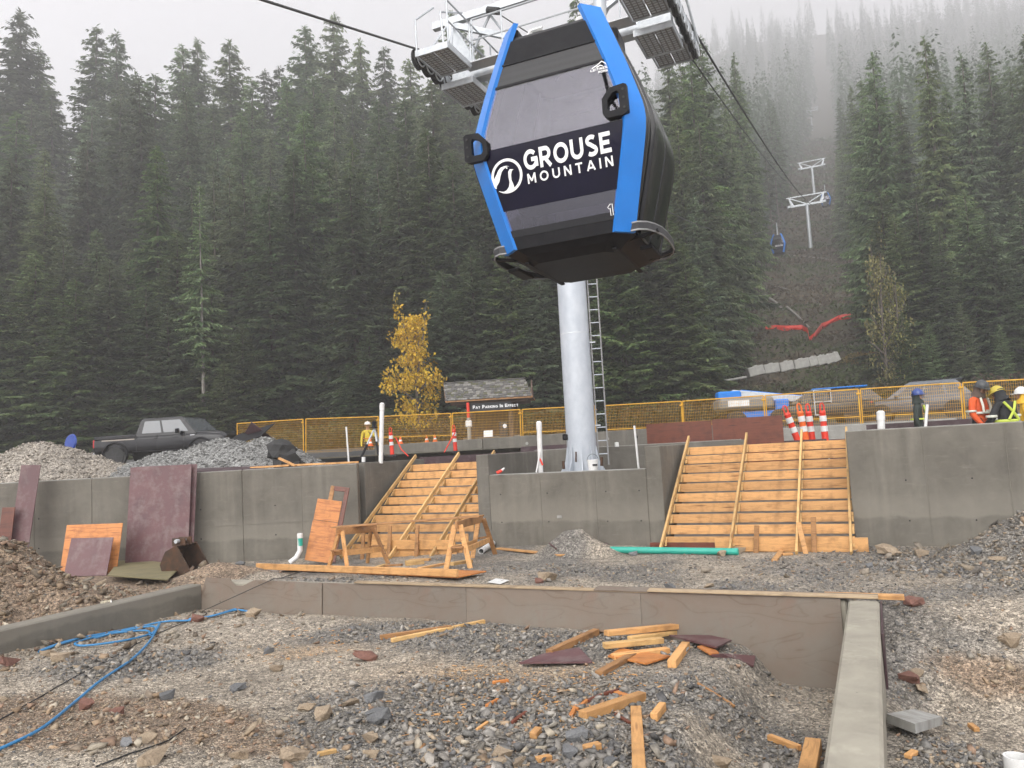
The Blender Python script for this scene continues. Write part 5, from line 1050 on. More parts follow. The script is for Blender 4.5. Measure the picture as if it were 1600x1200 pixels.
lab_f = ['leftmost yellow fence panel beside the propped form sheet', 'yellow fence panel behind the leaning white stake', 'yellow fence panel behind the tall white pipe', 'yellow fence panel left of the parking sign', 'yellow fence panel left of the tower foot', None, 'yellow fence panel above the red plywood sheets', 'yellow fence panel in front of the blue boom lift', 'yellow fence panel in front of the dark cars', 'yellow fence panel in front of the silver car', 'yellow fence panel behind the two right hand workers']
idx = 0
for i in range(len(fpx) - 1):
    if lab_f[i] is None: continue
    (x0, y0), (x1, y1) = fpx[i], fpx[i + 1]; a_ = fpos(x0 + 1.5); b_ = fpos(x1 - 1.5)
    za = at(x0, y0, a_.y).z; zb_ = at(x1, y1, b_.y).z; Wd = math.hypot(b_.x - a_.x, b_.y - a_.y); H_ = 1.85
    t = thing('fence_panel', lab_f[i], 'fence panel', (a_.x, a_.y, za - H_), 0, 'yellow site fence panels'); t.rotation_euler = (0, -math.asin(max(-.2, min(.2, (zb_ - za) / Wd))), math.atan2(b_.y - a_.y, b_.x - a_.x))
    mb, wm = panel_mesh(Wd, H_, i in (2, 4, 6, 7, 8, 9)); mb.build('frame', YW, t, smooth=60); wm.build('wire_mesh', YW, t, fix=False)
    for x in (0,): mb = MB(); mb.box((x, 0, -.03), (.16, .7, .05), None, .01); mb.build('foot_plate', MAT['yellow'], t)
    mb = MB(); mb.box((Wd, -.03, H_ * .93), (.12, .05, .05), None, .01); mb.build('coupler', MAT['yellow'], t)

# ---------------------------------------------------------------- pay kiosk
K = thing('kiosk_shelter', 'small timber kiosk with mossy cedar shingle roof and parking sign', 'kiosk', (at(768, 690, 36).x, 36, roadz(36)), radians(-4)); K.scale = (1, 1, 1.06)
kx = lambda px: (px - 768) / 1200 * 36
z_e, z_r = 1.84, 2.72; x0, x1 = kx(705), kx(838)
for sy in (-1, 1):
    mb = MB(); mb.prism([(x0 + .0, 0), (x1, 0), (x1 - .42, 1), (x0 - .25, 1)], .05, lambda p, q, d_: Vector((p + .0, sy * (1.25 * (1 - q)), z_e + (z_r - z_e) * q + d_ - .03))); rf = mb.build('roof_deck', MAT['lumber_old'], K)
    sh = MB(); rs = random.Random(4)
    for rw_ in range(9):
        q0 = rw_ / 9; xl = x0 - .25 * q0; xr = x1 - .42 * q0; x = xl
        while x < xr - .05:
            w_ = rs.uniform(.11, .22); w_ = min(w_, xr - x); L_ = 1.55 / 9 * 1.5; q1 = min(1.02, q0 + 1.5 / 9); lift = rs.uniform(.0, .015) + .03; dq = rs.uniform(-.018, .012)
            A = lambda p, q, h: Vector((p, sy * (1.27 * (1 - q)), z_e + (z_r - z_e) * q + h))
            vs = [A(x, q0 + dq, lift + .012), A(x + w_ - .008, q0 + dq, lift + .012), A(x + w_ - .008, q1, lift - .012), A(x, q1, lift - .012), A(x, q0 + dq, lift + .04), A(x + w_ - .008, q0 + dq, lift + .04), A(x + w_ - .008, q1, lift - .005), A(x, q1, lift - .005)]
            sh.cur = rs.choice([0, 0, 1, 2]); sh.add(vs, [(0, 3, 2, 1), (4, 5, 6, 7), (0, 1, 5, 4), (1, 2, 6, 5), (3, 0, 4, 7)]); x += w_
    if 'sh0' not in MAT:
        MAT['sh0'] = pmat('shingle_grey', (.13, .125, .115), (.075, .072, .068), 9, .9); MAT['sh1'] = pmat('shingle_pale', (.24, .23, .21), (.15, .145, .13), 9, .9); MAT['sh2'] = pmat('shingle_mossy', (.10, .105, .055), (.08, .075, .055), 7, .95)
    o = sh.build('shingles', [MAT['sh0'], MAT['sh1'], MAT['sh2']], rf); o['kind'] = 'stuff'
mb = MB(); mb.box(((x0 + x1) / 2 - .3, 0, z_r + .04), (x1 - x0 - .1, .16, .05), None, .02); mb.build('ridge_cap', MAT['sh0'], K)
MAT['old_timber'] = pmat('old_timber', (.13, .085, .06), (.075, .05, .036), 3, .85, stretch=(1, 1, .4), tint=.1)
for px in (741, 802):
    for y in (-.7, .7): mb = MB(); mb.box((0, 0, 0), (.2, .2, 1.9), None, .02); mb.build('post', MAT['old_timber'], K, (kx(px), y, .95))
for y in (-.95, .95): mb = MB(); mb.box((0, 0, 0), (x1 - x0 - .4, .14, .2), None, .02); mb.build('eave_beam', MAT['old_timber'], K, ((x0 + x1) / 2, y, 1.78))
for x in (x0 + .1, x1 - .1): 
    mb = MB(); mb.prism([(-1.15, 1.86), (1.15, 1.86), (0, 2.66)], .06, lambda p, q, d_: Vector((x + d_, p, q))); mb.build('gable', MAT['old_timber'], K)
mb = MB(); mb.box((0, 0, 0), (x1 - x0 - 1.6, .08, 1.75), None, .02); mb.build('back_wall', MAT['old_timber'], K, (kx(771), .7, .9)); mb = MB(); mb.box((0, 0, 0), (x1 - x0 - 1.3, 1.2, .35), None, .04); mb.build('stone_base', MAT['concrete_wet'], K, (kx(771), 0, .1))
sg = thing('sign', None, None); sg.parent = K; sg.location = (kx(773), -1.02, 1.54)
mb = MB(); mb.box((0, 0, 0), (1.9, .05, .34), None, .01); mb.build('sign_board', simple('sign_black', (.012, .013, .016), .5), sg)
mb = MB(); 
for z in (-.165, .165): mb.box((0, -.028, z), (1.9, .01, .012))
mb.build('sign_border', MAT['dark_grey'], sg)
x = -.82
for wd in ('PAY', 'PARKING', 'IN', 'EFFECT'):
    for j, c_ in enumerate(wd):
        h_ = .145 if j == 0 else .105; G = glyphs(.24); w_ = G[c_][0] * h_ * 1.02; mb = lettering(c_, x, x + w_, -.06, -.06 + h_, .24, lambda p, q, l=0: Vector((p, -.031 - .0006 * l, q))); mb.build('sign_letter', MAT['white_print'], sg); x += w_ + .016
    x += .075
mb = MB(); mb.box((0, 0, 0), (.42, .3, .85), None, .03); mb.build('pay_machine', MAT['dark_grey'], K, (kx(790), -.55, .45)); 
mb = MB(); mb.cyl((0, -.165, 0), (0, -.15, 0), .09, 14); mb.build('pay_symbol', MAT['white_print'], K, (kx(792), -.55, .68))
mb = MB(); mb.box((0, 0, 0), (.42, .03, .3), None, .01); mb.build('notice_board', MAT['white'], K, (kx(767), -1.0, .38), 0, rot=(radians(-20), 0, 0))
mb = MB(); mb.box((0, 0, 0), (.34, .2, .22), None, .02); mb.build('notice_stand', MAT['dark_grey'], K, (kx(767), -.95, .11))
mb = MB(); mb.cyl((kx(739), -1.2, -.3), (kx(739), -1.2, 1.1), .09, 10); mb.build('bollard', MAT['concrete_pale'], K); mb = MB(); mb.box((kx(739), -1.2, .85), (.28, .2, .28), None, .03); mb.build('meter_box', MAT['white'], K)
mb = MB(); mb.tube([(kx(739), -1.2, 1.1), (kx(739), -1.2, 1.75)], .07, 8); mb.build('beacon', MAT['orange_red'], K)

# ---------------------------------------------------------------- vehicles
MAT['truck'] = pmat('truck_paint', (.007, .007, .009), (.01, .01, .012), 2, .25, 0, coat=.2, spec=.4); MAT['silver'] = pmat('silver_paint', (.075, .085, .1), (.095, .105, .12), 2, .4, .2, coat=.15); MAT['dkcar'] = pmat('dark_car_paint', (.012, .013, .015), (.018, .02, .02), 2, .3, 0, coat=.2)
MAT['dark_glass'] = simple('dark_car_glass', (.008, .009, .01), .08, 0, .15); MAT['truck_glass'] = simple('truck_glass', (.10, .11, .12), .05, 0, 1.0)
MAT['red_lens'] = simple('red_lens', (.45, .012, .012), .2, 0, .5); MAT['chrome'] = simple('chrome', (.6, .6, .6), .2, 1.0)
def wheel(t, x, y, r=.4, wd=.26):
    R_ = Matrix.Rotation(pi / 2, 3, 'X'); wh = thing('wheel', None, None); wh.parent = t; wh.location = (x, y, r)
    mb = MB(); mb.lathe([(r * .62, -wd / 2), (r * .9, -wd / 2), (r, -wd * .36), (r, wd * .36), (r * .9, wd / 2), (r * .62, wd / 2)], 22, (0, 0, 0), R_); mb.build('tyre', MAT['rubber'], wh, smooth=40)
    sgn = -1 if y < 0 else 1; mb = MB()
    for k in range(6): a_ = k * pi / 3; mb.beam((0, sgn * wd * .42, 0), (cos(a_) * r * .62, sgn * wd * .42, sin(a_) * r * .62), .05, .05, (0, 1, 0))
    mb.lathe([(r * .66, -.02), (r * .66, .02), (r * .56, .02), (r * .56, -.02)], 20, (0, sgn * wd * .4, 0), R_); mb.build('rim', MAT['chrome'] if r < .38 else MAT['dark_grey'], wh)
    mb = MB(); mb.lathe([(r * .6, -wd * .3), (r * .6, wd * .3)], 16, (0, 0, 0), R_); mb.build('brake_drum', MAT['rubber'], wh)
def body_loft(secs, n=20):
    """secs: x, half width, z bottom, z top, shoulder (0-1 corner round)"""
    rings = []
    for (x, hw, z0, z1, rd) in secs:
        ring = []; zc, hz_ = (z0 + z1) / 2, (z1 - z0) / 2; e = rd
        for k in range(n):
            a_ = 2 * pi * (k + .5) / n; c_, s_ = cos(a_), sin(a_); ring.append(Vector((x, hw * math.copysign(abs(c_) ** e, c_), zc + hz_ * math.copysign(abs(s_) ** e, s_))))
        rings.append(ring)
    mb = MB(); mb.loft(rings); return mb
def greenhouse(t, pts, hw0, hw1, zb, mat_roof, wins):
    """pts: side outline of cabin (x,z) bottom-rear, top-rear, top-front, bottom-front"""
    (a0, b0), (a1, b1), (a2, b2), (a3, b3) = pts; W_ = lambda z: hw0 + (hw1 - hw0) * (z - zb) / (b1 - zb)
    rings = []
    for k in range(7):
        f = k / 6; z = zb + (max(b1, b2) - zb) * f; xr = a0 + (a1 - a0) * f; xf = a3 + (a2 - a3) * f; w_ = W_(z) - (.04 if k == 6 else 0); rings.append([Vector((xr + .05 * (k == 6), -w_, z)), Vector((xf - .05 * (k == 6), -w_, z)), Vector((xf - .0, w_, z)) if 0 else Vector((xf - .05 * (k == 6), w_, z)), Vector((xr + .05 * (k == 6), w_, z))])
    mb = MB(); mb.loft(rings); mb.build('cabin', MAT[mat_roof], t, smooth=25)
    for sy in (-1, 1):
        for (f0, f1, z0, z1) in wins:
            q = []
            for (f, z) in ((f0, z0), (f1, z0), (f1, z1), (f0, z1)):
                fr_ = (z - zb) / (b1 - zb); xr = a0 + (a1 - a0) * fr_; xf = a3 + (a2 - a3) * fr_; q.append(Vector((xr + (xf - xr) * f, sy * (W_(z) + .006), z)))
            mb = MB(); n_ = Vector((0, sy * .008, 0)); mb.add(q + [p - n_ * 2 for p in q], [(0, 1, 2, 3), (7, 6, 5, 4), (0, 4, 5, 1), (1, 5, 6, 2), (2, 6, 7, 3), (3, 7, 4, 0)]); mb.build('side_window', MAT['dark_glass'], t)
    for (x0_, x1_, nm) in ((a3, a2, 'windscreen'), (a0, a1, 'rear_window')):
        z0, z1 = zb + .05, max(b1, b2) - .07; sg_ = 1 if x0_ == a3 else -1; q = []
        for (y_, z) in ((-1, z0), (1, z0), (1, z1), (-1, z1)):
            f = (z - zb) / (b1 - zb); q.append(Vector((x0_ + (x1_ - x0_) * f + sg_ * .008, y_ * (W_(z) - .07), z)))
        mb = MB(); n_ = Vector((sg_ * .02, 0, 0)); mb.add(q + [p - n_ for p in q], [(0, 1, 2, 3), (7, 6, 5, 4), (0, 4, 5, 1), (1, 5, 6, 2), (2, 6, 7, 3), (3, 7, 4, 0)]); mb.build(nm, MAT['dark_glass'], t)
# pickup (nose to the right)
pk = thing('pickup_truck', 'black crew cab pickup truck parked behind the gravel heaps', 'truck', (at(268, 728, 32.5).x, 32.5, roadz(32.5) - .08), radians(-9))
mb = body_loft([(-2.95, .90, .62, 1.08, .35), (-2.85, .98, .55, 1.2, .3), (-1.0, 1.0, .5, 1.22, .28), (1.2, 1.0, .5, 1.22, .28), (2.2, .99, .5, 1.2, .3), (2.75, .96, .52, 1.16, .35), (2.95, .85, .6, 1.05, .4)], 24); mb.build('body', MAT['truck'], pk, smooth=40)
for sy in (-1, 1): mb = MB(); mb.box((-1.92, sy * .93, 1.2), (1.9, .12, .16), None, .03); mb.build('bed_rail', MAT['truck'], pk)
mb = MB(); mb.box((-1.92, 0, 1.27), (1.9, 1.76, .04), None, .015); mb.build('bed_cover', MAT['black_matte'], pk); mb = MB(); mb.box((-2.88, 0, 1.0), (.08, 1.7, .6), None, .03); mb.build('tailgate', MAT['truck'], pk)
_dg = MAT['dark_glass']; MAT['dark_glass'] = MAT['truck_glass']
greenhouse(pk, [(-1.0, 1.2), (-.82, 1.93), (1.0, 1.93), (1.75, 1.2)], .95, .76, 1.18, 'truck', [(.10, .44, 1.3, 1.8), (.48, .90, 1.3, 1.8)]); MAT['dark_glass'] = _dg
for sy in (-1, 1):
    for x in (-.92, .02, 1.22): mb = MB(); mb.box((x, sy * .992, .88), (.014, .02, .66)); mb.build('door_seam', MAT['rubber'], pk)
    mb = MB(); mb.box((0, sy * 1.0, .56), (2.2, .06, .06), None, .02); mb.build('side_step', MAT['black_matte'], pk)
mb = body_loft([(1.5, .86, 1.0, 1.26, .4), (2.0, .88, 1.0, 1.3, .35), (2.7, .84, .95, 1.24, .4), (2.9, .7, .9, 1.1, .5)], 20); mb.build('bonnet', MAT['truck'], pk, smooth=40)
for x in (-1.9, 1.95):
    for sy in (-1, 1):
        wheel(pk, x, sy * .86, .42, .28); mb = MB(); mb.tube([(x + .56 * cos(a_), sy * 1.0, .42 + .56 * sin(a_)) for a_ in np.linspace(0, pi, 13)], .05, 6); mb.build('wheel_arch', MAT['black_matte'], pk)
        mb = MB(); mb.lathe([(.5, -.1), (.5, .02)], 20, (x, sy * .95, .46), Matrix.Rotation(pi / 2, 3, 'X')); mb.build('wheel_well', MAT['rubber'], pk)
for sy in (-1, 1):
    mb = MB(); mb.box((-2.9, sy * .9, .98), (.1, .14, .34), None, .03); mb.build('tail_light', MAT['red_lens'], pk); mb = MB(); mb.box((1.0, sy * 1.12, 1.32), (.14, .2, .2), None, .04); mr_ = mb.build('mirror', MAT['black_matte'], pk)
    mb = MB(); mb.box((.92, sy * 1.12, 1.33), (.01, .1, .12)); mb.build('mirror_glass', MAT['chrome'], mr_)
    for x in (-.05, .85): mb = MB(); mb.box((x, sy * 1.0, 1.08), (.2, .03, .04), None, .01); mb.build('door_handle', MAT['truck'], pk)
    mb = MB(); mb.box((-1.75, sy * .994, 1.09), (1.5, .006, .05)); mb.build('side_stripe', simple('stripe', (.34, .3, .26), .5), pk)
mb = MB(); mb.box((-2.98, 0, .55), (.16, 1.8, .16), None, .04); mb.build('bumper', MAT['chrome'], pk)
mb = MB(); mb.box((1.6, -1.0, 1.12), (.2, .02, .05), None, .008); mb.build('badge', MAT['chrome'], pk)
for k, x in enumerate((at(238, 702, 30).x, at(250, 700, 30).x)):
    mb = MB(); mb.tube([(.2 * cos(a_), 0, .2 * sin(a_)) for a_ in np.linspace(0, 2 * pi, 17)[:-1]], .035, 6, closed=True); tag(mb.build('strap_loop', MAT['lumber_pale'], None, (x, 23.1 + .1 * k, 2.62), 0, rot=(radians(10), 0, radians(20))), ('left' if k == 0 else 'right') + ' tan strap loop at the crest of the grey heap', 'strap')
# blue drum lid beyond the pale heap
mb = MB(); mb.lathe([(.0, -.03), (.3, -.03), (.33, 0), (.3, .05), (.2, .06), (0, .06)], 24); tag(mb.build('blue_dish', pmat('dark_blue_lid', (.012, .05, .3), (.01, .04, .24), 3, .4), None, at(111, 692, 28), 0, rot=(radians(82), 0, radians(-28)), smooth=40), 'round blue lid standing behind the pale gravel heap', 'lid')
# silver SUV seen from the rear left
def suv(name, label, loc, rz, paint, H=1.62, roofbox=False, plate=True):
    t = thing(name, label, 'car', loc, rz, 'parked cars')
    mb = body_loft([(-2.25, .78, .5, .95, .4), (-2.15, .88, .38, 1.02, .35), (-1.2, .92, .3, 1.02, .3), (.9, .92, .3, .98, .3), (1.7, .9, .32, .9, .35), (2.1, .82, .38, .78, .45), (2.25, .65, .45, .68, .5)], 22); mb.build('body', MAT[paint], t, smooth=45)
    greenhouse(t, [(-2.05, .98), (-1.5, H), (.25, H), (1.15, .96)], .86, .62, .96, paint, [(.08, .27, 1.06, H - .12), (.30, .58, 1.04, H - .1), (.61, .9, 1.04, H - .12)])
    for sy in (-1, 1):
        mb = MB(); mb.box((-2.1, sy * .72, .86), (.16, .32, .13), None, .04); mb.build('tail_light', MAT['red_lens'], t); mb = MB(); mb.box((.75, sy * 1.0, 1.06), (.12, .2, .12), None, .04); mb.build('mirror', MAT[paint], t)
        mb = MB(); mb.tube([(-1.3, sy * .56, H + .03), (.1, sy * .56, H + .03)], .018, 6); mb.build('roof_rail', MAT['black_matte'], t)
        for x in (-1.35, 1.35):
            wheel(t, x, sy * .8, .34, .22); mb = MB(); mb.lathe([(.4, -.06), (.4, .02)], 18, (x, sy * .90, .36), Matrix.Rotation(pi / 2, 3, 'X')); mb.build('wheel_well', MAT['rubber'], t)
    mb = MB(); mb.box((-2.24, 0, .62), (.04, 1.5, .2), None, .02); mb.build('rear_bumper', MAT['black_matte'], t)
    if plate: mb = MB(); mb.box((-2.235, 0, .82), (.03, .36, .15), None, .005); mb.build('number_plate', MAT['white'], t)
    mb = MB(); mb.box((-1.6, 0, H + .0), (.3, 1.1, .04), None, .015); mb.build('spoiler', MAT[paint], t)
    if roofbox:
        for x in (-.9, -.1): mb = MB(); mb.box((x, 0, H + .08), (.06, 1.2, .05)); mb.build('roof_bar', MAT['black_matte'], t)
        for k in range(3): mb = MB(); mb.tube([(-1.5, -.3 + .3 * k, H + .14), (.9, -.3 + .3 * k, H + .13)], .03, 6); mb.build('roof_ski', MAT['blue'], t)
    return t
suv('parked_car', 'silver SUV behind the fence beside the blue-helmeted worker', (at(1437, 664, 33).x, 33, roadz(33)), radians(150), 'silver', 1.64)
suv('parked_car', 'dark hatchback behind the fence nearest the red posts', (at(1276, 668, 33.5).x, 33.5, roadz(33.5)), radians(168), 'dkcar', 1.5)
suv('parked_car', 'dark car with a loaded roof rack half hidden behind the hatchback', (at(1305, 664, 36.5).x, 36.5, roadz(36.5)), radians(165), 'dkcar', 1.55, True)
# blue boom lift
bl_ = thing('boom_lift', 'blue and grey boom lift parked behind the yellow fence', 'boom lift', (at(1184, 672, 33.5).x, 33.5, roadz(33.5)), radians(-3))
for x in (-1.05, .75):
    for sy in (-1, 1): wheel(bl_, x, sy * .85, .40, .3)
mb = MB(); mb.box((-.15, 0, .58), (2.0, 1.1, .4), None, .08); mb.build('chassis', MAT['blue'], bl_); mb = MB(); mb.box((-.55, 0, 1.12), (2.3, 1.5, .5), None, .1); mb.build('turntable_cover', simple('cover_grey', (.2, .2, .19), .5), bl_)
mb = MB(); mb.box((-.9, -.76, 1.14), (.9, .02, .26)); mb.build('cover_panel', MAT['white'], bl_); mb = MB(); mb.box((-1.15, 0, 1.52), (1.0, .7, .36), None, .06); mb.build('boom_hinge', MAT['blue'], bl_)
mb = MB(); mb.beam((-1.0, 0, 1.62), (2.35, 0, 1.12), .3, .3, ch=.03); mb.build('boom', MAT['galv'], bl_); mb = MB(); mb.beam((-.6, 0, 1.70), (2.0, 0, 1.30), .22, .1, ch=.02); mb.build('boom_stripe', MAT['blue'], bl_)
mb = MB(); mb.box((1.0, 0, .98), (.6, 1.0, .5), None, .05); mb.build('engine_cover', MAT['blue'], bl_)
bk = thing('basket', None, None); bk.parent = bl_; bk.location = (2.6, 0, .45)
for z in (0, .55, 1.05): mb = MB(); mb.tube([(-.35, -.8, z), (.35, -.8, z), (.35, .8, z), (-.35, .8, z)], .025, 6, closed=True); mb.build('basket_rail', MAT['galv'], bk)
for x in (-.35, .35):
    for y in (-.8, 0, .8): mb = MB(); mb.tube([(x, y, 0), (x, y, 1.05)], .022, 6); mb.build('basket_post', MAT['galv'], bk)

# ---------------------------------------------------------------- posts, cones, pipes
def delineator(p, lean, label, mat='orange_red', h=1.15, s_=1.0, handle=True):
    t = thing('delineator_post', label, 'delineator', p, 0, 'red delineator posts'); t.rotation_euler = lean
    mb = MB(); mb.lathe([(.085, 0), (.08, .5), (.075, .88), (.085, .9), (.06, .95)], 14); mb.build('post', MAT[mat], t, smooth=35)
    for z in (.42, .68): mb = MB(); mb.lathe([(.088, z), (.086, z + .14)], 14); mb.build('reflective_band', MAT['reflect'], t, smooth=60)
    mb = MB(); mb.tube([(-.05, 0, .93), (-.05, 0, 1.08), (-.02, 0, 1.14), (.02, 0, 1.14), (.05, 0, 1.08), (.05, 0, .93)], .018, 6); mb.build('handle', MAT[mat], t)
    mb = MB(); mb.lathe([(.2, -.04), (.2, 0), (.09, .05)], 8); mb.build('rubber_base', MAT['rubber'], t); t.scale = (s_,) * 3; return t
def dpost(px, ptop, pbot, Y, lean, label, mat='orange_red', s_=1.0):
    p = at(px, pbot, Y); delineator(p, lean, label, mat, s_=s_)
Yd = 18.6
for (px, top, ry, lab, mt) in ((1245, 645, -15, 'red and white post leaning furthest left above the right stairs', 'orange_red'), (1262, 642, -5, 'orange post with hook above the right stairs', 'orange'), (1271, 640, -1, 'red post third from the left above the right stairs', 'orange_red'), (1291, 644, 1, 'rightmost red post with a crossed band above the right stairs', 'orange_red')):
    p = at(px + (6 if ry < -8 else 0), 700, Yd + (.25 if px == 1271 else 0)); delineator(p, (0, radians(ry - 2), 0), lab, mt, s_=.95)
delineator(at(613, 712, 23.2), (0, radians(-2), 0), 'red and white post beside the tall white pipe', s_=.74); delineator(at(712, 706, 23.6), (0, radians(-2), 0), 'red post with a rope near the parking kiosk', s_=.72)
def cable(name, pts, r, mat, label, cat, group=None, n=6):
    P = [Vector(p) for p in pts]; mb = MB(); mb.tube([p - P[0] for p in P], r, n); return tag(mb.build(name, MAT[mat], None, P[0], smooth=60), label, cat, group)
cable('barrier_rope', [at(618, 683, 23.1), at(627, 702, 22.8), at(638, 713, 22.6)], .018, 'orange_red', 'red rope drooping right from the post beside the white pipe', 'rope'); cable('barrier_rope', [at(711, 676, 23.5), at(704, 688, 23.3), at(694, 707, 23.0)], .018, 'orange_red', 'red rope drooping left from the post near the kiosk', 'rope')
def cone(px, py, Y, label):
    t = thing('traffic_cone', label, 'cone', at(px, py, Y), 0, 'small orange cones'); mb = MB(); mb.lathe([(.085, .02), (.02, .27), (.0, .28)], 12); mb.build('cone_body', MAT['orange'], t, smooth=40); mb = MB(); mb.box((0, 0, .015), (.2, .2, .03), None, .01); mb.build('base', MAT['orange'], t); mb = MB(); mb.lathe([(.066, .1), (.05, .16)], 12); mb.build('band', MAT['reflect'], t)
for px, py, lab in ((1099, 673, 'small cone left of the boom lift'), (1148, 672, 'small cone in front of the boom lift wheel'), (1206, 670, 'small cone beside the fence foot by the boom lift'), (579, 697, 'small cone behind the surveyor'), (626, 694, 'small pale cone behind the fence, left of the pair'), (667, 692, 'small pale cone behind the fence, left of two'), (680, 691, 'small pale cone behind the fence, right of two')): cone(px, py, 26.5 if px > 1000 else 28, lab)
def pipe(p0, p1, r, mat, label, cap=None, group='white pipes', name='pipe'):
    P0_, P1_ = Vector(p0), Vector(p1); d = (P1_ - P0_); t = thing(name, label, 'pipe', P0_, 0, group)
    u = d.normalized(); x_ = u.orthogonal().normalized(); y_ = u.cross(x_); n = 14; prof = [(r, 0), (r, d.length), (r * .86, d.length), (r * .86, 0)]
    mb = MB(); mb.loft([[u * z + (x_ * cos(2 * pi * k / n) + y_ * sin(2 * pi * k / n)) * rr for k in range(n)] for rr, z in prof], False, True); mb.build('tube', MAT[mat], t, smooth=40)
    if cap:
        L = d.length; mb = MB(); mb.loft([[u * z + (x_ * cos(2 * pi * k / n) + y_ * sin(2 * pi * k / n)) * rr for k in range(n)] for rr, z in ((r * 1.12, L - .16), (r * 1.12, L), (r * .6, L + .03))]); mb.build('end_cap', MAT[mat], t, smooth=40)
    return t
pipe(at(595, 724, 19.0), at(597, 631, 19.0), .055, 'white', 'tall white standpipe rising behind the left wall', True); pipe(at(545, 724, 19.4), at(541, 667, 19.4), .022, 'white', 'thin white stake left of the surveyor'); pipe(at(568, 722, 19), at(568, 714, 19), .045, 'white', 'short white pipe stub on the left wall')
pipe(at(845, 738, 16.9), at(842, 660, 16.9), .055, 'white', 'white capped pipe with red tape left of the tower', True); pipe(at(838, 738, 16.8), at(844, 706, 16.8), .018, 'white', 'thin white prop beside the capped pipe'); pipe(at(998, 732, 16.0), at(991, 665, 16.0), .022, 'white', 'thin white stake right of the tower')
pipe(at(1377, 671, 15.4), at(1376, 644, 15.4), .07, 'white', 'stubby white capped pipe on the right wall', True); pipe(at(1446, 668, 16.2), at(1449, 632, 16.2), .03, 'white', 'white stake in front of the blue-helmeted worker')
cable('red_tape', [at(842, 715, 16.82), at(845, 720, 16.8), at(848, 727, 16.8)], .02, 'orange_red', 'scrap of red tape on the capped pipe', 'tape')
cable('steel_stake', [at(900, 722, 17.1), at(900, 706, 17.1)], .02, 'rust', 'rusty stake at the tower foot', 'stake', 'rusty stakes'); cable('steel_stake', [at(881, 733, 16.95), at(880, 720, 16.95)], .035, 'rust', 'stubby rusty stake left of the tower foot', 'stake', 'rusty stakes'); cable('steel_stake', [at(940, 728, 17.1), at(940, 714, 17.1)], .035, 'rust', 'stubby rusty stake right of the tower foot', 'stake', 'rusty stakes')
wb = thing('bucket', 'white plastic bucket with black print at the tower foot', 'bucket', at(927, 735, 16.25)); wb.location.z = 1.484
mb = MB(); mb.lathe([(.0, 0), (.095, 0), (.115, .2), (.122, .2), (.122, .22), (.11, .22)], 18); mb.build('pail', MAT['white'], wb, smooth=35); mb = MB(); mb.tube([(.12 * cos(a_), -.02, .2 + .14 * sin(a_)) for a_ in np.linspace(0, pi, 9)], .005, 5); mb.build('handle', MAT['dark_grey'], wb)
mb = MB(); mb.box((.03, -.108, .11), (.1, .012, .035)); mb.build('print', MAT['black_matte'], wb)
mb = MB(); mb.lathe([(0, 0), (.05, 0), (.05, .1), (.0, .11)], 12); tag(mb.build('cup', MAT['white'], None, at(964, 698, 18.0), smooth=40), 'small white cup on the wall right of the tower', 'cup')
bt = thing('bottle', 'small red and white bottle lying on the pier wall', 'bottle', at(780, 742, 16.75)); bt.location.z = 1.50; mb = MB(); mb.tube([(-.05, 0, .02), (.03, 0, .05), (.08, .02, .08)], [.035, .035, .02], 8); mb.build('bottle_body', MAT['orange_red'], bt, smooth=50); mb = MB(); mb.tube([(.06, .01, .07), (.12, .03, .12)], [.03, .015], 8); mb.build('bottle_cap', MAT['white'], bt)
mb = MB(); mb.box((0, 0, 0), (.12, .1, .14), None, .02); tag(mb.build('junction_box', MAT['black_matte'], None, at(883, 683, 17.4)), 'small black box fixed left of the tower', 'box')

# leaning form panels at the left wall
def lean_panel(px, py, wpx, Y, h, label, mat, tilt=10, roll=0, wide=None, cat='form panel', group='form panels leaning on the left wall', name='leaning_formwork'):
    p = at(px, py, Y); w_ = wide or wpx * Y / 1200; mb = MB(); mb.box((0, 0, h / 2), (w_, .02, h), None, .003); return tag(mb.build(name, MAT[mat], None, (p.x, p.y, p.z), 0, rot=(radians(-tilt), radians(roll), 0)), label, cat, group)
lean_panel(244, 888, 97, 17.3, 2.28, 'large purple form panel standing against the left wall', 'formply', 8); lean_panel(252, 887, 97, 17.42, 2.29, 'second purple form panel just behind the large one', 'formply', 8, .4)
lean_panel(22, 905, 31, 17.0, 2.5, 'narrow purple form plank leaning at the far left', 'formply', 9, 3); 
lean_panel(137, 900, 88, 16.6, 1.1, 'bright orange plywood offcut leaning behind the earth heap', 'ply_orange', 14, 1, None, 'plywood', 'plywood offcuts by the earth heap', 'plywood_offcut'); lean_panel(133, 900, 66, 16.3, .8, 'grey and purple plywood offcut leaning on the orange one', 'formply', 18, 2, None, 'plywood', 'plywood offcuts by the earth heap', 'plywood_offcut')
lean_panel(3, 880, 20, 16.9, 1.2, 'dark red board behind the leaning plank at the far left', 'ply_red', 8, 2)
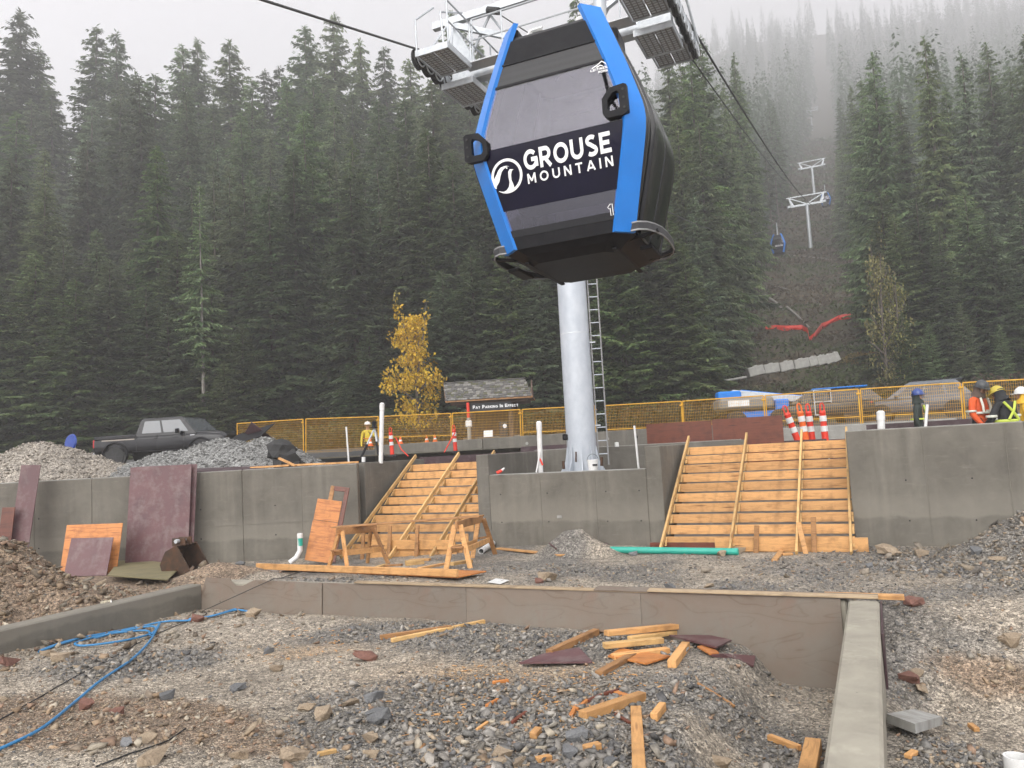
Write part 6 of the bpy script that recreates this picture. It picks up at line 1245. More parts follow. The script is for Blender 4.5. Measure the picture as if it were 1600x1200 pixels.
# orange door-like form leaning on the wall
df = thing('form_door', 'narrow orange plywood form with a cut-out top leaning on the left wall', 'plywood', at(498, 878, 16.6), group=None); df.rotation_euler = (radians(-14), radians(9.5), radians(-4))
for (x0_, x1_, z0, z1, mt) in ((-.31, .25, 0, .86, 'ply_orange'), (-.30, .25, .87, 1.33, 'ply_orange')): mb = MB(); mb.box(((x0_ + x1_) / 2, 0, (z0 + z1) / 2), (x1_ - x0_, .02, z1 - z0), None, .003); mb.build('plywood_sheet', MAT[mt], df)
for x in (-.03, .30): mb = MB(); mb.box((x, .04, .84), (.09, .04, 1.62), None, .004); mb.build('stud', MAT['ply_red'] if x > 0 else MAT['lumber_old'], df)
mb = MB(); mb.box((.13, .04, 1.6), (.3, .04, .1), None, .004); mb.build('rail', MAT['ply_red'], df)
# white elbow pipe by the wall
ep = thing('elbow_pipe', 'white elbow drain pipe with green band at the foot of the left wall', 'pipe', at(462, 880, 16.5)); mb = MB(); mb.tube([(-.1, -.1, .03), (.03, -.05, .12), (.1, 0, .26), (.11, 0, .62)], .055, 12); mb.build('tube', MAT['white'], ep, smooth=50); mb = MB(); mb.cyl((.11, 0, .36), (.11, 0, .52), .057, 12); mb.build('band', MAT['teal'], ep, smooth=40)
mb = MB(); mb.cyl((.11, 0, .52), (.11, 0, .6), .062, 12); mb.build('collar', MAT['white'], ep, smooth=40)
# ================================================================== people
def person(name, label, loc, rz, J, mats, hat, hat_mat, stripes=(), hood=False, beard=False, s_=1.0, lean=0):
    """J: joint table in metres, local frame (x right, y forward, z up)"""
    t = thing(name, label, 'person', loc, rz, 'people on the site'); t.scale = (s_,) * 3
    base = {'pel': (0, 0, .95, .16, .125), 'wst': (0, .0, 1.10, .155, .12), 'chest': (0, .01, 1.30, .185, .13), 'nb': (0, .0, 1.47, .10, .085), 'nk': (0, .02, 1.53, .062, .062), 'hd0': (0, .035, 1.60, .075, .085), 'hd1': (0, .04, 1.69, .085, .10), 'hd2': (0, .03, 1.76, .06, .07)}
    for sg, k in ((-1, 'l'), (1, 'r')):
        base.update({'sh' + k: (sg * .19, 0, 1.42, .075, .075), 'el' + k: (sg * .26, -.02, 1.13, .056, .056), 'wr' + k: (sg * .27, .08, .88, .042, .042), 'hn' + k: (sg * .265, .12, .80, .038, .026), 'hp' + k: (sg * .10, 0, .90, .11, .11), 'kn' + k: (sg * .12, .02, .50, .075, .075), 'an' + k: (sg * .13, -.02, .10, .055, .055), 'to' + k: (sg * .14, .16, .05, .05, .04)})
    base.update(J); names = list(base); ix = {n_: i for i, n_ in enumerate(names)}
    E_ = [('pel', 'wst'), ('wst', 'chest'), ('chest', 'nb'), ('nb', 'nk'), ('nk', 'hd0'), ('hd0', 'hd1'), ('hd1', 'hd2')]
    for k in 'lr': E_ += [('nb', 'sh' + k), ('sh' + k, 'el' + k), ('el' + k, 'wr' + k), ('wr' + k, 'hn' + k), ('pel', 'hp' + k), ('hp' + k, 'kn' + k), ('kn' + k, 'an' + k), ('an' + k, 'to' + k)]
    V_ = [base[n_][:3] for n_ in names]; Rr = [base[n_][3:] for n_ in names]; Ei = [(ix[a_], ix[b_]) for a_, b_ in E_]
    for k, sg in (('l', -1), ('r', 1)):                       # fingers and thumb, rooted in the hand
        h = Vector(base['hn' + k][:3]); w_ = Vector(base['wr' + k][:3]); d_ = (h - w_).normalized(); sd = Vector((0, 1, 0)) if abs(d_.y) < .8 else Vector((1, 0, 0)); sd = (sd - d_ * sd.dot(d_)).normalized(); inn = d_.cross(sd) * (-sg)
        for f in range(4):
            o = (f - 1.5) * .019; ln = (.062, .074, .07, .055)[f]; i0 = len(V_); V_ += [tuple(h + sd * o + d_ * .035), tuple(h + sd * o + d_ * (.035 + ln * .5) + inn * .008), tuple(h + sd * o + d_ * (.035 + ln * .85) + inn * .03)]; Rr += [(.0095, .0095), (.009, .009), (.008, .008)]; Ei += [(ix['hn' + k], i0), (i0, i0 + 1), (i0 + 1, i0 + 2)]
        i0 = len(V_); V_ += [tuple(h + sd * .04 + d_ * .0), tuple(h + sd * .055 + d_ * .035 + inn * .012)]; Rr += [(.011, .011), (.009, .009)]; Ei += [(ix['hn' + k], i0), (i0, i0 + 1)]
    me = bpy.data.meshes.new('tmp'); me.from_pydata(V_, Ei, []); ob = bpy.data.objects.new('tmp', me); COL.objects.link(ob)
    sk = ob.modifiers.new('s', 'SKIN'); sk.branch_smoothing = .6; sl_ = me.skin_vertices[0].data
    for i, r_ in enumerate(Rr): sl_[i].radius = r_; sl_[i].use_root = (i == 0)
    ob.modifiers.new('u', 'SUBSURF').levels = 1; dg = bpy.context.evaluated_depsgraph_get(); dg.update(); m2 = bpy.data.meshes.new_from_object(ob.evaluated_get(dg)); bpy.data.objects.remove(ob)
    m2.materials.clear()
    for k in ('skin', 'jacket', 'trousers', 'boots', 'glove'): m2.materials.append(mats[k])
    P = np.array(V_[:len(names)])
    reg = {n_: 1 for n_ in names}
    for n_ in ('hd0', 'hd1', 'hd2'): reg[n_] = 0
    reg['nk'] = 1 if hood else 0
    for k in 'lr': reg['hn' + k] = 4; reg['hp' + k] = reg['kn' + k] = 2; reg['an' + k] = reg['to' + k] = 3
    for p in m2.polygons:
        c = np.array(p.center); n_ = names[int(np.argmin(((P - c) ** 2).sum(1)))]; p.material_index = reg[n_]; p.use_smooth = True
        if n_ == 'pel' and c[2] < base['pel'][2] - .05: p.material_index = 2
    m2.name = 'body'; b = link('body', m2, t)
    hd = Vector(base['hd1'][:3]); fw_ = Vector((0, 1, 0)) if 'fw' not in mats else Vector(mats['fw']); upv = (Vector(base['hd2'][:3]) - Vector(base['hd0'][:3])).normalized(); rt = fw_.cross(upv).normalized(); fw2 = upv.cross(rt)
    H = lambda x, y, z: hd + rt * x + fw2 * y + upv * z
    if hat:                                                   # hard hat: shell, ridge, brim
        R_ = Matrix((rt, fw2, upv)).transposed(); mb = MB(); mb.lathe([(.128, .015), (.13, .04), (.122, .09), (.09, .135), (.045, .155), (.0, .16)], 20, hd, R_); h_ = mb.build('hard_hat', hat_mat, t, smooth=50)
        mb = MB(); mb.loft([[H(.145 * cos(a_), .15 * sin(a_) + (.05 if sin(a_) > .3 else 0), z) for a_ in np.linspace(0, 2 * pi, 21)[:-1]] for z in (.012, .024)]); mb.build('brim', hat_mat, h_)
        mb = MB(); mb.tube([H(0, .11 * cos(a_), .02 + .145 * sin(a_)) for a_ in np.linspace(.15, pi - .15, 9)], .012, 6); mb.build('ridge', hat_mat, h_)
    mb = MB(); mb.tube([H(0, .095, .015), H(0, .118, -.03), H(0, .10, -.045)], [.01, .017, .012], 6); mb.build('nose', mats['skin'], t, smooth=60)
    for x in (-.033, .033): mb = MB(); mb.lathe([(0, -.006), (.011, -.003), (.011, .003), (0, .006)], 8, H(x, .094, .005), Matrix((rt, upv, fw2)).transposed()); mb.build('eye', MAT['black_matte'], t)
    mb = MB(); mb.tube([H(-.025, .092, -.075), H(0, .10, -.077), H(.025, .092, -.075)], .006, 5); mb.build('mouth', simple('lip', (.25, .09, .07), .6), t)
    for sg in (-1, 1): mb = MB(); mb.tube([H(sg * .088, 0, .02), H(sg * .098, -.01, .0), H(sg * .088, -.005, -.03)], .012, 6); mb.build('ear', mats['skin'], t)
    if hood or beard:
        R_ = Matrix((rt, fw2, upv)).transposed(); mb = MB(); n = 16; rings = []
        for (z, rx, ry, off) in ((-.19, .14, .13, -.02), (-.13, .125, .125, -.015), (-.07, .11, .11, -.018), (.0, .112, .105, -.03), (.05, .11, .1, -.035)):
            rings.append([H(rx * cos(a_), off + min(ry * sin(a_), .055 if z > -.1 else 1), z) for a_ in np.linspace(0, 2 * pi, n + 1)[:-1]])
        mb.loft(rings, False); mb.build('hood', mats['hoodm'] if 'hoodm' in mats else mats['jacket'], t, smooth=60)
    for (pts, wd, mt) in stripes: mb = MB(); mb.tube(pts, wd, 6); mb.build('reflective_stripe', mt, t, smooth=60)
    return t
SK = simple('skin', (.42, .24, .17), .6); BK = pmat('black_cloth', (.016, .017, .019), (.028, .03, .032), 12, .85, bmp=.4, bscale=25, bdist=.02); ORJ = pmat('orange_jacket', (.72, .11, .02), (.6, .085, .02), 9, .75, bmp=.4, bscale=14, bdist=.02); GRN = pmat('dark_green_coat', (.022, .03, .026), (.03, .04, .034), 10, .85, bmp=.4, bscale=14, bdist=.02)
LIME = pmat('lime_tape', (.62, .72, .10), (.5, .6, .08), 8, .5); SIL = pmat('silver_tape', (.55, .56, .5), (.65, .66, .55), 8, .4); YLC = pmat('yellow_rain', (.75, .45, .02), (.65, .38, .02), 8, .6); BRN = pmat('brown_cloth', (.13, .09, .07), (.09, .065, .05), 9, .9); GLV = pmat('glove_grey', (.06, .06, .06), (.09, .09, .09), 9, .8)
def band(z, rx, ry, yo=.0, x0=0, dz=0.0): return [(x0 + rx * cos(a_), yo + ry * sin(a_), z + dz * cos(a_)) for a_ in np.linspace(0, 2 * pi, 21)]
Tz = 1.05
def standing(px, top, D, h=1.86):
    p = at(px, top, D); return Vector((p.x, p.y, p.z - h))
# blue helmet worker, facing right and towards us
o = standing(1430, 607, 18.0); 
person('person', 'worker in blue hard hat and dark coat with lime stripes behind the right wall', o, radians(-115), {'wrr': (.30, .03, .90, .042, .042), 'elr': (.30, -.06, 1.15, .062, .062), 'hnr': (.31, .06, .82, .038, .03)}, {'skin': SK, 'jacket': GRN, 'trousers': BK, 'boots': BK, 'glove': GLV}, True, pmat('blue_hat', (.02, .06, .26), (.018, .05, .22), 5, .3, coat=.4), [(band(1.14, .185, .15), .022, LIME), ([(-.11, .13, 1.46), (-.10, .165, 1.32), (-.05, .165, 1.14)], .022, LIME), ([(.11, .13, 1.46), (.11, .165, 1.32), (.10, .16, 1.14)], .022, LIME)], True, s_=1.0)
# orange jacket worker, head bowed
o = standing(1524, 594, 15.6, 1.83)
person('person', 'worker in orange jacket and grey hard hat looking down', o, radians(-150), {'hd0': (0, .06, 1.58, .075, .085), 'hd1': (0, .10, 1.66, .085, .10), 'hd2': (0, .12, 1.73, .06, .07), 'ell': (-.27, .0, 1.14, .07, .07), 'elr': (.27, .02, 1.14, .07, .07), 'wrl': (-.24, .14, .93, .05, .05), 'wrr': (.22, .16, .93, .05, .05), 'hnl': (-.22, .19, .86, .038, .03), 'hnr': (.2, .21, .86, .038, .03), 'chest': (0, .01, 1.30, .20, .145), 'wst': (0, 0, 1.08, .18, .145)}, {'skin': SK, 'jacket': ORJ, 'trousers': BK, 'boots': BK, 'glove': GLV, 'hoodm': BRN, 'fw': (0, .85, -.5)}, True, pmat('grey_hat', (.05, .055, .06), (.07, .075, .08), 5, .4), [(band(1.16, .205, .165), .026, SIL), ([(-.12, .13, 1.46), (-.13, .17, 1.3), (-.13, .175, 1.16)], .024, SIL), ([(.12, .13, 1.46), (.13, .17, 1.3), (.13, .175, 1.16)], .024, SIL), ([(-.27 + .08 * cos(a_), .0 + .08 * sin(a_), 1.2) for a_ in np.linspace(0, 6.28, 13)], .022, SIL), ([(.27 + .08 * cos(a_), .0 + .08 * sin(a_), 1.2) for a_ in np.linspace(0, 6.28, 13)], .022, SIL)], True)
# black jacket worker seen from behind
o = standing(1566, 600, 15.2, 1.83)
person('person', 'worker in black jacket with a lime cross on the back seen from behind', o, radians(18), {'hd0': (0, .07, 1.57, .075, .085), 'hd1': (0, .12, 1.65, .085, .10), 'hd2': (0, .14, 1.72, .06, .07), 'ell': (-.31, .05, 1.15, .07, .07), 'elr': (.31, .05, 1.15, .07, .07), 'wrl': (-.26, .26, 1.0, .05, .05), 'wrr': (.26, .26, 1.0, .05, .05), 'hnl': (-.24, .33, .96, .038, .03), 'hnr': (.24, .33, .96, .038, .03), 'chest': (0, .0, 1.30, .21, .15), 'wst': (0, 0, 1.08, .19, .15)}, {'skin': SK, 'jacket': BK, 'trousers': BK, 'boots': BK, 'glove': GLV, 'fw': (0, .85, -.5)}, True, pmat('yellow_hat', (.5, .4, .05), (.45, .35, .05), 5, .4), [(band(1.10, .215, .172), .032, LIME), ([(-.15, -.11, 1.47), (-.02, -.165, 1.3), (.13, -.168, 1.12)], .026, LIME), ([(.15, -.11, 1.47), (.02, -.172, 1.3), (-.13, -.172, 1.12)], .026, LIME), ([(-.31 + .082 * cos(a_), .05 + .08 * sin(a_), 1.2) for a_ in np.linspace(0, 6.28, 13)], .028, SIL), ([(.31 + .082 * cos(a_), .05 + .08 * sin(a_), 1.2) for a_ in np.linspace(0, 6.28, 13)], .028, SIL)], True)
o = standing(1598, 606, 16.2, 1.83)
person('person', 'worker in yellow rain jacket at the right edge, mostly hidden', o, radians(60), {}, {'skin': SK, 'jacket': YLC, 'trousers': BK, 'boots': BK, 'glove': GLV}, True, pmat('white_hat', (.7, .7, .68), (.6, .6, .58), 5, .4), [], True)
o = standing(574, 658, 31.5, 1.86); o.z = max(o.z, 1.2)
person('person', 'surveyor in white hard hat and yellow vest behind the tripod', o, radians(190), {'ell': (-.24, .1, 1.2, .056, .056), 'wrl': (-.12, .3, 1.3, .04, .04), 'hnl': (-.08, .36, 1.34, .036, .026)}, {'skin': SK, 'jacket': pmat('yellow_vest', (.66, .56, .04), (.6, .45, .04), 8, .6), 'trousers': BK, 'boots': BK, 'glove': GLV}, True, MAT['white'], [(band(1.15, .17, .14), .02, ORJ)], False)
tr_ = thing('survey_tripod', 'survey tripod with splayed pale legs beside the tall white pipe', 'tripod', at(583, 716, 23.5)); tr_.location.z = 1.25
top = at(585, 669, 23.5) - tr_.location
for (px, py, Y) in ((564, 716, 23.0), (591, 708, 23.2), (600, 716, 24.0)): mb = MB(); q = at(px, py, Y) - tr_.location; mb.beam(top, q, .045, .03); lg = mb.build('leg', MAT['galv'], tr_); mb = MB(); mb.beam(top.lerp(q, .55), q + (q - top) * .05, .06, .045); mb.build('leg_shoe', MAT['black_matte'], lg)
mb = MB(); mb.lathe([(.1, 0), (.1, .04), (.06, .06), (.06, .2), (.03, .22)], 12, top); mb.build('tribrach', MAT['black_matte'], tr_, smooth=40)

# ================================================================== timber work on the gravel
def put(px, py, dz=0.0): p = gnd(px, py); p.z += dz; return p
def board(name, p, q, w_, h_, mat, label, group=None, cat='timber', roll=0.0, up=(0, 0, 1)):
    p, q = Vector(p), Vector(q); d_ = q - p; L = d_.length; x = d_ / L; u = Vector(up); y = u.cross(x).normalized(); z = x.cross(y); mb = MB(); mb.box((0, 0, 0), (L, w_, h_), None, min(.005, h_ * .2))
    o = mb.build(name, MAT[mat], None); o.matrix_world = Matrix.Translation((p + q) / 2 + z * h_ / 2) @ Matrix((x, y, z)).transposed().to_4x4() @ Matrix.Rotation(radians(roll), 4, 'X'); return tag(o, label, cat, group)
def sawhorse(label, pts, top, w_=.09):
    """pts: four feet, top: two beam ends (world)"""
    t = thing('sawhorse', label, 'sawhorse', pts[0], 0, 'sawhorses'); o = t.location.copy(); a_, b_ = Vector(top[0]), Vector(top[1]); d_ = (b_ - a_).normalized(); sd = d_.cross(Vector((0, 0, 1)))
    mb = MB(); mb.beam(a_ - o, b_ - o, .045, .14, ch=.004); mb.build('top_beam', MAT['lumber_old'], t)
    for i, (e, s_) in enumerate(((a_ + d_ * .1, -1), (a_ + d_ * .1, 1), (b_ - d_ * .1, -1), (b_ - d_ * .1, 1))):
        f = Vector(pts[i]); mb = MB(); mb.beam(f - o, e + sd * s_ * .05 - o, .09, .04, up=d_, ch=.004); mb.build('leg', MAT['lumber'] if i != 3 else MAT['lumber_old'], t)
    for i, j in ((0, 2), (1, 3)):
        e0 = Vector(pts[i]).lerp(a_, .42); e1 = Vector(pts[j]).lerp(b_, .42); mb = MB(); mb.beam(e0 - o, e1 - o, .03, .10, ch=.004); mb.build('side_brace', MAT['lumber'], t)
    for i, j, e in ((0, 1, a_), (2, 3, b_)):
        e0 = Vector(pts[i]).lerp(e, .5) ; e1 = Vector(pts[j]).lerp(e, .5); mb = MB(); mb.beam(e0 - o, e1 - o, .10, .03, ch=.004); mb.build('end_brace', MAT['lumber_old'], t)
def ft(px, py): p = gnd(px, py); p.z -= .01; return p
f1 = [ft(513, 888), ft(543, 889), ft(574, 880), ft(607, 881)]; m_ = lambda a_, b_: (a_ + b_) / 2
t1 = [m_(f1[0], f1[1]) + Vector((0, 0, .72)), m_(f1[2], f1[3]) + Vector((0, 0, .72))]; sawhorse('left wooden sawhorse in front of the left stairs', f1, t1)
f2 = [ft(697, 889), ft(735, 888), ft(738, 872), ft(774, 866)]; t2 = [m_(f2[0], f2[1]) + Vector((0, 0, .75)), m_(f2[2], f2[3]) + Vector((0, 0, .75))]; sawhorse('right wooden sawhorse nearest the concrete pier', f2, t2)
ca, cb_ = (t1[0] + t1[1]) / 2, (t2[0] + t2[1]) / 2; dd = (cb_ - ca).normalized(); board('plank', ca - dd * .55 + Vector((0, 0, .075)), cb_ + dd * .25 + Vector((0, 0, .075)), .24, .03, 'lumber_old', 'long worn plank resting across the two sawhorses')
a_, b_ = put(402, 897, .10), put(716, 912, .10); board('plank', a_, b_, .05, .11, 'lumber', 'long timber beam lying in front of the sawhorses', None); 
pc = (put(440, 893, .06) + put(740, 905, .06)) / 2; dd = (put(740, 906) - put(432, 893)); 
o = board('plywood_sheet_offcut', put(450, 891, .05), put(738, 904, .05), .62, .022, 'ply_orange', 'orange plywood sheet lying flat under the sawhorses', None, 'plywood')
for i, (p, q, w_, h_, mt, lab) in enumerate((((778, 858), (880, 864), .14, .03, 'lumber', 'flat board pointing from the stairs to the small gravel heap'), ((655, 890), (700, 882), .09, .04, 'lumber', 'offcut between the sawhorses, longest one'), ((634, 884), (662, 881), .12, .09, 'lumber_pale', 'stacked offcut between the sawhorses'), ((640, 878), (672, 876), .1, .05, 'lumber', 'offcut lying behind the stacked one'), ((575, 893), (602, 884), .09, .04, 'lumber_pale', 'pale offcut under the left sawhorse'), ((600, 886), (628, 884), .09, .04, 'lumber_old', 'brown offcut right of the left sawhorse'), ((705, 884), (735, 879), .12, .06, 'lumber_pale', 'pale offcut under the right sawhorse'), ((1210, 878), (1222, 862), .09, .04, 'lumber', 'offcut leaning on the toe board of the right stairs'), ((1222, 868), (1238, 867), .1, .04, 'lumber', 'small block in front of the right stairs'))):
    board('offcut', put(*p, .0), put(*q, .0), w_, h_, mt, lab, 'offcuts near the stairs')
def sb(px, b_, dz):
    d_ = ray(px, 855); t_ = (S(0, b_) - Vector((0, 0, EYE))).dot(VX) / d_.dot(VX); q = Vector((0, 0, EYE)) + d_ * t_; q.z = float(gz(q.x, q.y)) + dz; return q
_pl, _pr = sb(950, -1.15, .06), sb(1153, -1.15, .06); _pl.z = _pr.z + .02
pipe(_pl, _pr, .062, 'teal', 'long teal green pipe lying before the right stairs', None, 'pipes on the gravel', 'drain_pipe')
pipe(put(752, 866, .06), put(776, 852, .10), .06, 'white', 'short white pipe with dark mouth beside the pier', None, 'pipes on the gravel', 'drain_pipe')
# foreground offcuts
FG = [((594, 1000), (705, 984), .05, .06, 'lumber_old', 'brown stick behind the pale one on the gravel'), ((612, 1004), (757, 974), .05, .05, 'lumber_pale', 'long pale stick lying on the gravel before the form'), ((858, 1026), (932, 992), .085, .075, 'lumber_old', 'brown stud leaning left of the offcut pile'),
      ((948, 1012), (1058, 990), .09, .06, 'lumber', 'thick yellow stud on top of the offcut pile'), ((985, 1010), (1060, 998), .09, .05, 'lumber_pale', 'pale stud under the top one of the offcut pile'), ((944, 1022), (1036, 1013), .09, .06, 'lumber_pale', 'grey topped stud in the middle of the offcut pile'), ((958, 1031), (1044, 1020), .09, .06, 'lumber', 'lowest yellow stud of the offcut pile'),
      ((936, 1056), (990, 1026), .09, .045, 'lumber_old', 'weathered plank end pointing out of the offcut pile'), ((1050, 1044), (1072, 1014), .09, .08, 'lumber', 'stubby block right of the offcut pile'), ((910, 1126), (1004, 1094), .09, .075, 'lumber', 'single yellow stud in the middle foreground'), ((994, 1112), (1000, 1225), .09, .05, 'lumber', 'upright lying stud pointing at the viewer'), ((1088, 1070), (1147, 1106), .03, .03, 'lumber_old', 'thin orange stick right of the offcut pile'), ((1022, 1128), (1036, 1110), .06, .07, 'lumber', 'small block right of the lying stud'),
      ((1202, 1156), (1250, 1174), .055, .05, 'lumber', 'short stud in the trench beside the footing'), ((1272, 1172), (1262, 1222), .13, .1, 'lumber', 'cut block with red edge beside the footing'), ((1516, 1136), (1527, 1144), .05, .04, 'lumber', 'tiny offcut in the right pit'), ((1418, 1186), (1430, 1178), .05, .03, 'lumber', 'small splinter right of the footing'), ((496, 1182), (525, 1176), .035, .03, 'lumber_pale', 'pale wood chip at the bottom left of centre'), ((913, 1176), (938, 1170), .06, .05, 'lumber', 'small yellow offcut at the bottom centre'), ((838, 1192), (860, 1188), .05, .04, 'lumber', 'yellow offcut left of the bottom centre one'), ((833, 1155), (842, 1145), .06, .05, 'lumber', 'folded wood splinter among the grey stones'),
      ((892, 1122), (900, 1106), .035, .03, 'ply_orange', 'red stub first of the curved row'), ((900, 1112), (917, 1097), .03, .03, 'ply_orange', 'red stub second of the curved row'), ((918, 1098), (939, 1089), .03, .03, 'ply_red', 'red stub third of the curved row'), ((944, 1087), (977, 1078), .025, .03, 'ply_red', 'dark red stub at the top of the curved row'), ((960, 1082), (982, 1090), .06, .02, 'ply_orange', 'orange chip beside the curved row'), ((800, 1132), (822, 1116), .03, .03, 'ply_red', 'dark red stub among the grey stones'), ((962, 1118), (985, 1132), .03, .02, 'ply_red', 'dark red strip under the yellow stud'), ((760, 1106), (778, 1096), .03, .03, 'ply_orange', 'red stub left of the dark red one'), ((770, 1069), (794, 1066), .03, .03, 'ply_orange', 'orange red stub on the sawdust'), ((658, 1172), (674, 1150), .02, .02, 'lumber_old', 'thin splinter standing among grey stones'), ((745, 1142), (762, 1130), .025, .02, 'lumber', 'pale splinter left of the red stub')]
for (p, q, w_, h_, mt, lab) in FG:
    up_ = .0
    if 'top of the offcut' in lab: up_ = .13
    elif 'under the top' in lab or 'middle of the offcut' in lab: up_ = .06
    a_, b_ = put(*p, up_), put(*q, up_)
    board('offcut', a_, b_, w_, h_, mt, lab, 'offcuts in the foreground')
def plate(name, pts, th_, mat, label, tilt=0.0, dz=0.03, cat='plywood', group='plywood scraps in the foreground'):
    P = [put(x, y, dz) for x, y in pts]; c = sum(P, Vector()) / len(P); zav = max(p.z for p in P) if tilt == 0 else None; mb = MB(); n = len(P)
    Q = [Vector((p.x - c.x, p.y - c.y, (p.z - c.z) + tilt * i)) for i, p in enumerate(P)]; vs = Q + [q + Vector((0, 0, th_)) for q in Q]; mb.add(vs, [tuple(range(n))[::-1], tuple(range(n, 2 * n))] + [(k, (k + 1) % n, n + (k + 1) % n, n + k) for k in range(n)]); return tag(mb.build(name, MAT[mat], None, c), label, cat, group)
plate('plywood_scrap', [(812, 1042), (926, 1041), (905, 1018), (850, 1028)], .018, 'formply', 'purple triangular plywood scrap left of the offcut pile')
plate('plywood_scrap', [(1046, 1003), (1120, 1024), (1144, 1012), (1110, 1004)], .018, 'formply', 'dark red plywood scrap right of the offcut pile', .0, .07)
plate('plywood_scrap', [(1090, 1018), (1110, 1030), (1124, 1028), (1108, 1014)], .018, 'ply_orange', 'orange plywood scrap under the dark red one', 0, .04)
plate('plywood_scrap', [(1112, 1030), (1178, 1047), (1181, 1031), (1128, 1028)], .018, 'formply', 'pale purple plywood strip furthest right of the offcut pile')
plate('plywood_scrap', [(950, 1030), (1010, 1042), (1048, 1030), (970, 1018)], .018, 'ply_orange', 'orange plywood scrap lying beneath the offcut pile', 0, .02)
plate('concrete_slab', [(1388, 1142), (1432, 1160), (1474, 1143), (1430, 1130)], .07, 'lime', 'broken grey paving slab in the pit right of the footing', 0, .06, 'slab', None)
plate('plywood_scrap', [(168, 910), (262, 918), (286, 893), (190, 880)], .02, 'ply_olive' if 'ply_olive' in MAT else 'ply_grain', 'mud stained olive plywood sheet on the earth heap', 0, .12)
plate('paper_scrap', [(762, 912), (782, 915), (796, 909), (775, 906)], .004, 'white', 'crumpled white paper behind the plywood form', 0, .02, 'paper', None)
plate('plywood_scrap', [(858, 864), (870, 868), (882, 856), (872, 852)], .015, 'formply', 'pinkish plywood scrap on the small gravel heap', 0, .06); plate('plywood_scrap', [(936, 856), (948, 860), (950, 850)], .015, 'formply', 'small pinkish scrap left of the teal pipe', 0, .03)
# white pipe end bottom right
pipe(put(1592, 1215, -.3), put(1592, 1215, .13), .075, 'white', 'white pipe stub at the bottom right corner', None, 'pipes on the gravel', 'drain_pipe')
# hose and cables
def along(pts, dz): 
    P = [put(*q, dz) if isinstance(q, tuple) else Vector((q.x, q.y, float(gz(q.x, q.y)) + dz)) for q in pts]; out = []
    for p in P:
        a_, b_ = ab(p.x, p.y)
        if b_ < -5.5:
            q = S(max(a_, -9.45), min(b_, -6.0)); p.x, p.y = q.x, q.y; p.z = float(gz(q.x, q.y)) + dz
    for i in range(len(P) - 1):
        for k in range(5):
            f = k / 5; a0, a1, a2, a3 = P[max(i - 1, 0)], P[i], P[i + 1], P[min(i + 2, len(P) - 1)]
            q = .5 * ((2 * a1) + (a2 - a0) * f + (2 * a0 - 5 * a1 + 4 * a2 - a3) * f * f + (3 * a1 - a0 - 3 * a2 + a3) * f ** 3); q.z = max(q.z, float(gz(q.x, q.y)) + dz * .8); out.append(q)
    return out + [P[-1]]
cable('garden_hose', along([(-20, 1185), (60, 1147), (110, 1108), (160, 1066), (205, 1035), (232, 1008), (246, 985), (250, 976), S(-8.75, -7.5), S(-9.1, -7.3), S(-9.35, -7.7), S(-9.3, -8.2), S(-8.95, -8.35), S(-8.7, -7.95), S(-8.85, -7.4), S(-9.2, -7.1), S(-9.38, -7.5), S(-9.25, -8.0), (190, 980), (150, 990), (110, 1003), (60, 1022), (100, 1006), (150, 990), (180, 986), (196, 975), (190, 968), (160, 974), (120, 990), (140, 986), (200, 978), (260, 974), (300, 972), (340, 963), (370, 954), (395, 950), (406, 953), (392, 960), (370, 956), (330, 966), (290, 971)], .03), .014, 'hose', 'tangled blue hose running down over the gravel', 'hose', None, 8)
cable('power_cable', along([(-10, 1132), (60, 1092), (130, 1052), (200, 1016), (260, 985), (320, 962), (352, 938)], .01) + [S(-8.1, -5.80, .22), S(-7.9, -5.5, .2)], .006, 'rubber', 'thin black cable crossing the gravel to the plywood form', 'cable')
cable('power_cable', along([(150, 1200), (215, 1176), (260, 1160), (290, 1140)], .01), .006, 'rubber', 'short black cable at the bottom left', 'cable')
cable('power_cable', along([(440, 905), (460, 898), (490, 890)], .02), .008, 'rubber', 'black cable by the plywood under the sawhorses', 'cable')
can = thing('paint_can', 'small open can with a colourful label lying beside the hose', 'can', put(166, 980, .04)); mb = MB(); mb.cyl((-.07, 0, 0), (.07, .02, .01), .038, 14); mb.build('can_body', pmat('can_label', (.5, .45, .3), (.1, .08, .07), 30, .4), can, smooth=40); mb = MB(); mb.cyl((.07, .02, .01), (.078, .022, .011), .04, 14); mb.build('can_rim', MAT['chrome'], can)
# excavator bucket
eb = thing('excavator_bucket', 'rusty toothed excavator bucket lying by the left wall', 'bucket', put(296, 900, .0), radians(78)); eb.location.z += .02
prof = [(-.05, .62), (-.30, .50), (-.42, .25), (-.36, .06), (-.15, .0), (.38, .0)]
mb = MB(); vs = []
for (p, q) in prof:
    for x in (-.3, .3): vs.append(Vector((x, -p, q)))
n = len(prof); mb.add(vs, [(2 * i, 2 * i + 1, 2 * i + 3, 2 * i + 2) for i in range(n - 1)])
sh_ = mb.build('shell', MAT['rust'], eb); so_ = sh_.modifiers.new('thick', 'SOLIDIFY'); so_.thickness = .03
for x in (-.31, .31): mb = MB(); mb.prism([(-.05, .62), (-.30, .50), (-.42, .25), (-.36, .06), (-.15, .0), (.38, .0), (.2, .2)], .025, lambda p, q, d_: Vector((x + d_ - .0125, -p, q))); mb.build('side_plate', MAT['rust'], eb)
for k in range(5): mb = MB(); mb.loft([[Vector((-.26 + .13 * k + a_, -.36, z)) for a_, z in ((-.035, 0), (.035, 0), (.035, .05), (-.035, .05))], [Vector((-.26 + .13 * k + a_, -.52, z)) for a_, z in ((-.02, .0), (.02, .0), (.02, .012), (-.02, .012))]]); mb.build('tooth', MAT['galv'], eb)
